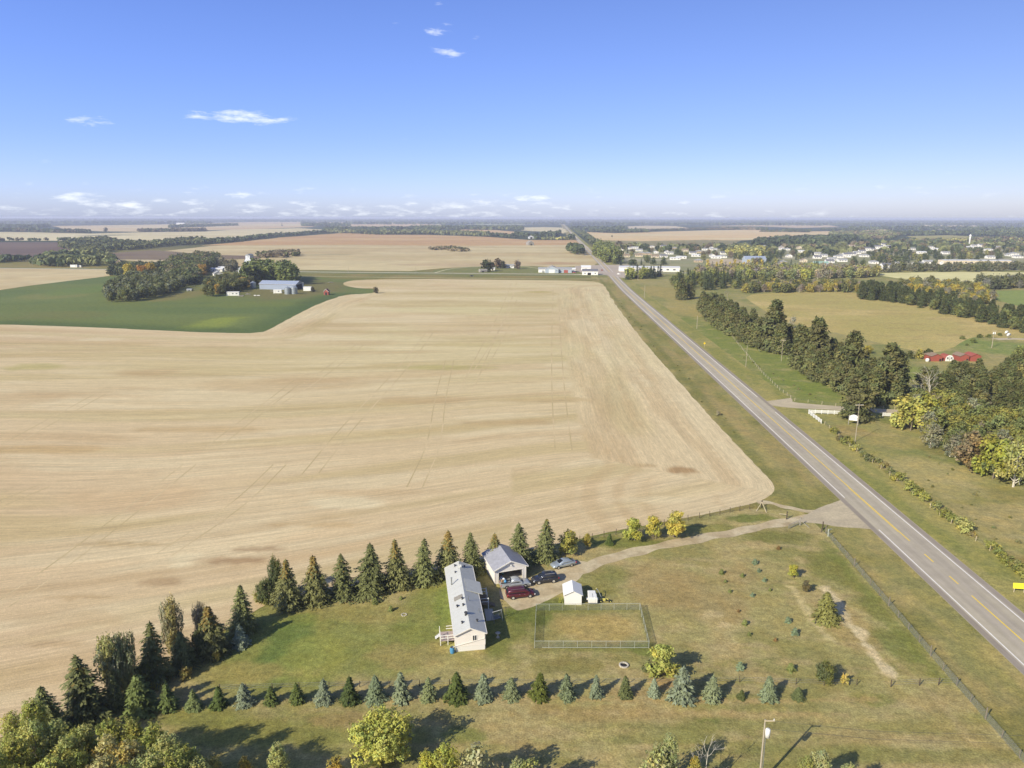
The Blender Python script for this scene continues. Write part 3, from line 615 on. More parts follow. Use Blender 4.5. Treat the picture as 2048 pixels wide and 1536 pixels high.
# ---- far woods beyond, as a haze-blue mat, is the base ground; air between
HB = 31500
hz = mesh_np('haze', [(-HB, -HB, -1.2), (HB, -HB, -1.2), (HB, HB, -1.2), (-HB, HB, -1.2), (-HB, -HB, 66.5), (HB, -HB, 66.5), (HB, HB, 66.5), (-HB, HB, 66.5)],
             [(0, 3, 2, 1), (4, 5, 6, 7), (0, 1, 5, 4), (1, 2, 6, 5), (2, 3, 7, 6), (3, 0, 4, 7)])
hm = bpy.data.materials.new('haze_air'); hm.use_nodes = True; hm.node_tree.nodes.clear()
ho = hm.node_tree.nodes.new('ShaderNodeOutputMaterial'); pv = hm.node_tree.nodes.new('ShaderNodeVolumePrincipled')
pv.inputs['Color'].default_value = (.93, .96, 1.0, 1); pv.inputs['Density'].default_value = 0.00010; pv.inputs['Anisotropy'].default_value = 0.0
hm.node_tree.links.new(pv.outputs[0], ho.inputs['Volume'])
tag(link('haze', hz, None, hm), kind='stuff')
# ---------------------------------------------------------------- foliage
def foliage(name, rough=.8, trans=.22):
    m, nt, b = newmat(name)
    at = N(nt, 'ShaderNodeAttribute', attribute_name='Col'); oi = N(nt, 'ShaderNodeObjectInfo')
    c = mixn(nt, 1.0, at.outputs['Color'], oi.outputs['Color'], 'MULTIPLY')
    c = vmul(nt, c, rampf(nt, oi.outputs['Random'], 0, 1, .84, 1.16))
    nt.links.new(c, b.inputs['Base Color']); b.inputs['Roughness'].default_value = rough; b.inputs['Specular IOR Level'].default_value = .2
    tr = N(nt, 'ShaderNodeBsdfTranslucent'); nt.links.new(c, tr.inputs[0])
    mx = N(nt, 'ShaderNodeMixShader'); mx.inputs[0].default_value = trans
    nt.links.new(b.outputs[0], mx.inputs[1]); nt.links.new(tr.outputs[0], mx.inputs[2])
    nt.links.new(mx.outputs[0], nt.nodes['Material Output'].inputs[0])
    return m
M_leaf = foliage('leaves'); M_needle = foliage('needles', .75, .1)
M_bark = plain('bark', L3(128, 116, 98), .9, 0, .3, 3, bump=.6); M_pale = plain('pale_bark', L3(214, 204, 186), .85, 0, .2, 4)

def cards(C, Nn, su, sv, r, along=None):
    """quad leaf cards: centres C, facing Nn, half sizes su, sv; along = preferred long axis"""
    n = len(C)
    Nn = Nn / (np.linalg.norm(Nn, axis=1)[:, None] + 1e-9)
    t = r.normal(size=(n, 3)) if along is None else along
    t = t - Nn * (t * Nn).sum(1)[:, None]; t /= np.linalg.norm(t, axis=1)[:, None] + 1e-9
    b = np.cross(Nn, t)
    su = np.broadcast_to(su, n)[:, None]; sv = np.broadcast_to(sv, n)[:, None]
    V = np.stack([C - t * su - b * sv * .55, C - t * su * .2 + b * sv, C + t * su, C + t * su * .1 - b * sv], 1).reshape(-1, 3)
    return V, np.arange(4 * n).reshape(n, 4)
def tube_np(pts, rad, k=6):
    pts = np.array(pts, float); n = len(pts); T = np.gradient(pts, axis=0); T /= np.linalg.norm(T, axis=1)[:, None] + 1e-9
    up = np.where(np.abs(T[:, 2:3]) > .9, [[1., 0, 0]], [[0, 0, 1.]]); a = np.cross(T, up); a /= np.linalg.norm(a, axis=1)[:, None] + 1e-9; b = np.cross(T, a)
    th = np.linspace(0, 2 * math.pi, k, endpoint=False)
    V = (pts[:, None] + (a[:, None] * np.cos(th)[None, :, None] + b[:, None] * np.sin(th)[None, :, None]) * np.array(rad)[:, None, None]).reshape(-1, 3)
    i, j = np.meshgrid(np.arange(n - 1), np.arange(k), indexing='ij'); j2 = (j + 1) % k
    q = np.stack([i * k + j, i * k + j2, (i + 1) * k + j2, (i + 1) * k + j], -1).reshape(-1, 4)
    return V, q
def joinp(parts):
    V, Q, o = [], [], 0
    for v, q in parts: V.append(v); Q.append(q + o); o += len(v)
    return np.concatenate(V), np.concatenate(Q)

def make_spruce(H, R, seed, brown=0.0, dens=1.0, droop=.25, lod=1.0):
    r = np.random.default_rng(seed)
    C, Nn, A_, su, sv, cl = [], [], [], [], [], []
    nl = int(H * 3.4 * lod) + 5
    for i in range(nl):
        t = (i + r.uniform(-.3, .3)) / nl; t = max(.015, t)
        z = H * (.03 + .95 * t); L0 = R * (1 - t) ** .82 * (1 + .12 * math.sin(t * 9 + seed)) + .12
        nb = max(4, int((6 + 7 * (1 - t)) * dens * lod ** .5))
        th0 = r.uniform(0, 6.28)
        for j in range(nb):
            th = th0 + 6.283 * j / nb + r.uniform(-.25, .25); L = L0 * r.uniform(.6, 1.18)
            d = np.array([math.cos(th), math.sin(th), 0])
            ns = max(2, int(L / (.34 / lod)) + 1)
            for s in range(ns):
                f = (s + .6) / ns; f = .12 + .9 * f
                zz = z - droop * L * f * f * .9 + .12 * L * f
                side = np.array([-d[1], d[0], 0])
                for w in ((-1, 1) if (lod >= 1 and f > .3) else (0,)):
                    wd = (1 - f * .75) * L * .32
                    c = d * L * f + side * w * wd * r.uniform(.4, 1); c[2] = zz + r.uniform(-.05, .05)
                    C.append(c); nn = np.array([d[0] * .5, d[1] * .5, 1.0]) + r.normal(0, .33, 3); Nn.append(nn)
                    A_.append(d + side * w * .6 + [0, 0, -.25]); sz = .27 / lod * (1.15 - .35 * f); su.append(sz * r.uniform(.9, 1.3)); sv.append(sz * r.uniform(.4, .6))
                    k = r.uniform(.82, 1.2); col = np.array([k, k, k * r.uniform(.9, 1.05)])
                    if brown and t > .62 and r.random() < brown * (t - .5) * 2.4: col = np.array([1.5, 1.05, .78]) * r.uniform(.8, 1.1)
                    cl.append(col)
    for s in range(5): C.append([0, 0, H * (.94 + .012 * s)]); Nn.append(r.normal(0, 1, 3)); A_.append([0, 0, 1.]); su.append(.26); sv.append(.09); cl.append([1, 1, 1])
    V, q = cards(np.array(C), np.array(Nn), np.array(su), np.array(sv), r, np.array(A_, float))
    crown = mesh_np('spruce_crown', V, q, np.repeat(np.array(cl), 4, 0)); crown.materials.append(M_needle)
    Vt, qt = tube_np([[0, 0, 0], [0, 0, H * .5], [0, 0, H * .95]], [R * .075 + .03, R * .05 + .02, .015]); trunk = mesh_np('spruce_trunk', Vt, qt); trunk.materials.append(M_bark)
    return crown, trunk, H

def make_leafy(H, R, seed, nleaf, size, base=.18, nlobe=9, hues=((1, 1, 1),), squash=1.0, stems=1, bark=None, sparse=0.0, far=False):
    r = np.random.default_rng(seed)
    C, Nn, cl = [], [], []
    tubes = []
    lobes = []
    for i in range(nlobe):
        u = (i + .5) / nlobe; zz = H * (base + (1 - base) * (.12 + .76 * u)) ; env = math.sin(min(1, (zz / H - base) / (1 - base) * .86 + .12) * math.pi) ** .6
        th = i * 2.4 + r.uniform(-.4, .4); rr = R * env * r.uniform(.3, .72) * squash
        lr = R * r.uniform(.38, .6) * (.75 + .25 * env)
        zz = min(zz, H - lr * .8)
        lobes.append((np.array([math.cos(th) * rr, math.sin(th) * rr, zz]), lr, hues[int(r.integers(len(hues)))]))
    lobes.append((np.array([r.uniform(-.1, .1) * R, r.uniform(-.1, .1) * R, H - R * .42]), R * .42, hues[0]))
    tot = sum(l[1] ** 2 for l in lobes)
    for (c, lr, hue) in lobes:
        n = int(nleaf * lr ** 2 / tot); ncl = max(4, int(n / (9 if not far else 3)))
        dirs = r.normal(size=(ncl, 3)); dirs /= np.linalg.norm(dirs, axis=1)[:, None]; dirs[:, 2] = dirs[:, 2] * .85 + .12
        rad = lr * r.uniform(.45, 1.12, ncl) ** .7
        cc = c + dirs * rad[:, None]
        k = max(1, n // ncl)
        off = r.normal(0, .42 * max(size * 2.2, lr * .16), (ncl, k, 3))
        pts = (cc[:, None] + off).reshape(-1, 3); nn = (np.repeat(dirs, k, 0) + r.normal(0, .55, (ncl * k, 3)) + [0, 0, .35])
        kk = np.repeat(r.uniform(.78, 1.2, ncl), k) * r.uniform(.85, 1.18, ncl * k)
        h = np.array(hue)
        C.append(pts); Nn.append(nn); cl.append(kk[:, None] * h[None, :] * np.stack([np.repeat(r.uniform(.92, 1.12, ncl), k), np.ones(ncl * k), np.repeat(r.uniform(.85, 1.1, ncl), k)], 1))
    C = np.concatenate(C); Nn = np.concatenate(Nn); cl = np.concatenate(cl)
    ok = C[:, 2] > H * base * .35 + size * .4; C, Nn, cl = C[ok], Nn[ok], cl[ok]
    if sparse: k = r.random(len(C)) > sparse; C, Nn, cl = C[k], Nn[k], cl[k]
    V, q = cards(C, Nn, size * r.uniform(.8, 1.25, len(C)), size * r.uniform(.5, .8, len(C)), r)
    crown = mesh_np('leafy_crown', V, q, np.repeat(cl, 4, 0)); crown.materials.append(M_leaf)
    kk = 5 if far else 7
    for s in range(stems):
        o = np.array([r.uniform(-.25, .25), r.uniform(-.25, .25), 0]) * (R if stems > 1 else 0)
        tubes.append(tube_np([o, o + [r.uniform(-.1, .1), r.uniform(-.1, .1), H * .35], o * 1.3 + [r.uniform(-.2, .2), r.uniform(-.2, .2), H * .82]], [.022 * H / stems ** .5 + .02, .014 * H / stems ** .5 + .015, .012], kk))
    if not far:
        for (c, lr, hue) in lobes:
            z0 = max(.1 * H, min(c[2] - lr * 1.1, H * .6)); m = (c + [0, 0, z0]) / 2; m[2] = z0 * .45 + c[2] * .5
            tubes.append(tube_np([[0, 0, z0], m, c + [0, 0, lr * .5]], [.009 * H, .006 * H, .012], 5))
    Vt, qt = joinp(tubes); trunk = mesh_np('leafy_trunk', Vt, qt); trunk.materials.append(bark or M_bark)
    return crown, trunk, H
def make_pine(H, R, seed, nleaf, size):
    """field pine: full to the ground, ragged cone with rounded top, clumped boughs"""
    r = np.random.default_rng(seed); C, Nn, cl = [], [], []
    nb = int(46 * (nleaf / 1500) ** .5)
    for i in range(nb):
        t = (i + r.uniform(0, 1)) / nb; z = H * (.04 + .93 * t); L = R * (1 - t ** 1.5) ** .75 * r.uniform(.7, 1.1) + .15; th = i * 2.399 + r.uniform(-.4, .4)
        c = np.array([math.cos(th) * L * .78, math.sin(th) * L * .78, z + .05 * L]); k = int(nleaf / nb); lr = R * .34 * (1 - .45 * t)
        p = c + r.normal(0, 1, (k, 3)) * [lr * .55, lr * .55, lr * .32]
        C.append(p); Nn.append(p * [1, 1, 0] / (R + .1) + r.normal(0, .5, (k, 3)) + [0, 0, .6]); kk = r.uniform(.75, 1.25) * r.uniform(.85, 1.15, k)
        cl.append(np.stack([kk * r.uniform(.9, 1.15), kk, kk * r.uniform(.8, 1.05)], 1))
    C = np.concatenate(C); Nn = np.concatenate(Nn); cl = np.concatenate(cl)
    V, q = cards(C, Nn, size * r.uniform(.8, 1.3, len(C)), size * r.uniform(.35, .6, len(C)), r)
    crown = mesh_np('pine_crown', V, q, np.repeat(cl, 4, 0)); crown.materials.append(M_needle)
    Vt, qt = tube_np([[0, 0, 0], [.1, 0, H * .5], [0, 0, H * .93]], [.02 * H, .013 * H, .02]); trunk = mesh_np('pine_trunk', Vt, qt); trunk.materials.append(M_bark)
    return crown, trunk, H
def make_bare(H, seed, mat, spread=.5, depth=4, thick=1.0):
    r = np.random.default_rng(seed); tubes = []
    def grow(p, d, L, rad, lv):
        pts = [p]; dd = d.copy()
        for s in range(3): dd = dd + r.normal(0, .12, 3); dd /= np.linalg.norm(dd); pts.append(pts[-1] + dd * L / 3)
        tubes.append(tube_np(pts, [rad, rad * .85, rad * .7, rad * .5], 5 if lv < 2 else 3))
        if lv >= depth: return
        for k in range(int(r.integers(3, 5))):
            f = r.uniform(.35, 1); i = min(2, int(f * 3)); q = pts[i] + (pts[i + 1] - pts[i]) * (f * 3 - i)
            nd = dd + r.normal(0, spread, 3); nd[2] = abs(nd[2]) * .8 + .25; nd /= np.linalg.norm(nd)
            grow(q, nd, L * r.uniform(.5, .72), rad * .5, lv + 1)
    grow(np.zeros(3), np.array([0, 0, 1.]), H * .45, .013 * H * thick, 0)
    V, q = joinp(tubes); V[:, 2] *= H / V[:, 2].max()
    me = mesh_np('bare_branches', V, q); me.materials.append(mat)
    return me, None, H

PROTO = {
    'spruce': [make_spruce(8, 2.5, 1, .0), make_spruce(8, 2.35, 2, .15, .8), make_spruce(8, 2.6, 3, .0, .9, .35), make_spruce(8, 2.3, 51, .1, .75, .15), make_spruce(8, 2.7, 52, 0, 1.0, .3)],
    'spruce_brown': [make_spruce(8, 2.4, 4, .8), make_spruce(8, 2.5, 5, .55)],
    'small_spruce': [make_spruce(4, 1.35, 6, 0, 1.1), make_spruce(4, 1.2, 7, 0, 1.1), make_spruce(4, 1.5, 8, 0, 1.1), make_spruce(4, 1.3, 53, 0, .8, .15), make_spruce(4, 1.45, 54, 0, .9, .35)],
    'sapling': [make_spruce(1.2, .5, 9, 0, .45, .05), make_spruce(1.2, .55, 10, 0, .4, .05)],
    'aspen': [make_leafy(12, 2.3, s, 12000, .12, .15, 32, ((1, 1, 1), (1.12, 1.06, .9), (.92, .98, 1)), bark=M_pale) for s in (11, 12, 13, 14)],
    'autumn_aspen': [make_leafy(12, 2.3, s, 9000, .14, .15, 26, ((1, 1, 1), (1.12, 1.04, .8), (1.2, 1.02, .75), (1, 1, 1)), bark=M_pale) for s in (15, 16)],
    'willow': [make_leafy(7, 3.6, s, 9000, .16, .06, 12, ((1, 1, 1), (1.15, 1.1, .8), (.85, .9, 1)), 1.15, 3) for s in (17, 18)],
    'young_tree': [make_leafy(4.5, 1.5, s, 2200, .16, .05, 8, ((1, 1, 1), (1.1, 1.0, .8)), 1, 2) for s in (19, 20, 21)],
    'bush': [make_leafy(2, 1.3, s, 650, .17, .02, 7, ((1, 1, 1), (1.15, 1.05, .8)), 1.1, 3) for s in (22, 23, 24)],
    'pine': [make_pine(12, 3.4, s, 2600, .42) for s in (25, 26, 27, 28)],
    'mid_tree': [make_leafy(10, 3.6, s, 1800, .42, .08, 11, ((1, 1, 1), (1.15, 1.05, .85), (.88, .93, 1)), 1.05, 1) for s in (29, 30, 31)],
    'mid_yellow': [make_leafy(8, 3.4, s, 1800, .36, .05, 10, ((1, 1, 1), (1.04, .97, .85)), 1.1, 2) for s in (32, 33)],
    'thin_tree': [make_leafy(9, 3.0, s, 1500, .3, .08, 10, ((1, 1, 1), (1.1, 1, .95)), 1.1, 2, M_pale, .35) for s in (34, 35)],
    'bare_tree': [make_bare(10, s, M_pale, .5, 4) for s in (36, 37)],
    'grey_scrub': [make_bare(6, s, plain('grey_twigs', L3(158, 146, 128), .9, 0, .2, 3), .9, 4, 1.6) for s in (38,)],
}
def far_merge(pr):
    """small copies far away: crown and trunk in one light mesh"""
    out = []
    for crown, trunk, H in pr:
        n1 = len(crown.vertices); V1 = np.empty(n1 * 3, np.float32); crown.vertices.foreach_get('co', V1); n2 = len(trunk.vertices); V2 = np.empty(n2 * 3, np.float32); trunk.vertices.foreach_get('co', V2)
        c1 = np.empty(n1 * 4, np.float32); crown.color_attributes['Col'].data.foreach_get('color', c1)
        q1 = np.array([p.vertices[:] for p in crown.polygons]); q2 = np.array([p.vertices[:] for p in trunk.polygons]) + n1
        me = mesh_np('far_tree', np.concatenate([V1.reshape(-1, 3), V2.reshape(-1, 3)]), np.concatenate([q1, q2]), np.concatenate([c1.reshape(-1, 4)[:, :3], np.full((n2, 3), .9)]))
        me.materials.append(M_leaf); out.append((me, None, H))
    return out
PROTO['far_leafy'] = far_merge([make_leafy(10, 3.9, s, 340, .95, .06, 9, ((1, 1, 1), (1.12, 1.05, .85), (.88, .93, 1)), 1.05, 1, far=True) for s in (40, 41, 42)])
PROTO['far_conifer'] = far_merge([make_spruce(12, 2.7, 43, 0, .8, .25, .42), make_spruce(12, 3.0, 44, 0, .8, .25, .42)])
PROTO['far_poplar'] = far_merge([make_leafy(12, 2.4, s, 300, .85, .05, 9, ((1, 1, 1), (1.1, 1.05, .85)), 1, 1, far=True) for s in (45, 46)])

GN = A(84, 100, 60); BLUE = A(132, 148, 142); BLUISH = A(106, 124, 104); PINE = A(98, 104, 64)
TINT = {'spruce': A(112, 120, 82), 'spruce_brown': A(114, 118, 80), 'small_spruce': A(94, 108, 72), 'sapling': A(98, 112, 76), 'aspen': A(172, 176, 112), 'autumn_aspen': A(166, 158, 92), 'willow': A(178, 166, 74), 'young_tree': A(178, 176, 70), 'bush': A(150, 150, 76),
        'pine': A(112, 116, 74), 'mid_tree': A(132, 138, 86), 'mid_yellow': A(178, 168, 76), 'thin_tree': A(158, 156, 108), 'bare_tree': (1, 1, 1), 'grey_scrub': (1, 1, 1), 'far_leafy': A(120, 126, 82), 'far_conifer': A(78, 88, 66), 'far_poplar': A(132, 140, 88)}
_cnt = {}
TREES = []
def plant(kind, x, y, h, label, cat='tree', group=None, color=None, wide=1.0, name=None, var=None):
    pr = PROTO[kind]; i = _cnt.get(kind, 0); _cnt[kind] = i + 1
    crown, trunk, H = pr[(i if var is None else var) % len(pr)]
    base = name or {'spruce': 'spruce_tree', 'spruce_brown': 'spruce_tree', 'small_spruce': 'small_spruce', 'sapling': 'spruce_sapling', 'aspen': 'aspen_tree', 'autumn_aspen': 'aspen_tree', 'willow': 'willow_tree', 'pine': 'pine_tree', 'bush': 'bush', 'young_tree': 'young_tree',
                    'mid_tree': 'leafy_tree', 'mid_yellow': 'autumn_tree', 'thin_tree': 'thin_tree', 'bare_tree': 'bare_tree', 'grey_scrub': 'bare_shrub', 'far_leafy': 'leafy_tree', 'far_conifer': 'conifer_tree', 'far_poplar': 'poplar_tree'}[kind]
    s = h / H; c = np.array(TINT[kind] if color is None else color, float)
    if c[0] > c[1] * 1.02 and c[1] > c[2] * 1.5 and kind not in ('sapling',): c = c * [.92, 1.03, 1.3]        # leaves turning: keep them yellow, not orange
    if kind in ('small_spruce', 'spruce', 'sapling') and c[2] > c[0]: c = np.array([c[0] * 1.06, c[1] * 1.02, c[2] * .8])
    c = c * {'bare_tree': 1, 'grey_scrub': 1, 'mid_yellow': .98, 'mid_tree': 1.06, 'thin_tree': 1.0, 'young_tree': 1.08, 'bush': 1.12, 'small_spruce': 1.1, 'aspen': 1.06, 'autumn_aspen': 1.0}.get(kind, 1.18)
    if kind == 'small_spruce': wide = wide * 1.02
    if kind in ('spruce', 'spruce_brown', 'small_spruce', 'sapling') and c[1] > c[2] * 1.25: c = c * [1.12, 1.02, .74]
    if kind == 'pine': c = c * [.88, .84, .72]
    if kind in ('pine', 'spruce', 'spruce_brown', 'willow', 'young_tree', 'bush'): c = c * .9 + c.mean() * .1
    lean = .05 if 'spruce' in kind else .02
    if 'spruce' in kind: wide *= random.uniform(.88, 1.14)
    z = -.03
    rz = random.uniform(0, 6.28)
    if trunk is None:
        root = bpy.data.objects.new(base, crown); COL.objects.link(root); root.color = (*[float(v) for v in c], 1)
    else:
        root = bpy.data.objects.new(base, None); COL.objects.link(root); root.empty_display_size = .5
        a = bpy.data.objects.new('crown', crown); COL.objects.link(a); a.parent = root; a.color = (*[float(v) for v in c], 1)
        b = bpy.data.objects.new('trunk', trunk); COL.objects.link(b); b.parent = root
    root.location = (x, y, z); root.rotation_euler = (random.uniform(-lean, lean), random.uniform(-lean, lean), rz); root.scale = (s * wide, s * wide, s)
    tag(root, label, cat, group); TREES.append(root)
    return root
def plant_px(kind, u, vb, vt, label, **k):
    x, y = P(u, vb); return plant(kind, x, y, hgt(u, vb, vt), label, **k)
def fill(px, spacing, kinds, label, group, cat='tree', jit=.38, keep=1.0, world_poly=None, hj=.18, seed=0, avoid=False):
    """kinds: list of (kind, weight, height, tint or None, wide[, label])"""
    poly = world_poly or pp(px); r = random.Random(seed + int(spacing * 100) + len(poly))
    xs = [p[0] for p in poly]; ys = [p[1] for p in poly]
    n = 0; y = min(ys); row = 0; W = [k[1] for k in kinds]
    while y <= max(ys):
        x = min(xs) + (row % 2) * spacing * .5
        while x <= max(xs):
            px_, py_ = x + r.uniform(-jit, jit) * spacing, y + r.uniform(-jit, jit) * spacing
            if r.random() < keep and inside(np.array([px_]), np.array([py_]), poly)[0] and not (avoid and clash(np.array([px_]), np.array([py_]))[0]):
                k = r.choices(kinds, W)[0]
                tint = k[3]
                plant(k[0], px_, py_, k[2] * r.uniform(1 - hj, 1 + hj), k[5] if len(k) > 5 else label, cat, group + (' ' + k[6] if len(k) > 6 else ''), tint, k[4]); n += 1
            x += spacing
        y += spacing * .87; row += 1
    return n
# ---------------------------------------------------------------- foreground trees
ORD = ['first', 'second', 'third', 'fourth', 'fifth', 'sixth', 'seventh', 'eighth', 'ninth', 'tenth', 'eleventh', 'twelfth', 'thirteenth', 'fourteenth', 'fifteenth', 'sixteenth', 'seventeenth', 'eighteenth', 'nineteenth', 'twentieth', 'twenty-first', 'twenty-second', 'twenty-third', 'twenty-fourth', 'twenty-fifth']
GS = 'tall spruces of the windbreak along the stubble field'
for (u, vt, vb, kd, w, lab) in ((105, 1368, 1478, 'spruce', 1.05, 'tall dark spruce at the lower left end of the windbreak'),
        (178, 1308, 1436, 'spruce', 1.15, 'very broad dark green spruce, second in the windbreak from its lower left end'),
        (236, 1344, 1418, 'spruce', .8, 'slender lighter green spruce in front of the brownish poplar at lower left'),
        (310, 1246, 1362, 'spruce', 1.0, 'tall bluish green spruce with a sharp pointed top, between the two brownish poplars'),
        (369, 1262, 1334, 'spruce', 1.1, 'green spruce growing in front of the olive brown poplar with the ragged top'),
        (428, 1209, 1306, 'spruce_brown', 1.05, 'dark spruce with brownish top left of the tall pointed spruce at the lawn corner'),
        (487, 1170, 1262, 'spruce', 1.0, 'tall pointed spruce standing right behind the little blue spruce'),
        (578, 1119, 1214, 'spruce_brown', 1.1, 'full spruce with browned tip beside the round bushes of the windbreak'),
        (636, 1111, 1204, 'spruce_brown', 1.05, 'spruce with dark cone-brown tip, first right of the round bushes'),
        (689, 1106, 1193, 'spruce', 1.0, 'narrow green spruce, second right of the round bushes'),
        (743, 1087, 1185, 'spruce', 1.15, 'broad spruce in the middle of the windbreak, behind the two saplings on the lawn'),
        (797, 1077, 1173, 'spruce_brown', 1.0, 'slim spruce with brown tip two places left of the mobile home'),
        (847, 1075, 1165, 'spruce', .95, 'spruce standing just left of the back end of the mobile home'),
        (896, 1060, 1150, 'spruce_brown', 1.05, 'brown-topped spruce directly behind the far end of the mobile home'),
        (945, 1063, 1142, 'spruce', 1.0, 'spruce behind the gap between mobile home and garage'),
        (990, 1066, 1130, 'spruce_brown', 1.0, 'spruce with ragged top half hidden by the garage roof'),
        (1041, 1046, 1128, 'spruce', 1.05, 'tall spruce behind the right slope of the garage roof'),
        (1091, 1034, 1118, 'spruce', 1.05, 'large spruce at the right end of the windbreak, beside the yellow-green bush')):
    plant_px(kd, u, vb, vt, lab, group=GS, wide=w * 1.1)
OLV = A(146, 136, 86)
plant_px('willow', 236, 1400, 1272, 'tall brownish poplar with a wide ragged crown in the lower left windbreak', color=A(166, 158, 100), name='poplar_tree', wide=.38)
plant_px('willow', 262, 1392, 1268, 'second brownish poplar crown leaning right in the lower left windbreak', color=A(156, 150, 92), name='poplar_tree', wide=.33)
plant_px('willow', 352, 1322, 1202, 'olive brown poplar with ragged narrow top behind a green spruce', color=A(176, 158, 104), name='poplar_tree', wide=.33)
plant_px('willow', 408, 1295, 1207, 'thin brown-leaved poplar left of the dark brown-topped spruce', color=A(170, 150, 106), name='poplar_tree', wide=.3)
plant_px('willow', 556, 1200, 1118, 'green poplar rising behind the full spruce of the windbreak', color=A(112, 118, 70), name='poplar_tree', wide=.33)
plant_px('willow', 534, 1208, 1160, 'round dark green bush at the field edge left of the full spruce', cat='bush', color=A(108, 116, 66), name='round_bush', wide=.72)
plant_px('bush', 524, 1206, 1186, 'small yellowing shrub at the foot of the round dark bush', cat='bush', color=A(166, 156, 74))
plant_px('willow', 290, 1385, 1330, 'low dark green shrub filling the gap in the lower left windbreak', cat='bush', color=A(100, 106, 62), name='low_shrub', wide=.6)
plant_px('willow', 405, 1315, 1262, 'dark leafy shrub between the poplar and the brown-topped spruce', cat='bush', color=A(92, 98, 60), name='low_shrub', wide=.7)
plant_px('small_spruce', 484, 1292, 1250, 'pale blue spruce standing alone in front of the tall pointed spruce', color=A(136, 150, 148), wide=1.2)
plant_px('bush', 434, 1322, 1304, 'small bright yellow shrub near the windbreak, the upper of two', cat='bush', color=A(206, 180, 76), wide=.6)
plant_px('bush', 374, 1357, 1336, 'small yellow shrub near the windbreak, the lower of two', cat='bush', color=A(196, 172, 84), wide=.8)
plant_px('bush', 310, 1378, 1360, 'small yellow-green shrub behind the first spruces of the short row', cat='bush', color=A(150, 152, 74), wide=.8)
for (u, vt, vb, kd, w, c, lab) in ((1137, 1064, 1108, 'young_tree', 1.25, A(158, 150, 66), 'broad yellow and green bush right of the last tall spruce'), (1175, 1066, 1097, 'young_tree', .75, A(196, 176, 76), 'slim yellow young tree right of the broad yellow-green bush'),
        (1220, 1067, 1088, 'small_spruce', 1.1, GN, 'little dark spruce alone on the strip above the driveway'), (1267, 1036, 1081, 'young_tree', 1.15, A(182, 186, 76), 'lime green young tree, leftmost of three beside the field fence'),
        (1308, 1032, 1076, 'young_tree', 1.05, A(196, 182, 70), 'yellow young tree, middle of three beside the field fence'), (1349, 1023, 1076, 'young_tree', 1.15, A(196, 178, 72), 'golden yellow young tree, rightmost of three beside the field fence'),
        (1326, 1290, 1352, 'young_tree', 1.35, A(166, 170, 82), 'large lime yellow bush below the wire pen'), (1300, 1325, 1348, 'bush', .9, A(150, 144, 80), 'small olive shrub at the left foot of the lime yellow bush'),
        (1587, 1128, 1154, 'young_tree', 1.0, A(182, 184, 72), 'small yellow-green tree in the paddock near its upper fence'), (1612, 1160, 1184, 'young_tree', .95, A(128, 114, 74), 'small brown-leaved tree below the yellow-green one in the paddock'),
        (1650, 1326, 1367, 'willow', .85, A(112, 116, 66), 'wide dark green shrub at the south fence'), (1691, 1348, 1366, 'bush', .6, A(196, 172, 80), 'small yellow weed bush right of the wide dark shrub')):
    plant_px(kd, u, vb, vt, lab, color=c, wide=w, cat='bush' if 'bush' in lab or 'shrub' in lab else 'tree', name={'willow': 'round_bush'}.get(kd))
plant_px('small_spruce', 1653, 1238, 1184, 'yellowing tamarack beside the bare dirt track in the paddock', color=A(132, 128, 76), wide=1.3, name='tamarack_tree')
GR = 'short spruces of the lower row'
rowl = [(285, 1348, 1424, 1), (340, 1366, 1420, 1), (391, 1379, 1417, 1), (440, 1374, 1414, 1), (492, 1365, 1409, 0), (545, 1373, 1407, 1), (597, 1364, 1404, 1), (649, 1359, 1404, 0), (702, 1352, 1403, 1), (755, 1350, 1399, 2), (806, 1344, 1399, 2), (859, 1355, 1399, 2), (915, 1343, 1398, 1),
        (968, 1346, 1397, 0), (1025, 1355, 1393, 2), (1080, 1346, 1394, 1), (1136, 1346, 1395, 2), (1194, 1349, 1391, 2), (1252, 1353, 1392, 1), (1309, 1356, 1391, 2), (1365, 1335, 1398, 0), (1425, 1349, 1398, 2), (1484, 1378, 1396, 1), (1539, 1352, 1397, 2), (1597, 1373, 1396, 1)]
rowc = [A(98, 112, 76), A(94, 110, 74), A(108, 122, 92), A(90, 108, 68), A(130, 144, 140), A(88, 102, 64), A(86, 100, 62), A(128, 142, 138), A(78, 94, 60), A(114, 130, 118), A(132, 146, 136), A(124, 136, 112), A(84, 98, 58), A(122, 136, 126), A(120, 132, 112), A(92, 102, 54), A(112, 126, 110), A(120, 134, 126), A(104, 114, 84), A(132, 146, 140), A(134, 148, 142), A(124, 136, 120), A(92, 102, 70), A(118, 132, 118), A(100, 112, 84)]
rowx = ['slim green', 'green', 'bluish green', 'narrow green', 'pale blue', 'low green', 'dark green', 'pale blue', 'very dark green', 'blue-green', 'tall blue-grey', 'soft blue-green', 'deep green', 'silvery blue', 'small blue-green', 'yellow-green', 'grey-blue', 'slender blue-grey', 'dull green', 'small narrow blue-grey', 'largest silvery blue', 'wide grey-green', 'tiny dark', 'broad grey-blue', 'small green']
for i, (u, vt, vb, k) in enumerate(rowl):
    plant_px('small_spruce', u, vb, vt, '%s spruce, %s from the left in the lower row' % (rowx[i], ORD[i]), group=GR, color=rowc[i], wide={17: .8, 19: .85, 20: 1.05, 21: 1.15, 23: 1.15, 22: 1.3, 24: 1.2}.get(i, 1.05))
GP = 'spruce saplings scattered in the paddock'
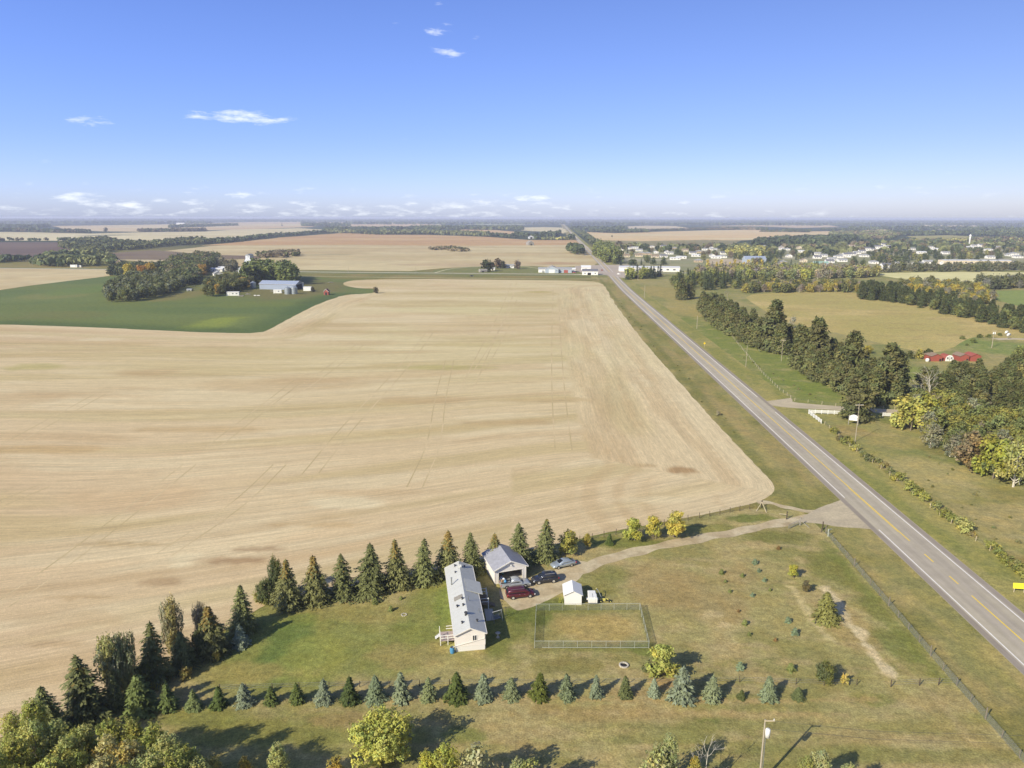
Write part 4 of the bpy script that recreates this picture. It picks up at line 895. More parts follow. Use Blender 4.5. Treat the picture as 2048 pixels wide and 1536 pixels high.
sap = [(1444, 1147, 1.35, 'dark sapling nearest the driveway bend in the paddock'), (1452, 1164, .8, 'tiny sapling just below the one nearest the driveway bend'), (1461, 1184, .9, 'small sapling third down the leftmost paddock line'), (1486, 1153, 1.1, 'low sapling second in line right of the driveway bend'), (1511, 1127, 1.4, 'bluish sapling highest in the middle of the paddock'),
       (1519, 1143, 1.0, 'small sapling just below the highest bluish one'), (1530, 1162, 1.0, 'small bluish sapling third down the middle line'), (1541, 1181, .8, 'small green sapling lowest of the middle line'), (1506, 1192, 1.0, 'bluish sapling in the centre of the paddock'), (1558, 1098, 1.1, 'dark brown sapling by the pale patch near the gate'),
       (1478, 1223, .7, 'tiny brown sapling above the two dark ones'), (1491, 1249, 1.3, 'dark green sapling left of the paddock centre'), (1500, 1270, .9, 'little sapling just below the dark green one'), (1552, 1281, .8, 'tiny brown sapling low in the paddock'), (1577, 1244, 1.4, 'bluish sapling right of the paddock centre'), (1591, 1268, 1.6, 'bright green sapling below the bluish one'),
       (1482, 1338, 1.6, 'bluish sapling left of two below the paddock'), (1583, 1341, 1.7, 'green sapling right of two below the paddock'), (752, 1207, 1.5, 'green sapling, upper of three on the lawn below the windbreak'), (783, 1222, 1.3, 'green sapling, lowest of three on the lawn below the windbreak'), (803, 1199, .9, 'small sapling, rightmost of three on the lawn below the windbreak')]
for (u, v, h, lab) in sap:
    x, y = P(u, v); plant('sapling', x, y, h * .72, lab, group=GP if u > 1000 else None, color=A(116, 134, 122) if 'bluish' in lab else (A(120, 100, 74) if 'brown' in lab else A(116, 126, 86)), wide=1.15)
# foreground wood at the lower left: crowns seen from above, placed by their tops
def top_px(kind, u, v, h, label, **k):
    x, y = P(u, v, h); return plant(kind, x, y, h, label, **k)
GA = 'aspens of the wood in the lower left corner'
r0 = random.Random(4)
asp = [(60, 1440, 11), (130, 1470, 10), (20, 1475, 11), (170, 1448, 9), (215, 1440, 9.5), (262, 1436, 9.5), (306, 1446, 10), (335, 1470, 11), (150, 1500, 11), (95, 1512, 12), (205, 1478, 10.5), (255, 1482, 11), (300, 1500, 12), (345, 1500, 11.5), (190, 1520, 12), (30, 1530, 12), (245, 1530, 12), (290, 1545, 12),
       (140, 1550, 12), (340, 1545, 11.5), (60, 1555, 12), (372, 1492, 10), (390, 1520, 10), (-20, 1500, 12), (110, 1440, 10), (60, 1400, 9), (20, 1425, 9.5), (385, 1560, 11), (150, 1455, 9)]
for i, (u, v, h) in enumerate(asp):
    au = 165 <= u <= 215 and v > 1470 or (u, v) == (255, 1482)
    plant_kind = 'autumn_aspen' if au else 'aspen'
    top_px(plant_kind, u, v, h, 'orange and yellow turning aspen in the lower left wood' if au else 'pale green aspen in the dense lower left wood', group=GA + (' turning yellow' if au else ''), color=r0.choice([A(176, 176, 98), A(186, 180, 104), A(160, 164, 90), A(192, 184, 104)]) if not au else A(200, 182, 112), wide=r0.uniform(.75, 1.0))
for (kd, u, v, h, w, c, lab) in (('willow', 765, 1430, 6.6, 1.12, A(186, 176, 66), 'large rounded yellow-green tree at the bottom left of centre, casting a long shadow'), ('aspen', 556, 1487, 8, .8, A(186, 180, 108), 'pale olive young aspen at the bottom edge, left of the rounded tree'), ('aspen', 425, 1512, 8, .8, A(186, 172, 96), 'yellowish aspen top at the bottom edge right of the wood'),
        ('autumn_aspen', 490, 1512, 7, .8, A(190, 168, 88), 'tan yellow bush top at the bottom edge'), ('autumn_aspen', 672, 1512, 6, .9, A(190, 166, 82), 'golden shrub at the left foot of the rounded tree'), ('aspen', 855, 1500, 7.5, .8, A(188, 188, 88), 'lime green aspen top right of the rounded tree'), ('aspen', 893, 1484, 8.5, .95, A(176, 178, 88), 'tall lime aspen at the bottom right of the rounded tree'),
        ('thin_tree', 950, 1492, 8, .9, A(180, 170, 116), 'thin pale aspen with visible branches at the bottom centre'), ('aspen', 1035, 1512, 7, .7, A(176, 170, 110), 'small pale aspen top at the bottom centre'), ('thin_tree', 1060, 1520, 7, .7, A(150, 156, 92), 'sparse green aspen top right of the small pale one'), ('aspen', 1345, 1468, 8, .75, A(168, 166, 104), 'pale aspen with white stem left of the bare tree'),
        ('thin_tree', 1320, 1490, 7, .8, A(166, 160, 96), 'sparse aspen at the left edge of the bottom right clump'), ('autumn_aspen', 1395, 1512, 5.5, .8, A(196, 176, 82), 'yellow shrub under the bare tree at the bottom'), ('aspen', 1650, 1500, 7, 1.0, A(176, 170, 112), 'pale aspen top at the bottom edge right of the power pole'), ('aspen', 1617, 1510, 6.5, .8, A(160, 162, 96), 'green aspen top just right of the power pole'),
        ('aspen', 1700, 1524, 6.5, .8, A(172, 166, 100), 'olive aspen top at the far right of the bottom edge')):
    top_px(kd, u, v, h, lab, color=c, wide=w, name='aspen_tree' if kd != 'willow' else 'rounded_tree')
top_px('bare_tree', 1412, 1478, 7.5, 'leafless pale tree at the bottom edge left of the power pole', wide=1.1)
top_px('bare_tree', 285, 1522, 12, 'pale leafless branches standing out of the lower left wood', wide=1.3)

# ---------------------------------------------------------------- bushes, verge shrubs east of the highway
GB = 'shrubs along the fence east of the highway'
sh = [(1668, 866, 2.0, 'lime'), (1680, 880, 1.6, 'brown'), (1695, 888, 2.4, 'lime'), (1712, 900, 1.8, 'yellow'), (1727, 912, 1.6, 'dull'), (1740, 922, 1.9, 'dull'), (1757, 925, 1.4, 'dull'), (1768, 935, 1.7, 'golden'), (1781, 945, 1.6, 'dull'), (1797, 960, 2.2, 'lime'), (1820, 978, 2.3, 'lime'), (1835, 990, 2.2, 'green'), (1848, 1000, 2.1, 'lime'), (1872, 1016, 1.8, 'olive'),
      (1890, 1032, 1.9, 'green'), (1905, 1042, 1.8, 'green'), (1928, 1060, 2.8, 'yellow'), (1945, 1072, 1.2, 'golden'), (1985, 1098, 1.8, 'lime'), (2000, 1112, 1.6, 'green'), (2018, 1128, 1.8, 'green'), (2034, 1140, 2.0, 'olive'), (2046, 1150, 2.2, 'lime')]
scol = {'lime': A(152, 154, 76), 'brown': A(130, 118, 76), 'yellow': A(174, 166, 84), 'dull': A(132, 130, 74), 'golden': A(168, 148, 78), 'green': A(134, 140, 70), 'olive': A(144, 138, 74)}
for i, (u, v, h, k) in enumerate(sh): plant('bush', *P(u, v), h, '%s shrub, %s from the far end along the east fence line' % (k, ORD[i]), 'bush', GB, scol[k], 1.15)
r1 = random.Random(9)
for (u0, v0, u1, v1, n, lab) in ((1480, 712, 1660, 812, 14, 'low green tuft along the pasture fence above the side road'), (1225, 585, 1440, 830, 26, 'dark weed clump in the ditch between stubble and highway'), (1760, 900, 2048, 1160, 22, 'low dull weed clump in the rough pasture by the highway')):
    for i in range(n):
        f = (i + r1.uniform(-.4, .4)) / n
        x, y = P(u0 + (u1 - u0) * f + r1.uniform(-3, 3), v0 + (v1 - v0) * f)
        if 'ditch' in lab: y = 200 + (P(u0, v0)[1] - 200) * (1 - f); x = road_x(y) - 17 + r1.uniform(-2, 2)
        plant('bush', x + (r1.uniform(3, 16) if 'pasture by' in lab else 0), y, r1.uniform(.35, .8), lab, 'weed', lab.replace('clump', 'clumps').replace('tuft', 'tufts'), r1.choice([A(144, 142, 82), A(156, 146, 88), A(132, 132, 76)]), 1.1, 'weed_clump')
x, y = P(1437, 830)
plant('bush', x, y, 1.6, 'pale dry bush alone in the verge beside the stubble', 'bush', None, A(170, 154, 110), .8)

# ---------------------------------------------------------------- pines beside the highway and the woods to the east
foot = [(1390, 622), (1424, 655), (1472, 682), (1504, 700), (1534, 707)]
fw = pp(foot)
def band(px, w0, w1):
    a = pp(px); return [(p[0] + w0, p[1]) for p in a] + [(p[0] + w1, p[1] + 4) for p in reversed(a)]
GPN = 'pines of the shelterbelt between highway and hay field'
fill(None, 6.0, [('pine', 1, 13.0, None, 1.0)], 'full dark olive pine in the shelterbelt beside the highway', GPN, world_poly=band([(1390, 618), (1424, 652), (1472, 680), (1504, 698), (1536, 706), (1556, 712)], 1.5, 17), seed=1)
fill(None, 6.0, [('pine', 1, 12.5, None, 1.05)], 'dense olive pine in the lower part of the shelterbelt', GPN + ', lower part', world_poly=band([(1583, 734), (1614, 755), (1643, 778), (1700, 806), (1722, 812)], 2.0, 19), seed=2)
for (u, vb, vt, lab) in ((1545, 700, 598, 'tallest pine of the upper shelterbelt group, right at its end'), (1601, 735, 650, 'pine at the left end of the lower shelterbelt group'), (1628, 745, 634, 'tall pine with a pointed top in the lower shelterbelt group'), (1700, 775, 660, 'very tall pine standing above the middle of the lower group'), (1772, 800, 684, 'broad tall pine at the right end of the lower group'),
                         (1790, 795, 700, 'full pine behind the broad one at the right end'), (1712, 838, 738, 'big pine standing over the ranch sign at the lane'), (1363, 599, 556, 'rounded pine at the top end of the shelterbelt'), (1380, 597, 560, 'second rounded pine at the top end of the shelterbelt')):
    plant_px('pine', u, vb, vt, lab, wide=1.05)
fill([(1340, 582), (1500, 578), (1500, 566), (1420, 558), (1345, 560)], 13, [('far_conifer', 3, 13, A(88, 96, 64), 1.2), ('mid_tree', 1, 9, None, 1)], 'dark tree in the clump north of the shelterbelt', 'trees in the clump north of the shelterbelt', seed=3)
MX = lambda t: [('mid_tree', 3, 9, A(128, 136, 82), 1.1, 'rounded green tree in the ' + t, 'green'), ('mid_yellow', 1.3, 7.5, A(178, 170, 80), 1.05, 'yellow-green autumn tree in the ' + t, 'yellow'), ('thin_tree', 1.6, 8.5, A(150, 146, 110), 1.1, 'thin greyish tree in the ' + t, 'grey'), ('mid_tree', 1, 8, A(150, 128, 80), 1.0, 'brownish tree in the ' + t, 'brown')]
# south-east wood
fill([(1812, 838), (1832, 868), (1870, 902), (1905, 922), (1935, 938), (1975, 945), (2010, 965), (2060, 980), (2160, 900), (2060, 860), (1960, 830), (1880, 805), (1820, 808)], 5.6, [('mid_tree', 3, 7, A(124, 130, 80), 1.1, 'rounded green tree at the front of the east wood', 'green'), ('mid_yellow', 1.6, 6.5, A(150, 150, 82), 1.05, 'yellow-green tree at the front of the east wood', 'yellow'),
      ('thin_tree', 1.5, 7, A(156, 150, 112), 1.1, 'thin greyish tree at the front of the east wood', 'grey'), ('grey_scrub', .5, 6, None, 1.2, 'leafless grey shrub at the front of the east wood', 'bare')], 'tree', 'trees at the front of the east wood', seed=5)
fill([(1830, 800), (1960, 830), (2160, 870), (2200, 760), (2040, 750), (1900, 765), (1850, 775)], 6.2, [('pine', 4, 9.5, A(106, 112, 68), 1.05, 'dark olive pine at the back of the east wood', 'pines'), ('mid_tree', 1.4, 8.5, A(126, 126, 86), 1.1, 'dull green tree at the back of the east wood', 'leafy')], 'tree', 'trees at the back of the east wood', seed=6)
for (kd, u, vb, vt, w, c, lab) in (('mid_yellow', 1822, 858, 795, 1.15, A(176, 166, 82), 'bright yellow tree at the front left corner of the east wood'), ('mid_yellow', 1856, 852, 792, 1.0, A(178, 170, 74), 'yellow-green tree right beside the bright yellow one'), ('mid_tree', 1940, 938, 862, 1.0, A(134, 114, 76), 'brown-leaved tree standing out at the front of the east wood'),
                                   ('bare_tree', 1860, 812, 726, 1.2, None, 'large pale leafless tree rising over the east wood'), ('bare_tree', 1838, 806, 748, 1.1, None, 'smaller pale leafless tree left of the large one'), ('thin_tree', 2030, 975, 870, .8, A(176, 178, 108), 'birch with a white stem at the right edge of the picture'), ('mid_yellow', 1990, 955, 880, 1.0, A(162, 166, 78), 'lime green tree left of the birch at the right edge'),
                                   ('mid_tree', 1838, 716, 700, 1, A(178, 160, 76), 'small yellow tree beside the red sheds'), ('mid_tree', 1820, 716, 702, 1, A(104, 108, 66), 'dark bush left of the red sheds'), ('mid_tree', 1855, 716, 696, 1.2, A(92, 98, 60), 'dark bush directly left of the first red shed'), ('mid_yellow', 1735, 706, 690, 1.3, A(196, 176, 80), 'yellow bush behind the shelterbelt pines'),
                                   ('mid_tree', 2040, 728, 690, 1.2, A(150, 148, 80), 'leafy tree at the right edge behind the sheds'), ('pine', 2046, 760, 700, 1.1, None, 'pine at the right edge beside the pond'), ('thin_tree', 1585, 655, 632, 1.0, A(180, 172, 140), 'pale dry tree between the shelterbelt pines'), ('grey_scrub', 1455, 600, 578, 1.0, None, 'pale leafless tree at the top of the hay field')):
    plant_px(kd, u, vb, vt, lab, color=c, wide=w)
for (u, v, h) in ((1925, 677, 1.8), (1946, 684, 2.4), (1935, 690, 1.2), (1960, 674, 2), (1978, 673, 1.8), (2000, 670, 1.5)): plant('bush', *P(u, v), h, 'low green bush on the slope above the red sheds', 'bush', 'bushes on the slope above the red sheds', A(120, 130, 70), 1.3)
# hedgerow round the hay field
fill([(1735, 592), (1800, 606), (1870, 624), (1950, 640), (2060, 668), (2080, 650), (1960, 622), (1880, 606), (1800, 590), (1740, 580)], 8.0, [('pine', 5, 11, A(92, 102, 64), 1.1, 'dark pine in the diagonal row beyond the hay field', ''), ('mid_tree', 1, 8, None, 1, 'dull green tree in the diagonal row beyond the hay field', 'leafy')], 't', 'trees of the diagonal row beyond the hay field', seed=7)
fill([(1722, 598), (1745, 600), (1790, 606), (1790, 592), (1722, 584)], 7, [('pine', 5, 11, A(90, 100, 62), 1.1)], 'dark pine at the left end of the diagonal row', 'pines at the left end of the diagonal row', seed=8)
fill([(1795, 580), (1880, 598), (1950, 616), (1990, 600), (1960, 578), (1880, 570), (1800, 568)], 9, [('mid_tree', 2, 8, A(136, 136, 88), 1.1, 'green tree in the hedge behind the diagonal row', 'green'), ('thin_tree', 2, 8, A(160, 150, 118), 1.1, 'thin greyish tree in the hedge behind the diagonal row', 'grey'), ('mid_yellow', 1, 8, A(200, 176, 78), 1.1, 'yellow tree in the hedge behind the diagonal row', 'yellow')], 't', 'trees in the hedge behind the diagonal row', seed=9)
fill([(1950, 580), (2060, 574), (2070, 564), (1960, 568)], 9, [('far_leafy', 2, 8, A(112, 114, 80), 1.1, 'dark green tree in the right hand hedge', ''), ('thin_tree', 1, 9, A(160, 154, 128), 1.1, 'greyish tree in the right hand hedge', 'grey')], 't', 'trees in the right hand hedge', seed=10)
fill([(1490, 586), (1722, 584), (1722, 574), (1600, 570), (1490, 576)], 8, [('mid_tree', 2, 7, A(122, 124, 78), 1.1, 'green tree in the hedge along the top of the hay field', 'green'), ('mid_yellow', 1.2, 7, A(192, 172, 84), 1.1, 'yellow tree in the hedge along the top of the hay field', 'yellow'), ('thin_tree', 1.4, 7, A(170, 152, 122), 1.1, 'pinkish grey tree in the hedge along the top of the hay field', 'grey')], 't', 'trees in the hedge along the top of the hay field', seed=11)
fill([(1380, 560), (1500, 560), (1740, 556), (1745, 545), (1600, 540), (1480, 541), (1385, 550)], 12, [('far_leafy', 3, 8, A(150, 148, 88), 1.1, 'olive tree in the scrub before the town', 'olive'), ('far_leafy', 2, 8, A(176, 158, 120), 1.1, 'tan and pinkish tree in the scrub before the town', 'tan'), ('far_leafy', 1.5, 8, A(176, 170, 84), 1.1, 'yellow-green tree in the scrub before the town', 'yellow'), ('thin_tree', .8, 9, A(176, 158, 136), 1.0, 'bare greyish tree in the scrub before the town', 'grey')], 't', 'trees in the scrub before the town', seed=12)
HWANG = -.075
def nth0(n): return '%d%s' % (n, 'th' if 10 <= n % 100 <= 20 else {1: 'st', 2: 'nd', 3: 'rd'}.get(n % 10, 'th'))
def c4(x, y): return (1230 + x / 4.995, 425 + y / 4.995)
def c5(x, y): return (1640 + x / 5.02, 425 + y / 5.02)
hl = [(c4(60, 385), 1), (c4(195, 360), 5), (c4(240, 385), 0), (c4(110, 445), 2), (c4(410, 405), 5), (c4(400, 450), 2), (c4(545, 415), 0), (c4(700, 385), 2), (c4(905, 375), 4), (c4(985, 375), 0), (c4(970, 440), 0), (c4(1010, 455), 5), (c4(1070, 450), 4), (c4(600, 470), 5), (c4(1485, 345), 0), (c4(1650, 368), 5), (c4(1720, 372), 4), (c4(1860, 540), 2), (c4(1640, 540), 0), (c4(2020, 455), 1), (c4(2025, 418), 0),
      (c4(480, 345), 1), (c4(840, 400), 6), (c4(330, 420), 6), (c4(1400, 440), 0), (c5(185, 450), 4), (c5(320, 425), 1), (c5(265, 445), 3), (c5(420, 395), 1), (c5(370, 410), 0), (c5(470, 380), 3), (c5(520, 375), 1), (c5(560, 360), 3), (c5(600, 345), 1), (c5(640, 335), 3), (c5(690, 345), 0), (c5(120, 475), 0), (c5(1110, 350), 4), (c5(880, 325), 0), (c5(1545, 335), 0), (c5(1615, 340), 3), (c5(1690, 375), 4), (c5(1900, 430), 0),
      (c5(1890, 505), 4), (c5(660, 562), 3), (c5(800, 525), 0), (c5(985, 525), 0), (c5(1270, 515), 5), (c5(320, 340), 2), (c5(1800, 350), 6), (c5(1500, 350), 5), (c5(30, 440), 0), (c5(95, 500), 1), (c5(1395, 320), 6)]
rq = random.Random(12)
for v_, us in ((497, (1260, 1310, 1350, 1420, 1560, 1600, 1830, 1870, 1990)), (506, (1240, 1290, 1340, 1385, 1440, 1600, 1840, 1890, 2020)), (515, (1232, 1275, 1330, 1370, 1400, 1585, 1680, 1725, 1980, 2035)), (524, (1400, 1570, 1600, 1680, 1740, 1860))):
    for u_ in us: hl.append(((u_ + rq.uniform(-8, 8), v_ + rq.uniform(-2.5, 2.5)), rq.choice([0, 0, 1, 2, 4, 4, 5, 6])))
hl.sort(key=lambda t: t[0][0])
AVOID = np.array([P(*q[0]) for q in hl])
# ---------------------------------------------------------------- distant tree belts (nobody could count them)
def clash(X, Y, back=-170):
    r = np.zeros(len(X), bool)
    for ax, ay in AVOID:
        dx = X - ax - (Y - ay) * ax / ay; dy = Y - ay
        r |= (np.abs(dx) < 11) & (dy > back) & (dy < 9)
    return r
def belt(name, line, depth, h, sp, tints, k=9, dens=1.0, seed=0, w=1.0, raw=None, avoid=False):
    r = np.random.default_rng(seed + 100)
    if raw: poly = pp(raw)
    else:
        a = pp(line); dirn = [(p[0] / math.hypot(*p), p[1] / math.hypot(*p)) for p in a]
        poly = a + [(p[0] + d[0] * depth, p[1] + d[1] * depth) for p, d in reversed(list(zip(a, dirn)))]
    ar = abs(sum(poly[i][0] * poly[(i + 1) % len(poly)][1] - poly[(i + 1) % len(poly)][0] * poly[i][1] for i in range(len(poly)))) / 2
    bx = [p[0] for p in poly]; by = [p[1] for p in poly]
    n = int(min(14000, ar / sp ** 2 * dens)); bb = (max(bx) - min(bx)) * (max(by) - min(by))
    m = int(n * bb / ar * 1.02) + 5; m = min(m, 400000)
    X = r.uniform(min(bx), max(bx), m); Y = r.uniform(min(by), max(by), m); ok = inside(X, Y, poly); X, Y = X[ok], Y[ok]
    cl = fbm(X, Y, sp * 5, 3, seed) ; ok = cl > .5 - .3 * dens; X, Y = X[ok], Y[ok]; n = len(X)
    if n == 0: return
    if avoid:
        ok = ~clash(X, Y); X, Y = X[ok], Y[ok]; n = len(X)
    hh = h * r.uniform(.6, 1.2, n) * (.75 + .5 * fbm(X, Y, sp * 6, 2, 3)); ww = np.maximum(hh * .36, sp * .62) * w
    T = np.array(tints)[np.minimum((fbm(X, Y, sp * 4, 3, 7) * 1.35 * len(tints) - .18 * len(tints)).clip(0).astype(int), len(tints) - 1)] * r.uniform(.8, 1.2, (n, 1))
    d = r.normal(size=(n, k, 3)); d /= np.linalg.norm(d, axis=2)[..., None]; d[:, :, 2] = np.abs(d[:, :, 2]) * 1.1 - .25
    C = np.stack([X, Y, hh * .5], 1)[:, None] + d * np.stack([ww * .75, ww * .75, hh * .42], 1)[:, None] * r.uniform(.7, 1.05, (n, k, 1))
    C[..., 2] = np.maximum(C[..., 2], .25 * hh[:, None] * r.uniform(.6, 1, (n, k)))
    sz = (ww * .62)[:, None] * r.uniform(.7, 1.2, (n, k))
    V, q = cards(C.reshape(-1, 3), (d + r.normal(0, .3, d.shape)).reshape(-1, 3), sz.ravel(), sz.ravel() * np.repeat(np.minimum(1.0, hh / ww), k) * .9, r)
    colr = np.repeat(np.repeat(T, k, 0) * r.uniform(.8, 1.2, (n * k, 1)), 4, 0)
    me = mesh_np(name, V, q, colr); o = link(name, me, None, M_leaf); o.color = (1, 1, 1, 1)
    tag(o, kind='stuff')
DK = A(88, 98, 70); DG = A(108, 118, 80); OG = A(136, 138, 92); BR = A(140, 126, 100); YL = A(178, 170, 100)
B = belt
B('tree_belt', [(-20, 465), (60, 465), (130, 467), (181, 467.5)], 260, 14, 13, [DK, DG, BR], seed=1)
B('tree_belt', [(-20, 456), (60, 459), (100, 455)], 700, 16, 26, [DK, DG], seed=2)
B('tree_belt', [(-20, 484.5), (110, 483.5)], 16, 10, 10, [DG, BR, OG], seed=3, dens=.7)
B('tree_belt', [(118, 484), (180, 482), (230, 488), (240, 492)], 40, 11, 10, [DG, OG], seed=4)
B('tree_belt', None, 0, 13, 9.5, [DG, OG, DK], seed=5, raw=[(120, 498), (140, 488), (215, 481), (240, 489), (300, 492), (340, 487), (410, 482), (412, 489), (340, 493), (280, 500), (235, 503), (200, 511), (172, 513), (150, 505)])
B('tree_belt', [(405, 489.5), (470, 485.5), (550, 474.5), (600, 471.5), (655, 466)], 110, 13, 10, [DK, DG, DG], seed=6, k=8)
B('tree_belt', [(60, 523), (110, 514), (150, 513), (195, 511), (205, 522), (200, 534), (66, 536)], 0, 12, 9, [DG, OG, DK], seed=7, raw=[(64, 535), (150, 535), (232, 534), (232, 523), (196, 512), (150, 512), (110, 516), (70, 524)])
B('tree_belt', [(-30, 529), (62, 524)], 60, 10, 9, [DK, DG], seed=8)
B('tree_belt', [(276, 465.5), (340, 465), (412, 463.5)], 170, 14, 14, [DG, BR, DK], seed=9)
B('tree_belt', [(340, 457), (400, 455), (475, 452)], 500, 14, 20, [DK, DG], seed=10)
B('tree_belt', [(604, 453.5), (700, 453.5)], 330, 20, 16, [DK, DG], seed=11)
B('tree_belt', [(648, 466), (700, 468), (760, 470), (820, 469), (876, 469.5), (930, 471), (976, 474)], 300, 14, 14, [DG, OG, DK], seed=12)
B('tree_belt', [(650, 463), (760, 462), (880, 463)], 400, 17, 17, [DK, DG], seed=13)
B('tree_belt', [(978, 474.5), (1032, 476)], 90, 16, 11, [DG, DK], seed=14)
B('tree_belt', [(1030, 472), (1060, 475), (1072, 479.5)], 120, 14, 13, [DG, DK], seed=15)
B('tree_belt', [(1070, 479), (1086, 479.5)], 90, 18, 11, [DK], seed=16); B('tree_belt', [(1086, 479.5), (1140, 479.5)], 40, 8, 9, [YL, OG, OG], seed=17)
B('tree_belt', [(1084, 474), (1115, 474), (1120, 470)], 260, 18, 14, [DK, DG], seed=18); B('tree_belt', [(1138, 480), (1149, 480)], 110, 18, 10, [DK], seed=19)
B('tree_belt', [(820, 461), (880, 459), (960, 460), (1045, 461)], 500, 17, 19, [DK, DG, OG], seed=20, dens=.9)
B('tree_belt', [(966, 459), (1045, 459)], 350, 18, 18, [DK], seed=21)
B('tree_belt', None, 0, 10, 9.5, [DG, OG], seed=22, raw=[(1140, 458), (1150, 462), (1172, 478), (1186, 490), (1200, 500), (1212, 506), (1212, 498), (1190, 482), (1168, 466), (1150, 457)])
B('tree_belt', None, 0, 14, 8.5, [DK, DG], seed=23, raw=[(1133, 506), (1136, 497), (1152, 497), (1168, 504), (1166, 511), (1150, 510)])
B('tree_belt', [(1180, 464.5), (1230, 466), (1296, 464.5)], 240, 14, 14, [DG, DK], seed=24)
B('tree_belt', [(1296, 461.5), (1400, 458.5), (1534, 459)], 110, 9, 11, [DG, BR], seed=25); B('tree_belt', [(1440, 458), (1534, 459.5)], 320, 13, 15, [DG, BR], seed=26)
B('tree_belt', [(1520, 463), (1560, 463.5)], 60, 8, 12, [DG, BR], seed=27); B('tree_belt', [(1565, 463.5), (1620, 464)], 180, 14, 13, [DG, DK], seed=28)
B('tree_belt', None, 0, 5, 7, [A(110, 112, 66), BR], seed=29, raw=[(856, 499), (905, 495), (938, 501), (936, 503.5), (905, 504), (890, 500), (860, 501)], dens=.8)
B('tree_belt', None, 0, 7, 7, [A(104, 108, 66), BR], seed=30, raw=[(516, 511), (552, 506.5), (598, 506.5), (600, 513), (560, 517), (518, 516)])
B('tree_belt', None, 0, 16, 11, [DK, DK, DG], seed=31, avoid=True, raw=[(1500, 497), (1560, 494), (1640, 492), (1700, 486), (1716, 478), (1640, 476), (1560, 481), (1510, 486)])
B('tree_belt', None, 0, 12, 12, [DG, OG, BR], seed=32, avoid=True, raw=[(1660, 476), (1780, 478), (1800, 470), (1780, 464), (1660, 466)])
B('tree_belt', [(1784, 470.5), (1880, 469), (1960, 470), (2048, 474), (2100, 474)], 300, 15, 15, [DG, DK, OG], seed=33)
B('tree_belt', [(1930, 464), (2000, 466), (2100, 466)], 700, 15, 24, [DG, DK], seed=34); B('tree_belt', [(1640, 460), (1720, 460)], 120, 12, 14, [DG], seed=35)
B('tree_belt', None, 0, 9, 13, [OG, BR, DG, YL], seed=36, avoid=True, raw=[(1780, 500), (1900, 498), (2060, 500), (2100, 480), (1980, 476), (1900, 482), (1800, 480)], dens=.4)
for i, (u0, u1, v, dp, t) in enumerate(((-60, 420, 449, 1500, [DK, DG]), (-60, 560, 444.5, 3500, [DK]), (600, 1130, 449.5, 900, [DK, DG]), (420, 1130, 445, 2500, [DK]), (1140, 2110, 450.5, 1500, [DK, DG]), (1140, 2110, 445.5, 3800, [DK]), (-100, 2140, 441.5, 5500, [DK]), (1700, 2110, 459, 600, [DK, DG]), (1140, 1250, 461, 700, [DK, DG]))):
    B('distant_wood', [(u, v) for u in np.linspace(u0, u1, 5)], dp, 17, 95426 * 0 + (65 * 1422 / (v - 435)) / 95, t, k=5, seed=60 + i, w=.62, dens=.75)

# ---------------------------------------------------------------- generic buildings
def bm_box(V, Q, x0, x1, y0, y1, z0, z1):
    o = len(V); V += [(x0, y0, z0), (x1, y0, z0), (x1, y1, z0), (x0, y1, z0), (x0, y0, z1), (x1, y0, z1), (x1, y1, z1), (x0, y1, z1)]
    Q += [tuple(o + i for i in f) for f in ((0, 3, 2, 1), (4, 5, 6, 7), (0, 1, 5, 4), (1, 2, 6, 5), (2, 3, 7, 6), (3, 0, 4, 7))]
class MB:
    def __init__(s): s.V = []; s.Q = []
    def box(s, x0, x1, y0, y1, z0, z1): bm_box(s.V, s.Q, min(x0, x1), max(x0, x1), min(y0, y1), max(y0, y1), min(z0, z1), max(z0, z1)); return s
    def add(s, V, Q): o = len(s.V); s.V += [tuple(v) for v in V]; s.Q += [tuple(o + i for i in q) for q in Q]; return s
    def tube(s, pts, rad, k=8, cap=True):
        if not hasattr(rad, '__len__'): rad = [rad] * len(pts)
        V, q = tube_np(pts, rad, k); n = len(V); s.add(V, q)
        if cap: o = len(s.V) - n; s.Q.append(tuple(o + i for i in range(k - 1, -1, -1))); s.Q.append(tuple(o + n - k + i for i in range(k)))
        return s
    def prism(s, prof, axis, a0, a1):
        """extrude a profile of 2-D points along axis: 'y' profile is (x,z), 'x' profile is (y,z), 'z' profile is (x,y)"""
        f = {'y': lambda p, a: (p[0], a, p[1]), 'x': lambda p, a: (a, p[0], p[1]), 'z': lambda p, a: (p[0], p[1], a)}[axis]
        o = len(s.V); n = len(prof); s.V += [f(p, a0) for p in prof] + [f(p, a1) for p in prof]
        s.Q += [tuple(o + (i, (i + 1) % n, (i + 1) % n + n, i + n)[t] for t in range(4)) for i in range(n)]
        s.Q += [tuple(o + i for i in range(n - 1, -1, -1)), tuple(o + n + i for i in range(n))]
        return s
    def mesh(s, name, mat, smooth=False, bevel=0):
        me = bpy.data.meshes.new(name); me.from_pydata(s.V, [], s.Q)
        import bmesh
        b = bmesh.new(); b.from_mesh(me)
        if bevel: bmesh.ops.bevel(b, geom=b.edges[:], offset=bevel, segments=2, affect='EDGES', profile=.6)
        bmesh.ops.recalc_face_normals(b, faces=b.faces[:]); b.to_mesh(me); b.free()
        if mat: me.materials.append(mat)
        if smooth:
            for p in me.polygons: p.use_smooth = True
        return me
    def build(s, name, mat, parent=None, smooth=False, bevel=0, label=None):
        o = link(name, s.mesh(name, mat, smooth, bevel), parent)
        if label: o['label'] = label
        return o
def empty(name, x, y, rz, label, cat, group=None, z=0.0):
    o = bpy.data.objects.new(name, None); COL.objects.link(o); o.location = (x, y, z); o.rotation_euler = (0, 0, rz); o.empty_display_size = .5
    return tag(o, label, cat, group)
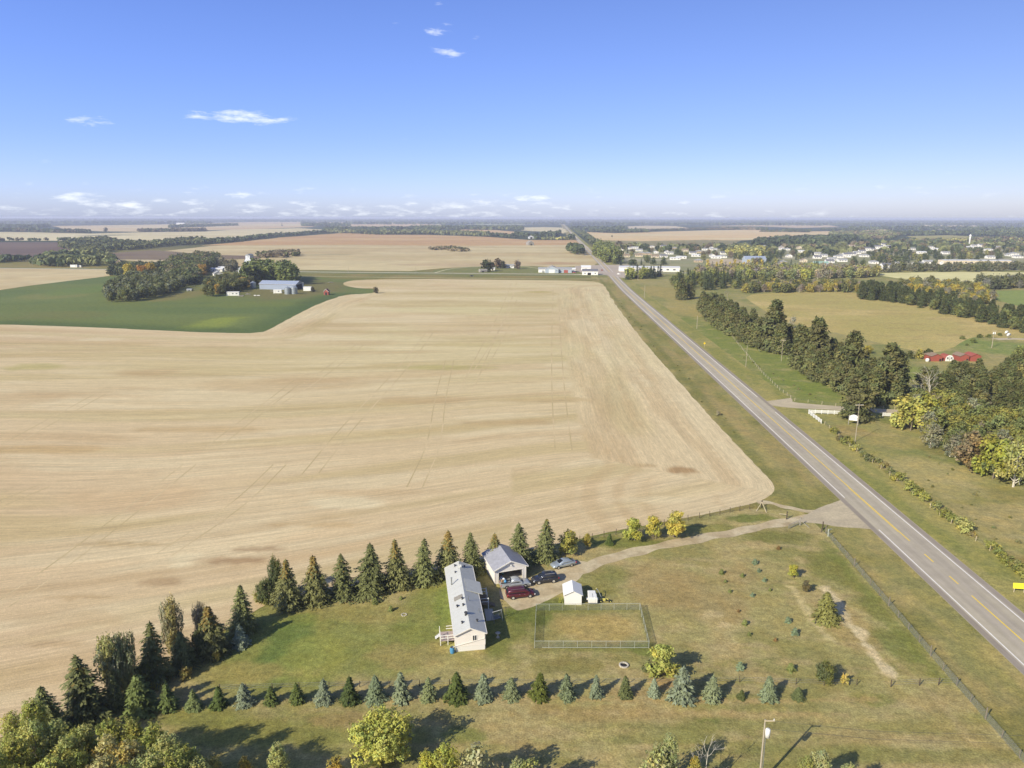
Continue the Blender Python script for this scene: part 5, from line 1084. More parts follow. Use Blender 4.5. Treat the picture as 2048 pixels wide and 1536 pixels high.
def copy_tree(o, parent=None):
    c = o.copy(); COL.objects.link(c); c.parent = parent
    for ch in list(o.children): copy_tree(ch, c)
    return c
def glassmat(name, col, rough=.08):
    m, nt, b = newmat(name); f = noise_node(nt, N(nt, 'ShaderNodeTexCoord').outputs['Object'], 1.3, 2)
    rgb = N(nt, 'ShaderNodeRGB'); rgb.outputs[0].default_value = col; nt.links.new(vmul(nt, rgb.outputs[0], rampf(nt, f, .3, .7, .8, 1.2)), b.inputs['Base Color'])
    b.inputs['Roughness'].default_value = rough; b.inputs['Specular IOR Level'].default_value = .7; return m
M_glass = glassmat('window_glass', (.035, .045, .055, 1))
M_wwall = plain('white_siding', L3(244, 240, 236), .7, 0, .05, .8, (2, .11, .02)); M_wall2 = plain('cream_siding', L3(222, 206, 178), .7, 0, .06, .8, (2, .11, .02)); M_wall3 = plain('tan_siding', L3(196, 172, 140), .7, 0, .06, .8, (2, .11, .02)); M_wall4 = plain('blue_grey_siding', L3(170, 180, 192), .7, 0, .06, .8, (2, .11, .02))
M_trim = plain('white_trim', L3(238, 232, 226), .6, 0, .04)
M_roofg = plain('grey_shingles', L3(158, 158, 158), .9, 0, .14, 2.5, bump=.5); M_roofd = plain('dark_shingles', L3(116, 116, 122), .9, 0, .14, 2.5); M_roofb = plain('brown_shingles', L3(146, 126, 106), .9, 0, .14, 2.5); M_roofw = plain('white_metal_roof', L3(222, 222, 224), .55, .0, .05, .5, (1, .3, .03)); M_roofblue = plain('blue_grey_metal', L3(158, 168, 188), .5, 0, .06, .5, (1, .3, .03)); M_roofteal = plain('green_roof', L3(150, 184, 168), .7, 0, .1)
M_door = plain('brown_door', L3(130, 96, 78), .6, 0, .1); M_dark = plain('dark_opening', L3(48, 46, 46), .9, 0, .2); M_steel = plain('galvanised_steel', L3(176, 182, 186), .4, .5, .1, 1.2, (2, .25, .04)); M_wood = plain('weathered_wood', L3(140, 122, 100), .9, 0, .2, 3); M_greywood = plain('grey_weathered_wood', L3(150, 144, 134), .9, 0, .2, 3)
M_white = MATS['road_paint_white']; M_red = plain('red_paint', L3(164, 88, 72), .7, 0, .12, 1.0, (2, .15, .015)); M_wpaint = plain('white_paint', L3(240, 238, 234), .5, 0, .04)

def window(parent, x, y, z, w, h, face, fr=M_trim):
    """face: 0 -y, 1 +x, 2 +y, 3 -x ; frame proud of the wall, pane inside"""
    o = MB(); t = .07
    o.box(-w / 2 - t, w / 2 + t, -.05, 0.0, -h / 2 - t, -h / 2).box(-w / 2 - t, w / 2 + t, -.05, 0, h / 2, h / 2 + t).box(-w / 2 - t, -w / 2, -.05, 0, -h / 2, h / 2).box(w / 2, w / 2 + t, -.05, 0, -h / 2, h / 2)
    if h > .9: o.box(-w / 2, w / 2, -.045, 0, -.03, .03)
    else: o.box(-.03, .03, -.045, 0, -h / 2, h / 2)
    f = o.build('window', fr, parent); f.location = (x, y, z); f.rotation_euler = (0, 0, face * math.pi / 2)
    MB().box(-w / 2, w / 2, -.02, -.004, -h / 2, h / 2).build('pane', M_glass, f)
    return f
def gable(parent, w, l, h, rh, wall, roof, over=.35, th=.14, trim=True):
    hw = w / 2; hl = l / 2
    MB().prism([(-hw, 0), (hw, 0), (hw, h), (0, h + rh), (-hw, h)], 'y', -hl, hl).build('wall', wall, parent)
    sl = rh / hw; k = th * math.hypot(1, sl)
    r = MB()
    for s in (-1, 1):
        pr = [(0, h + rh + .01), (s * (hw + over), h - sl * over + .01), (s * (hw + over), h - sl * over + k), (0, h + rh + k)]
        r.prism(pr, 'y', -hl - over, hl + over)
    ro = r.build('roof', roof, parent)
    if trim:
        t = MB()
        for e in (-1, 1):
            for s in (-1, 1):
                t.prism([(0, h + rh - .06), (s * (hw + over), h - sl * over - .06), (s * (hw + over), h - sl * over + k + .02), (0, h + rh + k + .02)], 'y', e * (hl + over), e * (hl + over + .05))
        for s in (-1, 1): t.box(s * (hw + over), s * (hw + over + .1), -hl - over, hl + over, h - sl * over - .04, h - sl * over + k - .01)
        t.build('fascia', M_trim, parent)
    return ro
def hip(parent, w, l, h, rh, wall, roof, over=.4):
    MB().box(-w / 2, w / 2, -l / 2, l / 2, 0, h).build('wall', wall, parent)
    a, b = w / 2 + over, l / 2 + over; r = max(0.01, b - a)
    MB().add([(-a, -b, h), (a, -b, h), (a, b, h), (-a, b, h), (-a, -b, h + .15), (a, -b, h + .15), (a, b, h + .15), (-a, b, h + .15), (0, -r, h + rh), (0, r, h + rh)],
             [(0, 3, 2, 1), (0, 1, 5, 4), (1, 2, 6, 5), (2, 3, 7, 6), (3, 0, 4, 7), (4, 5, 8), (5, 6, 9, 8), (6, 7, 9), (7, 4, 8, 9)]).build('roof', roof, parent)
def house_proto(i, w, l, h, rh, wall, roof, kind='g'):
    e = empty('house', 0, 0, 0, None, None)
    (gable if kind == 'g' else hip)(e, w, l, h, rh, wall, roof)
    for y in (-l * .3, 0.05 * l, l * .32):
        for s in (1, -1): window(e, s * (w / 2 + .002), y, h * .6, 1.5, 1.1, 1 if s > 0 else 3)
    window(e, -w * .22, -l / 2 - .002, h * .6, 1.4, 1.1, 0)
    MB().box(w * .12, w * .12 + .95, -l / 2 - .05, -l / 2, .1, 2.1).build('door', M_door, e)
    MB().box(w * .1, w * .1 + .6, l * .1, l * .1 + .6, h + rh * .4, h + rh + .8).build('chimney', M_wall3, e)
    return e
HP = [house_proto(0, 8, 13, 3, 2, M_wwall, M_roofg), house_proto(1, 9, 12, 3, 2.2, M_wwall, M_roofd), house_proto(2, 8, 12, 3.2, 2, M_wall2, M_roofb), house_proto(3, 10, 12, 5.4, 2.4, M_wwall, M_roofd), house_proto(4, 9, 14, 3.1, 2, M_wwall, M_roofg, 'h'), house_proto(5, 7, 16, 3, 1.2, M_wwall, M_roofw), house_proto(6, 9, 12, 3, 2, M_wall3, M_roofg, 'h')]
HD = ['white house with grey gable roof', 'white house with dark gable roof', 'cream house with brown roof', 'two-storey white house with dark roof', 'white house with grey hipped roof', 'long white home with pale metal roof', 'tan house with grey hipped roof']
rh_ = random.Random(2)
for i, ((u, v), k) in enumerate(hl):
    o = copy_tree(HP[k]); x, y = P(u, v); o.location = (x, y, 0); o.rotation_euler = (0, 0, HWANG + rh_.choice([0, math.pi / 2, math.pi / 2]))
    tag(o, '%s in the town, %s house from the left' % (HD[k], nth0(i + 1)), 'house', 'houses of the town')
for p in HP:
    for ch in [o for o in bpy.data.objects if o.parent == p]:
        for g in [o for o in bpy.data.objects if o.parent == ch]: bpy.data.objects.remove(g)
        bpy.data.objects.remove(ch)
    bpy.data.objects.remove(p)

def block(name, u, v, w, l, h, rh, rz, wall, roof, label, cat='building', doors=(), wins=(), group=None, kind='g', over=.3):
    """w across the ridge (local x), l along it (local y)"""
    x, y = P(u, v); e = empty(name, x, y, rz, label, cat, group)
    (gable if kind == 'g' else hip)(e, w, l, h, rh, wall, roof, over)
    for (face, a, z, ww, hh) in wins:
        p = {0: (a, -l / 2 - .002), 1: (w / 2 + .002, a), 2: (a, l / 2 + .002), 3: (-w / 2 - .002, a)}[face]; window(e, p[0], p[1], z, ww, hh, face)
    for (face, a, ww, hh, m) in doors:
        d = MB().box(-ww / 2, ww / 2, -.09, -.005, 0.05, hh).build('door', m, e); d.rotation_euler = (0, 0, face * math.pi / 2)
        d.location = {0: (a, -l / 2, 0), 1: (w / 2, a, 0), 2: (a, l / 2, 0), 3: (-w / 2, a, 0)}[face]
    return e
HPI = math.pi / 2
block('store_building', 1298, 542, 16, 74, 5, 1.2, HPI + HWANG, M_wwall, M_roofw, 'long low white building with pale metal roof beside the junction', wins=[(3, a, 2.6, 3, 1.6) for a in (-30, -22, -14, -6, 2, 10)], doors=[(3, 22, 4, 3.5, M_door), (3, 29, 4, 3.5, M_dark)])
block('garage_building', 1251, 541, 14, 16, 5.4, .8, HPI + HWANG, M_wall4, M_roofg, 'grey flat building at the left end of the long white one', doors=[(3, 0, 4, 4, M_roofw)])
block('community_hall', 1508, 525, 20, 30, 6, 4, HPI + HWANG, M_wall4, M_roofblue, 'large hall with blue-grey metal roof beside the sports ground', wins=[(3, a, 3, 2, 1.4) for a in (-9, -3, 3, 9)], doors=[(3, 0, 3, 3, M_wwall)])
block('long_building', 1948, 527.5, 18, 92, 6, .8, HPI + HWANG, M_wall2, M_roofw, 'very long cream building behind the straw field at right', wins=[(3, a, 3.4, 3, 1.6) for a in range(-40, 41, 8)])
block('teal_house', 1641, 529, 9, 20, 3, 2, HPI + HWANG, M_wall4, M_roofteal, 'house with a pale teal roof at the edge of the town', wins=[(3, a, 1.8, 1.8, 1.2) for a in (-6, 0, 6)])
block('farm_shop', 1104, 545, 16, 18, 5, 3, HWANG, M_wall4, M_roofg, 'large grey-white shed with a big white door west of the junction', doors=[(0, 0, 7, 4.2, M_wpaint)], wins=[(0, 6, 3, 1, 1)])
block('farm_shop', 1087, 544.5, 10, 12, 4, 2, HPI + HWANG, M_wwall, M_roofg, 'small white shed at the left of the grey-white one', doors=[(3, 0, 3, 2.6, M_roofg)])
block('farm_shop', 1122, 545, 12, 26, 4.5, 2, HPI + HWANG, M_wall4, M_roofg, 'long pale shed joined to the right of the grey-white one', doors=[(3, -6, 5, 3.6, M_red), (3, 6, 5, 3.6, M_dark)])
block('farm_shop', 1141, 543.5, 8, 12, 3.4, 1.6, HPI + HWANG, M_wwall, M_roofw, 'small white shed at the right end of the sheds west of the junction', doors=[(3, 0, 3, 2.6, M_red)])
block('roadside_shop', 1180, 549, 13, 18, 4.4, 2.2, HPI + HWANG, M_wwall, M_roofd, 'white shop with dark roof right beside the junction', wins=[(3, -6, 2, 1.4, 1.2), (3, 6, 2, 1.4, 1.2)], doors=[(3, 1, 4, 2.8, M_dark)])
block('roadside_shed', 1172, 540, 9, 12, 4, 2, HPI + HWANG, M_wwall, M_roofw, 'small white shed behind the shop by the junction', doors=[(3, 0, 2.4, 2.4, M_roofg)])
block('grey_barn', 1060, 490.5, 14, 18, 6, 5, HWANG + .4, M_greywood, M_greywood, 'old weathered grey barn alone in the brown stubble', 'barn', doors=[(0, 0, 4, 4, M_dark)])
block('old_shed', 966, 544.5, 6, 9, 2.4, 1.4, HPI + .4, M_greywood, M_greywood, 'small weathered shed beside the large round tree', 'shed', doors=[(3, 1, 2, 1.8, M_dark)])
block('farmhouse', 1020, 536, 8, 11, 3, 2, HPI + HWANG, M_wwall, M_roofg, 'small white farmhouse behind the row of round trees', 'house', wins=[(3, -3, 1.8, 1.4, 1.1), (3, 3, 1.8, 1.4, 1.1)], doors=[(3, 0, 1, 2, M_door)])
block('farmhouse', 986, 540.5, 4, 5, 2.2, 1, HPI, M_wwall, M_roofw, 'tiny white hut between two round trees', 'shed', doors=[(3, 0, 1, 1.8, M_door)])
for (u, v, lab) in ((724, 467.5, 'leftmost of the three pale farm buildings in the far belt'), (752, 467.5, 'middle pale farm building in the far belt'), (830, 466, 'right hand pale farm building in the far belt')):
    block('far_farm_building', u, v, 14, 34, 6, 3, HPI, M_roofw, M_roofg, lab, wins=[(3, 0, 3, 4, 2)])
block('quonset', 1062, 477.5, 16, 20, 6, 4, .1, M_roofw, M_roofg, 'pale round-roofed shed with dark door at the end of the far trees', doors=[(0, 0, 7, 6, M_dark)])
block('far_farm_building', 1018, 458, 20, 50, 7, 3, HPI, M_roofw, M_roofg, 'white farm building among the farthest dark trees', wins=[(3, 0, 3, 4, 2)]); block('far_farm_building', 362, 450.3, 24, 70, 10, 6, HPI, M_roofw, M_roofw, 'white farm building on the left horizon', wins=[(3, 0, 4, 5, 3)])
block('far_farm_building', 910, 455, 24, 60, 8, 4, HPI, M_roofw, M_roofw, 'white farmyard building beyond the orange field', wins=[(3, 0, 4, 5, 3)])
x, y = P(1938, 493); e = empty('water_tower', x, y, 0, 'tall slim white tower standing over the town', 'tower'); MB().tube([(0, 0, 0), (0, 0, 22), (0, 0, 24)], [1.7, 1.7, 2.1], 14).build('shaft', M_wpaint, e, True); MB().tube([(0, 0, 24), (0, 0, 27), (0, 0, 29)], [2.4, 2.4, .5], 14).build('cap', M_wpaint, e, True)

# ---------------------------------------------------------------- the old farm with its grain elevator
def elevator():
    M_wwall = plain('shaded_white_boards', L3(216, 218, 226), .8, 0, .1, .6, (2, .15, .02))  # bluish tone of the elevator's shadowed faces is put into this board colour
    x, y = P(502, 548); e = empty('grain_elevator', x, y, HWANG - .1, 'tall white wooden grain elevator rising over the farm trees', 'elevator')
    MB().prism([(-5.5, 0), (5.5, 0), (5.5, 17), (3.2, 21), (-3.2, 21), (-5.5, 17)], 'y', -5, 5).build('wall', M_wwall, e)
    MB().prism([(-3.2, 21.01), (3.2, 21.01), (3.2, 25), (-3.2, 25)], 'y', -5, 5).build('cupola', M_wwall, e)
    MB().prism([(-3.7, 25.01), (3.7, 25.01), (0, 27)], 'y', -5.6, 5.6).build('roof', M_roofg, e)
    r = MB()
    for s in (-1, 1): r.prism([(s * 3.21, 21.05), (s * 5.9, 16.6), (s * 6.0, 16.9), (s * 3.21, 21.5)], 'y', -5.3, 5.3)
    r.build('shoulder_roof', M_roofb, e); window(e, 1, -5.002, 23, 1, 1.2, 0)
    MB().prism([(-13, 0), (-5.51, 0), (-5.51, 8.5), (-9.2, 9.5), (-13, 6.5)], 'y', -9, 3).build('annex', M_wwall, e)
    MB().prism([(-13.4, 6.4), (-9.2, 9.6), (-5.52, 8.6), (-5.52, 8.9), (-9.2, 9.95), (-13.4, 6.75)], 'y', -9.3, 3.3).build('annex_roof', M_roofg, e)
    MB().box(-11, -7.5, -9.06, -9.0, .1, 4).build('door', M_greywood, e); e.scale = (.88, .88, .86)
elevator()
block('machine_shed', 563, 578.5, 14, 36, 5, 2.6, HPI - .18, M_roofblue, M_roofblue, 'long blue-grey open machine shed on the old farm', 'shed', doors=[(0, 0, 11, 4.6, M_dark)], over=.5)
for i, (u, v, r_, h, lab) in enumerate(((576, 589, 2.7, 5, 'left of the two galvanised grain bins before the machine shed'), (589, 588.5, 2.8, 5.4, 'right of the two galvanised grain bins before the machine shed'), (507, 576.5, 2.7, 4.6, 'galvanised grain bin left of the machine shed'))):
    x, y = P(u, v); e = empty('grain_bin', x, y, 0, lab, 'grain bin', 'galvanised grain bins')
    MB().tube([(0, 0, 0), (0, 0, h)], r_, 20).build('wall', M_steel, e, False); MB().tube([(0, 0, h), (0, 0, h + .2), (0, 0, h + 1.6), (0, 0, h + 1.8)], [r_ + .15, r_ + .1, .5, .35], 20).build('roof', M_steel, e); MB().box(-.5, .5, -r_ - .06, -r_ + .2, .5, 2).build('door', M_steel, e)
block('farm_house', 436, 553, 9, 13, 3, 2.6, .5, M_wwall, M_roofg, 'white farmhouse with grey roof inside the farm trees', 'house', wins=[(0, -2, 1.8, 1.3, 1.1), (0, 2, 1.8, 1.3, 1.1)], doors=[(1, 0, 1, 2, M_door)])
block('farm_cottage', 435, 544, 7, 15, 3, 1.5, HPI, M_wwall, M_roofw, 'long white cottage behind the farmhouse', 'house', wins=[(3, -4, 1.8, 1.3, 1.1), (3, 3, 1.8, 1.3, 1.1)]); block('farm_cottage', 446, 541, 6, 10, 3, 1.5, HPI, M_wwall, M_roofw, 'small white hut right of the long cottage', 'house', wins=[(3, 0, 1.8, 1.3, 1.1)])
block('farm_shed', 240, 534, 7, 7, 6, 3, .3, M_wall3, M_roofb, 'tall pale pinkish shed above the left end of the farm trees', 'shed', doors=[(0, 0, 2, 2.4, M_dark)]); block('farm_shed', 418, 540, 6, 9, 2.6, 1.4, HPI, M_wwall, M_roofg, 'low white shed near the yellow farm tree', 'shed', doors=[(3, 0, 2, 2, M_dark)])
block('farm_shed', 462, 558, 6, 9, 2.6, 1.2, HPI + .3, M_wwall, M_roofg, 'grey-roofed shed right of the farmhouse', 'shed', doors=[(3, 0, 2, 2, M_dark)]); block('farm_shed', 380, 583, 3, 4.5, 1.2, .9, HPI, M_steel, M_steel, 'small grey tank-like hut alone in the meadow', 'shed', doors=[(3, 0, 1, 1, M_dark)], over=.1)
block('red_shed', 654, 590, 4, 5, 3, 2, 0, M_red, M_red, 'small red gabled shed at the right edge of the old farm', 'shed', doors=[(0, 0, 1.6, 2.2, M_dark)])
block('white_container', 595, 574.5, 5, 11, 4, .3, HPI, M_wpaint, M_wpaint, 'white box trailer right behind the machine shed', 'trailer', doors=[(1, 0, 2, 2, M_trim)], over=.05); block('white_container', 616, 582, 4, 7, 3.4, .3, HPI, M_wpaint, M_wpaint, 'white box trailer before the dark bush', 'trailer', doors=[(1, 0, 2, 2, M_trim)], over=.05)
block('camper', 467, 592, 2.8, 10, 3, .3, HPI + .15, M_wpaint, M_wpaint, 'long white camper trailer at the foot of the farm trees', 'camper', doors=[(3, 3, .8, 2, M_trim)], wins=[(3, -3, 1.8, 1.2, .7), (3, 0, 1.8, 1.2, .7)], over=.05); block('camper', 556, 587, 2.6, 7, 2.8, .3, HPI + .1, M_wpaint, M_wpaint, 'white camper trailer in front of the machine shed', 'camper', doors=[(3, 2, .8, 2, M_trim)], wins=[(3, -1, 1.8, 1.2, .7)], over=.05)
block('white_truck', 149, 536, 2.6, 9, 3, .3, HPI, M_wpaint, M_wpaint, 'white truck parked beside the range road at far left', 'truck', wins=[(3, -3, 1.8, 1.2, .7)], over=.02); block('white_truck', 160, 535.8, 2.4, 5, 2, .3, HPI, M_wpaint, M_wpaint, 'white van behind the truck at far left', 'van', wins=[(3, -1, 1.4, 1.2, .6)], over=.02)
rj = random.Random(5)
for (u, v, lab) in ((482, 593.5, 'rusty heap of farm scrap right of the long camper'), (495, 590, 'pile of pale boards on the farm grass'), (512, 592.5, 'small white fibreglass tub on the farm grass'), (545, 584, 'heap of pale hay and scrap before the machine shed'), (660, 566, 'pale brush pile left of the stubble point')):
    x, y = P(u, v); m = MB()
    for _ in range(9): a, b, c, s = rj.uniform(-2, 2), rj.uniform(-1.5, 1.5), rj.uniform(0, .4), rj.uniform(.3, 1.1); m.box(a, a + s * 1.6, b, b + s, c, c + s * .5)
    o = m.build('scrap_pile', M_wpaint if 'white' in lab else M_greywood); o.location = (x, y, 0); tag(o, lab, 'pile')
FT = 'farm wood at left'
fill([(208, 606), (215, 585), (262, 560), (300, 556), (350, 560), (372, 573), (340, 590), (300, 600), (250, 607)], 8.8, [('mid_tree', 3, 9, A(118, 124, 84), 1.0, 'dark green tree in the left part of the farm wood', 'dark'), ('mid_tree', 2, 8.5, A(144, 142, 104), 1.1, 'greyish green tree in the left part of the farm wood', 'greyish')], 't', FT, seed=20)
fill([(220, 552), (240, 540), (330, 540), (345, 545), (300, 552), (240, 554)], 8, [('far_leafy', 3, 8, A(96, 104, 76), 1.1, 'dark tree at the back of the farm wood by the range road', '')], 't', FT + ' behind', seed=21)
fill([(320, 556), (345, 530), (400, 520), (440, 522), (425, 540), (398, 552), (400, 572), (370, 572)], 8.5, [('far_leafy', 3, 9.5, A(118, 126, 86), 1.1, 'green tree in the middle of the farm wood', 'green'), ('far_leafy', 1, 10, A(130, 118, 84), 1.1, 'brownish tree in the middle of the farm wood', 'brown'), ('far_conifer', .6, 13, None, 1.2, 'dark spruce in the middle of the farm wood', 'spruce')], 't', FT + ' middle', seed=22)
fill([(438, 528), (478, 540), (470, 548), (445, 540)], 10, [('far_leafy', 1, 8, A(132, 122, 90), 1.1)], 'brownish tree behind the farm cottages', 'brownish trees behind the farm cottages', seed=23)
fill([(415, 596), (418, 575), (450, 565), (490, 562), (515, 572), (470, 585), (450, 590)], 8, [('mid_tree', 3, 9, A(112, 116, 76), 1.1, 'green tree in front of the grain elevator', 'green'), ('mid_yellow', .5, 8, A(190, 160, 84), 1.0, 'golden tree in front of the grain elevator', 'golden')], 't', 'trees in front of the grain elevator', seed=24)
fill([(490, 572), (488, 556), (560, 552), (590, 560), (592, 572), (540, 568)], 9.5, [('far_poplar', 4, 17, A(108, 118, 76), 1.4, 'tall fresh green poplar right of the grain elevator', ''), ('far_leafy', 1, 10, None, 1.1, 'rounded tree right of the grain elevator', 'rounded')], 't', 'poplars right of the grain elevator', seed=25)
for (kd, u, vb, vt, w, c, lab) in (('mid_yellow', 262, 560, 530, .9, A(214, 190, 80), 'yellow tree on top of the farm wood, leftmost of three'), ('mid_yellow', 284, 560, 532, .9, A(216, 160, 84), 'orange tree on top of the farm wood, middle of three'), ('mid_yellow', 306, 558, 528, .9, A(210, 176, 78), 'golden tree on top of the farm wood, rightmost of three'), ('mid_yellow', 405, 552, 530, 1.0, A(206, 164, 84), 'orange autumn tree beside the farm cottages'),
                                   ('mid_yellow', 435, 590, 571, .7, A(214, 176, 84), 'bright golden tree left of the long camper'), ('young_tree', 400, 563, 553, 1.2, A(190, 176, 90), 'small yellow tree in front of the farmyard'), ('mid_tree', 626, 585, 576, 1.3, A(96, 88, 66), 'dark round bush right of the white box trailer'), ('mid_tree', 752, 587, 576, 1.1, A(120, 108, 78), 'dark bush on the grass point in the stubble'),
                                   ('far_leafy', 972, 543, 520, 1.2, A(66, 74, 50), 'large round dark tree beside the weathered shed'), ('far_leafy', 1006, 537, 525, 1.0, A(92, 88, 62), 'rounded tree right of the reddish one'), ('far_leafy', 995, 537, 521, .7, A(120, 98, 70), 'slim reddish tree in the row by the track'), ('far_leafy', 986, 537, 527, .8, A(124, 100, 78), 'small reddish tree beside the large round dark one'),
                                   ('far_leafy', 1035, 538, 525, 1.0, A(130, 108, 84), 'brownish tree at the right end of the row by the track'), ('far_conifer', 564, 453, 446, 1, A(60, 66, 54), 'single dark tree far out in the pale stubble'), ('far_leafy', 213, 465, 458, 1.5, A(80, 84, 62), 'single round tree far out left'), ('far_leafy', 1224, 474, 471, 1.2, A(110, 100, 70), 'single small tree in the east stubble')):
    plant_px(kd, u, vb, vt, lab, color=c, wide=w)

# ---------------------------------------------------------------- town trees
TT = [('far_leafy', 4, 7.5, A(104, 112, 76), 1.0, 'green tree among the houses of the town', 'green'), ('far_conifer', 4, 10.5, A(76, 86, 66), 1.15, 'dark spruce among the houses of the town', 'spruce'), ('far_leafy', 1.6, 7.5, A(164, 154, 90), 1.0, 'yellowing tree among the houses of the town', 'yellow'), ('far_leafy', 1.2, 7.5, A(150, 130, 96), 1.0, 'brownish tree among the houses of the town', 'brown')]
fill([(1205, 524), (1215, 505), (1500, 500), (1500, 518), (1410, 528), (1240, 532)], 22, TT, 't', 'trees of the west part of the town', seed=30, jit=.45, avoid=True)
fill([(1500, 500), (1500, 540), (1640, 536), (1760, 534), (1880, 520), (2080, 518), (2080, 500), (1800, 502), (1640, 512)], 24, TT, 't', 'trees of the east part of the town', seed=31, jit=.45, avoid=True)
B('town_trees', None, 0, 9, 15, [DG, DK, OG, BR], seed=80, avoid=True, raw=[(1195, 505), (1500, 501), (1640, 511), (1790, 502), (2100, 500), (2100, 488), (1700, 486), (1500, 493), (1300, 493), (1195, 492)], dens=.5, k=10)
B('town_trees', None, 0, 12, 10, [OG, YL, OG], seed=81, raw=[(1450, 512), (1480, 500), (1530, 500), (1520, 516)], k=10)
fill([(1188, 512), (1195, 495), (1225, 505), (1250, 528), (1212, 527)], 17, [('far_poplar', 3, 17, A(122, 130, 82), 1.3, 'tall poplar at the town corner of the junction', '')], 't', 'poplars at the town corner of the junction', seed=32)
fill([(1255, 559), (1325, 556), (1325, 551), (1258, 552)], 9, [('far_conifer', 2, 12, A(70, 80, 60), 1.3, 'dark spruce before the long white building', ''), ('far_leafy', 1, 9, A(170, 164, 84), 1.0, 'yellow-green tree before the long white building', 'yellow')], 't', 'trees before the long white building', seed=33)
for i in range(14): u = 1415 + i * 9; plant_px('far_conifer' if i % 3 == 1 else 'far_poplar', u, 536, 519 + (i % 3) * 2, ('dark narrow spruce' if i % 3 == 1 else 'golden yellow poplar') + ', %s from the left in the row below the sports ground' % ORD[i], color=A(80, 88, 62) if i % 3 == 1 else A(206, 178, 84), wide=.9, group='row below the sports ground')
fill([(1388, 556), (1388, 548), (1450, 546), (1700, 546), (1755, 548), (1752, 556), (1600, 552)], 11, [('far_leafy', 2, 8, A(170, 156, 92), 1.1, 'yellowish tree in the scrub belt under the town', 'yellow'), ('far_leafy', 1, 8, A(160, 140, 116), 1.1, 'pinkish tree in the scrub belt under the town', 'pink')], 't', 'scrub belt under the town', seed=34)
fill([(1755, 544), (2080, 541), (2080, 536), (1760, 538)], 14, [('far_leafy', 2, 8, A(130, 122, 86), .9, 'brown-green tree in the row above the straw field', 'brown'), ('far_leafy', 1, 8, A(112, 116, 76), .9, 'green tree in the row above the straw field', 'green')], 't', 'row above the straw field', seed=35)
# ---------------------------------------------------------------- the mobile home
M_mhwall = plain('pale_cream_siding', L3(244, 236, 230), .7, 0, .04, .8, (2, .1, .015)); M_skirt = plain('white_skirting', L3(240, 236, 232), .65, 0, .03, .8, (0, .12, .012)); M_mhroof = plain('light_grey_shingles', L3(198, 198, 194), .9, 0, .07, 1.2, bump=.4)
M_rubber = plain('black_rubber', L3(44, 44, 46), .85, 0, .1); M_deck = plain('pinkish_deck_boards', L3(172, 156, 152), .85, 0, .2, 3); M_conc = plain('concrete', L3(196, 188, 174), .9, 0, .1, 1.5)
M_bluep = plain('blue_plastic', L3(84, 150, 196), .45, 0, .1); M_metal = plain('grey_metal', L3(150, 152, 154), .4, .4, .1); M_darkm = plain('dark_metal', L3(78, 78, 80), .5, .3, .1)
def rot_xy(o, rz, x, y): c, s = math.cos(rz), math.sin(rz); return o[0] + c * x - s * y, o[1] + s * x + c * y
MR = math.radians(8.9); MHw, MHl, MHh, MHr = 4.55, 21.3, 2.95, 1.0
f0 = np.array(P(913.1, 1304.7)); f1 = np.array(P(971.4, 1298.0)); fm = (f0 + f1) / 2
MC = rot_xy(fm, MR, 0, MHl / 2)
mh = empty('mobile_home', MC[0], MC[1], MR, 'long narrow cream mobile home with light grey gable roof, parked across the lawn', 'mobile home')
def mloc(cx, cy, z):
    x, y = P(860 + cx / 6.4, 1080 + cy / 6.4, z); dx, dy = x - MC[0], y - MC[1]; c, s = math.cos(MR), math.sin(MR); return (c * dx + s * dy, -s * dx + c * dy)
hw, hl2 = MHw / 2, MHl / 2
MB().box(-hw + .01, hw - .01, -hl2 + .01, hl2 - .01, 0, .85).build('skirting', M_skirt, mh)
MB().prism([(-hw, .85), (hw, .85), (hw, MHh), (0, MHh + MHr), (-hw, MHh)], 'y', -hl2, hl2).build('wall', M_mhwall, mh)
ro = MB(); ov = .22
for s in (-1, 1):
    sl = MHr / hw; ro.prism([(0, MHh + MHr + .01), (s * (hw + ov), MHh - sl * ov + .01), (s * (hw + ov), MHh - sl * ov + .13), (0, MHh + MHr + .14)], 'y', -hl2 - .3, hl2 + .3)
roof = ro.build('roof', M_mhroof, mh)
# low cross gable over the side entry
yA = mloc(612, 548, 2.9)[1]; yB = mloc(655, 700, 2.9)[1]; ym = (yA + yB) / 2
zroof_ = lambda x: MHh + MHr + .14 - abs(x) * MHr / hw; xr = .5
MB().prism([(xr, zroof_(xr) + .03), (hw + .95, zroof_(hw + .95) + .22), (hw + .95, zroof_(hw + .95) + .32), (xr, zroof_(xr) + .08)], 'y', yA, yB).build('entry_roof', M_mhroof, roof)
tr = MB()
for e in (-1, 1):
    for s in (-1, 1): tr.prism([(0, MHh + MHr - .05), (s * (hw + ov), MHh - sl * ov - .05), (s * (hw + ov), MHh - sl * ov + .15), (0, MHh + MHr + .16)], 'y', e * (hl2 + .3), e * (hl2 + .35))
for s in (-1, 1): tr.box(s * (hw + ov), s * (hw + ov + .1), -hl2 - .3, hl2 + .3, MHh - sl * ov - .02, MHh - sl * ov + .12)
tr.build('fascia', M_trim, mh)
tc_ = MB()
for x in (-hw, hw): tc_.box(x - .05, x + .05, -hl2 - .012, -hl2 + .05, .85, MHh)
tc_.box(-hw, hw, -hl2 - .02, -hl2 - .001, .82, .92); tc_.build('corner_trim', M_trim, mh)
window(mh, .66, -hl2 - .002, 2.15, .55, .85, 0)
for y in (-7.5, -2.5, 3.2, 8.2):
    window(mh, hw + .002, y, 1.95, 1.1, .9, 1); window(mh, -hw - .002, y + .8, 1.95, 1.1, .9, 3)
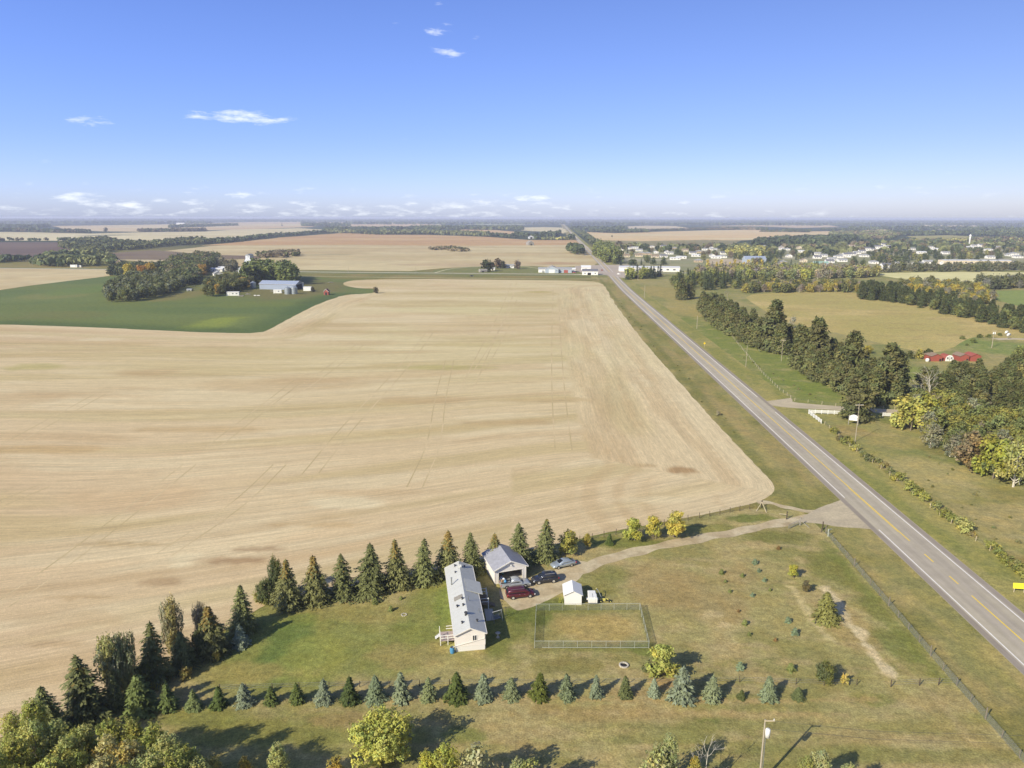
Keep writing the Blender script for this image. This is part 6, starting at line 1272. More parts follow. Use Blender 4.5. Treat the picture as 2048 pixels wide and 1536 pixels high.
MB().tube([(hw - .06, -hl2 - .08, 2.75), (hw - .1, -hl2 - .08, 1.95), (0, -hl2 - .08, 1.5), (-hw + .1, -hl2 - .08, 1.08), (-hw - .35, -hl2 - .15, 1.0), (-hw - .45, -hl2 - .2, .9)], .045, 6).build('downpipe', M_trim, mh)
d = MB().box(hw + .001, hw + .05, ym - .45, ym + .45, .9, 2.85).build('door', M_wpaint, mh); MB().box(hw + .05, hw + .09, ym - .38, ym - .32, 1.8, 1.9).build('handle', M_metal, d)
d = MB().box(-hw - .05, -hw - .001, -7.6, -6.7, .9, 2.85).build('door', M_wpaint, mh); MB().box(-hw - .09, -hw - .05, -6.85, -6.8, 1.8, 1.9).build('handle', M_metal, d)
def zroof(x): return MHh + MHr + .14 - abs(x) * MHr / hw
for (cx, cy, r_, h) in ((325, 350, .12, .3), (448, 350, .1, .25), (330, 428, .1, .25), (420, 780, .12, .3), (357, 850, .13, .3), (433, 862, .12, .3), (420, 1070, .12, .3), (612, 1035, .13, .3)):
    x, y = mloc(cx, cy, 3.6); z = zroof(x); MB().tube([(x, y, z - .05), (x, y, z + h)], r_, 10).tube([(x, y, z + h), (x, y, z + h + .06)], r_ * 1.6, 10).build('roof_vent', M_darkm, roof)
for (cx, cy, h, r_, m) in ((283, 562, 1.25, .11, M_metal), (500, 800, .7, .06, M_metal), (633, 905, .55, .05, M_metal), (468, 995, .45, .2, M_darkm)):
    x, y = mloc(cx, cy, 3.5); z = zroof(x); MB().tube([(x, y, z - .05), (x, y, z + h), (x, y, z + h + .02), (x, y, z + h + .12)], [r_, r_, r_ * 1.5, r_ * 1.3], 10).build('chimney_pipe', m, roof)
x, y = mloc(388, 350, 4); z = zroof(x)
mst = MB().tube([(x, y, z - .05), (x, y, z + 1.6)], .03, 6); 
for a in (0, 2.1, 4.2): mst.tube([(x + .7 * math.cos(a), y + .7 * math.sin(a), zroof(x + .7 * math.cos(a))), (x, y, z + 1.1)], .015, 4)
mst.build('antenna_mast', M_metal, roof); MB().box(x - .28, x + .28, y - .2, y + .2, z + .0, z + .42).build('vent_cap', M_wpaint, roof)
ysk = mloc(390, 748, 3.5)[1]; pa = [(-1.75, ysk - .55), (-.4, ysk - .55), (-.4, ysk + .55), (-1.75, ysk + .55)]
MB().add([(a, b, zroof(a) + .02) for a, b in pa] + [(a, b, zroof(a) + .09) for a, b in pa], [(0, 3, 2, 1), (4, 5, 6, 7), (0, 1, 5, 4), (1, 2, 6, 5), (2, 3, 7, 6), (3, 0, 4, 7)]).build('skylight', M_greywood, roof)
# west deck: boards each, rails, steps
y0, y1 = -8.7, -6.0
dk = empty('side_deck', *rot_xy(MC, MR, -hw - 1.05, (y0 + y1) / 2), MR, 'small raised deck with white rails and steps on the left side of the mobile home', 'deck')
for i in range(9): MB().box(-1.15, 1.15, -1.3 + i * .29, -1.3 + i * .29 + .27, .72, .77).build('board', M_deck, dk)
for (a, b) in ((-1.15, -1.3), (-1.15, 1.3), (0, -1.3), (1.1, -1.3), (1.1, 1.3), (-1.15, 0)): MB().box(a - .05, a + .05, b - .05, b + .05, 0, 1.75).build('post', M_wpaint, dk)
for (x0_, x1_, ya, yb) in ((-1.15, 1.1, -1.3, -1.3), (-1.15, -1.15, -1.3, .1), (-.1, 1.1, 1.3, 1.3)):
    for z in (1.7, 1.25): MB().box(x0_ - .03, x1_ + .03, ya - .03, yb + .03, z - .05, z + .04).build('rail', M_wpaint, dk)
for i in range(3): MB().box(-1.42 - i * .24, -1.18 - i * .24, .3, 1.1, .56 - i * .17, .61 - i * .17).build('step', M_wpaint, dk)
# east porch
px_, py_ = rot_xy(MC, MR, hw + 1.0, ym)
po = empty('entry_porch', px_, py_, MR, 'dark wooden entry porch with pale posts between mobile home and garage', 'porch')
for i in range(9): MB().box(-.98 + i * .22, -.79 + i * .22, -1.7, 1.7, .7, .75).build('board', M_wood, po)
for (a, b) in ((-.9, -1.7), (.95, -1.7), (-.9, 1.7), (.95, 1.7), (.95, 0)): MB().box(a - .06, a + .06, b - .06, b + .06, 0, 2.0).build('post', M_wpaint, po)
for (x0_, x1_, ya, yb) in ((-.9, .95, 1.7, 1.7), (.95, .95, -.2, 1.7), (-.9, .95, -1.7, -1.7)):
    for z in (1.9, 1.3): MB().box(x0_ - .03, x1_ + .03, ya - .03, yb + .03, z - .04, z + .04).build('rail', M_wpaint, po)
for i in range(4): MB().box(1.0 + i * .3, 1.28 + i * .3, -1.4, -.3, .52 - i * .15, .58 - i * .15).build('step', M_wood, po)
x, y = rot_xy(MC, MR, hw + 1.8, ym - 3.6)
sl_ = MB().prism([(-.7, -1.9), (.7, -1.9), (.8, 1.6), (-.6, 1.8)], 'z', 0.015, .07).build('patio_slab', M_conc); sl_.location = (x, y, 0); sl_.rotation_euler = (0, 0, MR); tag(sl_, 'concrete slab below the entry porch, in the shade of the mobile home', 'slab')
x, y = P(906, 1306)
b = empty('rain_barrel', x, y, 0, 'blue rain barrel at the front left corner of the mobile home', 'barrel')
MB().tube([(0, 0, 0), (0, 0, .15), (0, 0, .5), (0, 0, .85), (0, 0, 1.0)], [.3, .34, .37, .34, .3], 16, False).build('body', M_bluep, b, True); MB().tube([(0, 0, .93), (0, 0, .95)], .3, 16).build('lid', M_darkm, b)
for z in (.33, .67): MB().tube([(0, 0, z - .02), (0, 0, z + .02)], .385, 16).build('hoop', M_bluep, b)
# things standing in the shadow east of the home
x, y = P(995.5, 1241); sw = empty('garden_swing', x, y, .5, 'pale lawn swing standing in the shadow right of the mobile home', 'swing')
for s in (-1, 1):
    for t in (-1, 1): MB().tube([(s * .8, t * .55, 0), (s * .8, 0, 1.75)], .035, 6).build('leg', M_metal, sw)
MB().tube([(-.85, 0, 1.75), (.85, 0, 1.75)], .035, 6).build('crossbar', M_wpaint, sw)
MB().box(-.6, .6, -.25, .25, .42, .5).build('seat', M_metal, sw); MB().box(-.6, .6, .24, .3, .5, 1.0).build('backrest', M_metal, sw)
x, y = P(997, 1275); bb = empty('bird_bath', x, y, 0, 'small pale bird bath in the shadow near the front of the mobile home', 'bird bath'); MB().tube([(0, 0, 0), (0, 0, .08), (0, 0, .12), (0, 0, .7)], [.28, .28, .1, .09], 12).build('pedestal', M_conc, bb, True); MB().tube([(0, 0, .7), (0, 0, .78), (0, 0, .84)], [.12, .38, .42], 16).build('bowl', M_conc, bb, True)
x, y = P(1013, 1236); cl_ = empty('clothes_post', x, y, .3, 'thin clothes line post with bent arm standing at the edge of the shadow', 'post'); MB().tube([(0, 0, 0), (0, 0, 2.0)], .04, 6).build('post', M_darkm, cl_); MB().tube([(-.7, 0, 1.95), (.7, 0, 1.95)], .03, 6).build('arm', M_darkm, cl_)
x, y = P(832, 1210)
fpit = empty('flower_ring', x - 1.5, y - 3.2, 0, 'small pale stone ring on the lawn left of the mobile home', 'stone ring')
for i in range(10): a = i * .628; MB().box(-.09, .09, -.07, .07, 0, .12).build('stone', M_conc, fpit).location = (math.cos(a) * .42, math.sin(a) * .42, .0)
x, y = P(1249, 1331); fp = empty('fire_pit', x, y, 0, 'low round fire pit of pale stones right below the wire pen', 'fire pit')
for i in range(13):
    a = i * .483; s = MB().box(-.14, .14, -.1, .1, 0, .22).build('stone', M_conc, fp, bevel=.03); s.location = (math.cos(a) * .62, math.sin(a) * .62, 0); s.rotation_euler = (0, 0, a + 1.57)
MB().tube([(0, 0, .0), (0, 0, .05)], .5, 14).build('ash', M_dark, fp)

# ---------------------------------------------------------------- the garage
g0 = np.array(P(990.5, 1168.3)); g1 = np.array(P(1053, 1158.1)); GRt = math.radians(18.6); Gw, Gl, Gh, Gr = 6.05, 6.9, 2.8, 1.35
gm = (g0 + g1) / 2; GC = rot_xy(gm, GRt, 0, Gl / 2)
ga = empty('garage', GC[0], GC[1], GRt, 'white single garage with grey shingle roof and open door', 'garage')
a, b = Gw / 2, Gl / 2; t = .14; dl, dr_, dh = -2.25, 2.3, 2.15
M_shing = plain('mottled_shingles', L3(160, 160, 168), .9, 0, .2, 1.6, bump=.6)
wl = MB(); wl.box(-a, -a + t, -b + t, b - t, 0, Gh).box(a - t, a, -b + t, b - t, 0, Gh); wl.prism([(-a, 0), (a, 0), (a, Gh), (0, Gh + Gr), (-a, Gh)], 'y', b - t, b)
wl.box(-a, dl, -b, -b + t, 0, dh).box(dr_, a, -b, -b + t, 0, dh).prism([(-a, dh), (a, dh), (a, Gh), (0, Gh + Gr), (-a, Gh)], 'y', -b, -b + t)
wl.build('wall', M_mhwall, ga)
gt = MB().box(dl - .12, dl, -b - .03, -b - .001, 0, dh + .12).box(dr_, dr_ + .12, -b - .03, -b - .001, 0, dh + .12).box(dl, dr_, -b - .03, -b - .001, dh, dh + .12).box(-a - .03, -a + .08, -b - .035, -b - .002, 0, Gh).box(a - .08, a + .03, -b - .035, -b - .002, 0, Gh).build('door_trim', M_trim, ga)
MB().box(-a + t, a - t, -b - .15, b - t, 0.01, .06).build('floor', M_conc, ga)
gr = MB(); sl = Gr / a; ov = .32
for s in (-1, 1): gr.prism([(0, Gh + Gr + .02), (s * (a + ov), Gh - sl * ov + .02), (s * (a + ov), Gh - sl * ov + .15), (0, Gh + Gr + .17)], 'y', -b - .35, b + .3)
groof = gr.build('roof', M_shing, ga)
gt = MB()
for e in (-b - .35, b + .3):
    for s in (-1, 1): gt.prism([(0, Gh + Gr - .06), (s * (a + ov), Gh - sl * ov - .06), (s * (a + ov), Gh - sl * ov + .17), (0, Gh + Gr + .19)], 'y', e, e + (.06 if e > 0 else -.06))
for s in (-1, 1): gt.box(s * (a + ov), s * (a + ov + .08), -b - .35, b + .3, Gh - sl * ov - .02, Gh - sl * ov + .14)
gt.build('fascia', M_trim, ga)
MB().tube([(0, -b - .1, Gh + .55), (0, -b - .3, Gh + .6)], [.1, .16], 10).build('yard_light', M_wpaint, ga)
pz = dh - .06
for i in range(4): MB().box(dl + .05, dr_ - .05, -b + .5 + i * .52, -b + 1.0 + i * .52, pz, pz + .04).build('door_panel', M_wpaint, ga)
def gthing(name, lx, ly, lab, cat, rz=0): x, y = rot_xy(GC, GRt, lx, ly); return empty(name, x, y, GRt + rz, lab, cat, None, .06)
M_blue = plain('blue_cloth', L3(70, 96, 190), .7, 0, .2, 3); M_green = plain('green_plastic', L3(120, 170, 160), .5, 0, .1); M_bag = plain('white_bag', L3(220, 226, 236), .6, 0, .1, 4); M_card = plain('cardboard', L3(170, 136, 100), .9, 0, .15, 3)
sh_ = gthing('storage_shelf', 1.2, b - .6, 'metal shelf with boxes at the back of the garage', 'shelf')
for s in (-1, 1):
    for q in (-.2, .2): MB().box(s * 1.3 - .03, s * 1.3 + .03, q - .03, q + .03, 0, 2).build('leg', M_metal, sh_)
for z in (.3, 1.0, 1.7): MB().box(-1.3, 1.3, -.25, .25, z, z + .04).build('shelf_board', M_wood, sh_)
for i, (xx, zz, m) in enumerate(((-.9, .34, M_card), (-.2, .34, M_bluep), (.6, .34, M_green), (-.7, 1.04, M_blue), (.2, 1.04, M_card), (.9, 1.04, M_wpaint), (-.4, 1.74, M_green), (.6, 1.74, M_blue))):
    x, y = rot_xy(GC, GRt, 1.2 + xx, b - .6); o = MB().box(-.27, .27, -.2, .2, 0, .42).build('storage_box', m, bevel=.02); o.location = (x, y, .06 + zz); o.rotation_euler = (0, 0, GRt); tag(o, ['brown carton low at the left of the garage shelf', 'light blue tub low in the middle of the garage shelf', 'green tub low at the right of the garage shelf', 'dark blue box on the left of the middle garage shelf', 'brown carton on the centre of the middle garage shelf', 'white box on the right of the middle garage shelf', 'green tub on top of the garage shelf', 'dark blue box on top of the garage shelf'][i], 'box')
tp = gthing('blue_trailer_frame', .3, .8, 'blue tubular frame standing in the garage opening', 'frame')
for s in (-1, 1): MB().tube([(s * .8, -.5, 0), (s * .8, -.5, 1.0), (s * .6, .5, 1.1), (s * .6, .5, 0)], .06, 6).build('side_tube', M_blue, tp)
MB().box(-.75, .75, -.45, .45, .35, .6).build('body', M_blue, tp); MB().tube([(-.8, -.5, 1.0), (.8, -.5, 1.0)], .05, 6).build('crossbar', M_wpaint, tp)
bg_ = gthing('garbage_bag', -1.5, -b + .8, 'white and blue bag in the left of the garage opening', 'bag'); MB().tube([(0, 0, 0), (0, 0, .25), (0, 0, .6), (.05, 0, .85)], [.3, .45, .38, .08], 9).build('sack', M_bag, bg_, True); MB().tube([(.05, 0, .8), (.08, 0, .95)], [.08, .14], 7).build('tie', M_blue, bg_)
bk = gthing('bucket', -.6, -.6, 'pale green bucket on the garage floor', 'bucket'); MB().tube([(0, 0, 0), (0, 0, .45)], [.2, .26], 12).build('pail', M_green, bk, True); MB().tube([(0, 0, .44), (0, 0, .48)], .27, 12).build('rim', M_wpaint, bk)
lad = gthing('workbench', -2.2, 1.2, 'dark workbench along the left garage wall', 'bench'); MB().box(-.35, .35, -1.3, 1.3, .85, .92).build('top', M_wood, lad)
for s in (-1, 1):
    for q in (-1, 1): MB().box(s * .3 - .04, s * .3 + .04, q * 1.2 - .04, q * 1.2 + .04, 0, .85).build('leg', M_wood, lad)

# ---------------------------------------------------------------- vehicles
def carpaint(name, c, met=.4):
    m, nt, bb_ = newmat(name); f = noise_node(nt, N(nt, 'ShaderNodeTexCoord').outputs['Object'], 1.5, 3); rgb = N(nt, 'ShaderNodeRGB'); rgb.outputs[0].default_value = c
    nt.links.new(vmul(nt, rgb.outputs[0], rampf(nt, f, .3, .7, .93, 1.07)), bb_.inputs['Base Color']); bb_.inputs['Metallic'].default_value = met; bb_.inputs['Roughness'].default_value = .32; bb_.inputs['Coat Weight'].default_value = .6; bb_.inputs['Coat Roughness'].default_value = .08; return m
M_cglass = glassmat('car_glass', (.02, .025, .032, 1), .05); M_rim = plain('alloy', L3(214, 212, 210), .3, .5, .05); M_lampc = plain('clear_lamp', L3(226, 228, 232), .15, 0, .03); M_lampr = plain('red_lamp', L3(196, 40, 40), .2, 0, .05); M_plast = plain('black_plastic', L3(52, 52, 54), .7, 0, .08)
def loft(mb, secs, cap=True):
    n = len(secs[0]); V = [p for s in secs for p in s]; Q = []
    for i in range(len(secs) - 1):
        for j in range(n - 1): Q.append((i * n + j, i * n + j + 1, (i + 1) * n + j + 1, (i + 1) * n + j))
        Q.append((i * n + n - 1, i * n, (i + 1) * n, (i + 1) * n + n - 1))
    if cap: Q.append(tuple(range(n))); Q.append(tuple((len(secs) - 1) * n + i for i in range(n)))
    return mb.add(V, Q)
def car(kind, paint, label, cat, x, y, rz, L, W, H, wb, body, cab, wr=.34, bed=None, pillars=()):
    """x forward; body: (x, shoulder z, half width factor); cab: (x, z top, top half width factor) from rear to front"""
    e = empty(kind, x, y, rz, label, cat); hw_ = W / 2
    secs = []
    for (bx, zs, f) in body:
        h = hw_ * f; z0 = .3 if abs(bx) < L / 2 - .1 else .38
        half = [(h * .9, z0), (h, z0 + .14), (h * 1.0, zs - .22), (h * .965, zs - .06), (h * .86, zs)]
        secs.append([(bx, yy, zz) for yy, zz in half] + [(bx, 0, zs + .03)] + [(bx, -yy, zz) for yy, zz in reversed(half)])
    bd = loft(MB(), secs).build('body', paint, e, True)
    zc = lambda q: float(np.interp(q, [s[0] for s in body], [s[1] for s in body]))
    cs = []
    for (cx, zt, f) in cab:
        zb = zc(cx) - .01; ht = hw_ * f; hb = hw_ * .9 if zt > zb + .05 else hw_ * .86
        half = [(hb, zb), (hb * .5 + ht * .5 + .02, zb * .35 + zt * .65 if zt > zb + .05 else zb), (ht, zt - .05 if zt > zb + .1 else zb), (ht * .86, zt)]
        cs.append([(cx, yy, zz) for yy, zz in half] + [(cx, 0, zt + .025)] + [(cx, -yy, zz) for yy, zz in reversed(half)])
    cbn = loft(MB(), cs).build('cabin', paint, e, True)
    # panes, proud of the cabin
    def pane(q, off, nm='window'):
        c = sum((Vector(v) for v in q), Vector()) / 4; n = (Vector(q[1]) - Vector(q[0])).cross(Vector(q[2]) - Vector(q[0])).normalized()
        if n.dot(off) < 0: n = -n
        q2 = [c + (Vector(v) - c) * .93 for v in q]; m = MB().add([v + n * .004 for v in q2] + [v + n * .02 for v in q2], [(0, 1, 2, 3), (7, 6, 5, 4), (0, 4, 5, 1), (1, 5, 6, 2), (2, 6, 7, 3), (3, 7, 4, 0)]); return m.build(nm, M_cglass, e)
    for s in (0, 1):
        for i in range(len(cs) - 1):
            if i in pillars: continue
            A0, A1, B0, B1 = cs[i][0], cs[i + 1][0], cs[i][2], cs[i + 1][2]
            if max(B0[2] - A0[2], B1[2] - A1[2]) < .2: continue
            mm = lambda p: (p[0], -p[1] if s else p[1], p[2])
            lo = lambda p, q, f: tuple(p[k] + (q[k] - p[k]) * f for k in range(3))
            q = [mm(lo(A0, B0, .12)), mm(lo(A1, B1, .12)), mm(lo(A1, B1, .95)), mm(lo(A0, B0, .95))]
            if Vector(q[0]).to_tuple(2) == Vector(q[3]).to_tuple(2): q[3] = tuple(Vector(q[0]) + Vector((.02, 0, .01)))
            if Vector(q[1]).to_tuple(2) == Vector(q[2]).to_tuple(2): q[2] = tuple(Vector(q[1]) + Vector((-.02, 0, .01)))
            pane(q, Vector((0, -1 if s else 1, 0)))
    for (i0, i1, dx, nm) in ((0, 1, -1, 'rear_window'), (len(cs) - 1, len(cs) - 2, 1, 'windscreen')):
        a0, a1 = cs[i0], cs[i1]; top = 3
        q = [(a0[3][0], a0[3][1], a0[3][2] + .01), (a0[3][0], -a0[3][1], a0[3][2] + .01), (a1[3][0], -a1[3][1], a1[3][2] + .01), (a1[3][0], a1[3][1], a1[3][2] + .01)]
        pane(q, Vector((dx, 0, .6)), nm)
    if bed:
        b0, b1, zf = bed
        MB().box(b0, b1, -hw_ * .8, hw_ * .8, zc(b0) + .03, zc(b0) + .05).build('cargo_bed', M_plast, e)
        for s in (-1, 1): MB().box(b0, b1, s * hw_ * .8, s * hw_ * .97, zc(b0) - .1, zc(b0) + .14).build('bed_side', paint, e, bevel=.02)
        MB().box(b0 - .06, b0, -hw_ * .95, hw_ * .95, .55, zc(b0) + .13).build('tailgate', paint, e, bevel=.02)
    for sx in (-1, 1):
        for sy in (-1, 1):
            w = empty('wheel', 0, 0, 0, None, None); w.parent = e; w.location = (sx * wb / 2, sy * (hw_ - .1), wr)
            MB().tube([(0, -.11, 0), (0, -.1, 0), (0, .1, 0), (0, .11, 0)], [wr * .88, wr, wr, wr * .88], 20).build('tyre', M_rubber, w, False)
            MB().tube([(0, sy * .09, 0), (0, sy * .118, 0), (0, sy * .125, 0)], [wr * .66, wr * .62, wr * .2], 14).build('rim', M_rim, w)
            MB().tube([(0, sy * -.02, 0), (0, sy * .02, 0)], wr * 1.17, 20).build('wheel_arch', M_plast, w).location = (0, sy * .075, .03)
    xf, xr = body[-1][0], body[0][0]; zf, zr2 = body[-2][1], body[1][1]
    for s in (-1, 1):
        MB().box(xf - .22, xf - .0, s * hw_ * .6, s * hw_ * .92, zf - .26, zf - .1).build('headlight', M_lampc, e, bevel=.02)
        MB().box(xr - .01, xr + .14, s * hw_ * .7, s * hw_ * .96, zr2 - .38, zr2 - .08).build('taillight', M_lampr, e, bevel=.02)
        cx = cab[-1][0] - .35; MB().box(cx - .06, cx + .08, s * hw_ * .98, s * (hw_ + .16), zc(cx) + .02, zc(cx) + .17).build('mirror', paint, e, bevel=.03)
        for hx in (-.35, .55): MB().box(hx - .08, hx + .08, s * hw_ * .995, s * (hw_ * .995 + .025), zc(0) - .2, zc(0) - .17).build('door_handle', M_rim, e)
    MB().box(xf - .1, xf + .03, -hw_ * .55, hw_ * .55, zf - .3, zf - .14).build('grille', M_plast, e); MB().box(xf - .16, xf + .06, -hw_ * .86, hw_ * .86, .36, .56).build('bumper', paint if kind != 'pickup_truck' else M_rim, e, bevel=.04); MB().box(xr - .05, xr + .14, -hw_ * .86, hw_ * .86, .38, .6).build('bumper', paint, e, bevel=.04)
    MB().box(-wb / 2 + .3, wb / 2 - .3, -hw_ * .88, hw_ * .88, .2, .34).build('underbody', M_plast, e)
    return e
def place2(fw, rw, W, near=-1):
    """from the two near-side wheel contacts (front, rear): centre and heading; near=-1 if the seen side is the car's right (facing +x, camera south)"""
    f, r_ = np.array(fw), np.array(rw); d = (f - r_) / np.hypot(*(f - r_)); n = np.array([-d[1], d[0]]); n = n if n[1] > 0 else -n
    c = (f + r_) / 2 + n * (W / 2 - .1); return c[0], c[1], math.atan2(d[1], d[0])
def c2(x, y): return P(980 + x / 10.24, 1080 + y / 10.24)
W = 1.83; x, y, rz = place2(c2(1415, 598), c2(1680, 543), W)
car('sedan', carpaint('blue_grey_paint', L3(176, 186, 196)), 'light blue-grey sedan parked at the edge of the driveway, nearest the highway', 'car', x, y, rz, 4.8, W, 1.45, 2.75,
    [(-2.42, .82, .84), (-2.25, .98, .95), (-1.5, 1.02, 1), (0, .98, 1), (1.2, .93, 1), (1.95, .82, .97), (2.35, .66, .86), (2.42, .55, .8)], [(-1.95, 1.03, .8), (-1.15, 1.4, .68), (-.4, 1.46, .68), (.3, 1.44, .68), (1.15, .99, .8)], .33, pillars=())
W = 1.92; x, y, rz = place2(c2(1015, 912), c2(1315, 878), W)
car('suv', carpaint('black_paint', L3(52, 54, 62), .2), 'black suv parked in front of the garage, between the sedan and the pickup', 'suv', x, y, rz, 4.8, W, 1.75, 2.78,
    [(-2.4, 1.0, .9), (-2.3, 1.12, .97), (-1.5, 1.12, 1), (0, 1.08, 1), (1.2, 1.06, 1), (2.0, .98, .96), (2.35, .82, .88), (2.42, .65, .84)], [(-2.28, 1.14, .84), (-1.98, 1.66, .74), (-1.0, 1.75, .76), (0, 1.75, .76), (.45, 1.7, .74), (1.25, 1.1, .82)], .38)
sv = [o for o in bpy.data.objects if o.name == 'suv'][0]
for s in (-1, 1): MB().box(-1.6, .2, s * .62, s * .66, 1.78, 1.83).build('roof_rail', M_rim, sv)
W = 1.9; x, y, rz = place2(c2(745, 978), c2(350, 1018), W)
tk = car('pickup_truck', carpaint('silver_paint', L3(186, 190, 196)), 'silver pickup truck with a loaded bed parked right before the garage door', 'pickup', x, y, rz, 5.4, W, 1.75, 3.3,
    [(-2.75, 1.0, .95), (-2.6, 1.05, .98), (-.9, 1.05, 1), (-.6, 1.08, 1), (.8, 1.08, 1), (1.4, 1.05, 1), (2.2, 1.02, .97), (2.6, .9, .9), (2.68, .7, .86)], [(-.95, 1.07, .84), (-.78, 1.7, .76), (.0, 1.77, .77), (.55, 1.74, .76), (1.35, 1.09, .84)], .38, bed=(-2.68, -1.0, 0))
tx, ty, tz = tk.location.x, tk.location.y, tk.rotation_euler.z
for (dx, dy, m, s, lab, nm) in ((-2.3, .1, M_card, .42, 'brown carton at the back of the pickup bed', 'carton'), (-2.0, .5, M_bag, .4, 'white bag piled on the pickup bed', 'bag'), (-1.85, -.15, M_bluep, .35, 'blue bundle on the pickup bed', 'bundle')):
    xx, yy = rot_xy((tx, ty), tz, dx, dy); o = (MB().box(-s * .6, s * .6, -s * .5, s * .5, 0, s * .9) if nm == 'carton' else MB().tube([(0, 0, 0), (0, 0, s * .4), (0, .05, s), (0, .05, s * 1.3)], [s * .6, s * .8, s * .6, s * .15], 9)).build(nm, m, None, nm != 'carton', .02 if nm == 'carton' else 0); o.location = (xx, yy, 1.09); o.rotation_euler = (0, 0, tz + .3); tag(o, lab, nm)
W = 1.95; x, y, rz = place2(c2(830, 1183), c2(490, 1223), W)
vn = car('minivan', carpaint('dark_red_paint', L3(98, 36, 44), .3), 'dark red minivan parked nearest the camera beside the silver pickup', 'minivan', x, y, rz, 5.1, W, 1.75, 3.05,
    [(-2.52, 1.02, .92), (-2.45, 1.08, .97), (-1.5, 1.08, 1), (0, 1.05, 1), (1.2, 1.02, 1), (1.9, .98, .97), (2.4, .8, .88), (2.5, .62, .82)], [(-2.48, 1.1, .86), (-2.3, 1.66, .78), (-1.2, 1.76, .79), (0, 1.77, .79), (.6, 1.74, .78), (1.65, 1.02, .84)], .35)
for s in (-1, 1): MB().box(-1.9, .5, s * .64, s * .68, 1.79, 1.83).build('roof_rail', M_metal, vn)
for (u, v, m, rz, lab) in ((1238, 548.8, M_wpaint, -.3, 'white car turning at the junction'), (1204, 541, M_red, 1.5, 'red car parked beside the roadside shop'), (1149, 546, M_red, 0, 'small red car parked by the sheds west of the junction'), (944, 553, M_plast, 0, 'dark vehicle driving on the range road'), (2000, 530, M_wpaint, 0, 'white van parked at the right end of the long cream building'), (1216, 563, M_wpaint, 0, 'white sign board lying in the verge at the junction')):
    if 'sign' in lab: continue
    x, y = P(u, v); car('car', m, lab, 'car', x, y, rz, 4.8, 1.85, 1.6, 2.7, [(-2.4, .9, .9), (-1.5, 1.0, 1), (0, .98, 1), (1.2, .95, 1), (2.35, .7, .86)], [(-1.95, 1.03, .8), (-1.3, 1.5, .7), (.3, 1.5, .7), (1.1, .99, .8)])
# ---------------------------------------------------------------- white garden shed, trailer, implement
x0_, y0_ = c2(1537, 1325); x1_, y1_ = c2(1886, 1328); sw_ = x1_ - x0_; sr_ = math.atan2(y1_ - y0_, sw_)
sx, sy = rot_xy(((x0_ + x1_) / 2, (y0_ + y1_) / 2), sr_, 0, 1.75)
sd_ = empty('garden_shed', sx, sy, sr_, 'white garden shed with white gable roof behind the wire pen', 'shed')
gable(sd_, sw_, 3.5, 1.9, .72, M_skirt, M_wpaint, .22, .08, False); MB().box(-.5, .5, 1.75, 1.79, .05, 1.75).build('door', M_trim, sd_)
p3 = lambda x, y, z=0: P(1050 + x / 7.585, 1140 + y / 7.585, z)
ax, ay = p3(1040, 530); te = empty('cargo_trailer', ax, ay + 1.45, -.03, 'white box trailer standing right of the garden shed', 'trailer')
MB().prism([(-.78, .38), (.78, .38), (.78, 1.25), (.68, 1.38), (-.68, 1.38), (-.78, 1.25)], 'y', -1.4, 0).build('box', M_wpaint, te)
MB().prism([(-.72, .38), (.72, .38), (.72, 1.1), (.6, 1.2), (-.6, 1.2), (-.72, 1.1)], 'y', 0.003, 1.35).build('front_box', M_wpaint, te)
MB().box(-.03, .03, -1.3, -.02, 1.381, 1.41).build('roof_seam', M_metal, te); MB().box(-.7, .7, -1.47, 1.4, .26, .37).build('frame', M_darkm, te); MB().box(-.5, .5, -1.44, -1.402, .45, 1.2).build('door', M_trim, te)
MB().tube([(0, 1.35, .32), (0, 2.1, .32)], .05, 6).build('hitch', M_darkm, te)
for s in (-1, 1):
    MB().tube([(s * .8, -.4, .3), (s * .98, -.4, .3)], .3, 16).build('wheel', M_rubber, te); MB().box(s * .79, s * 1.02, -.8, 0, .62, .68).build('fender', M_wpaint, te)
ax, ay = p3(1215, 505); im = empty('farm_implement', ax, ay + .4, .1, 'yellow and white curved farm implement right of the box trailer', 'implement')
M_yp = plain('yellow_paint', L3(222, 210, 110), .6, 0, .1, 2); aa = [(math.cos(q) * .85, math.sin(q) * .6, .35) for q in np.linspace(-.3, 3.9, 12)]
MB().tube(aa, .07, 6).build('curved_frame', M_yp, im); MB().tube([(.85, .1, .35), (1.1, -.5, .2)], .05, 6).build('tail', M_yp, im); MB().tube([(-.3, .6, .4), (-.7, 1.6, 1.3), (-.95, 2.2, 1.5)], .06, 6).build('boom', M_metal, im); MB().tube([(-.95, 2.2, 1.5), (-.95, 2.4, 1.3)], .1, 6).build('hook', M_yp, im)
for s in (-1, 1): MB().tube([(s * .75, -.1, .3), (s * .87, -.1, .3)], .28, 14).build('wheel', M_rubber, im)
MB().box(-.2, .2, -.05, .3, .3, .6).build('gearbox', M_yp, im)
x, y = p3(560, 490); plant('bush', x, y, .9, 'small dark shrub with yellow flowers left of the garden shed', 'bush', None, A(160, 158, 70), .8)
x, y = p3(865, 290)

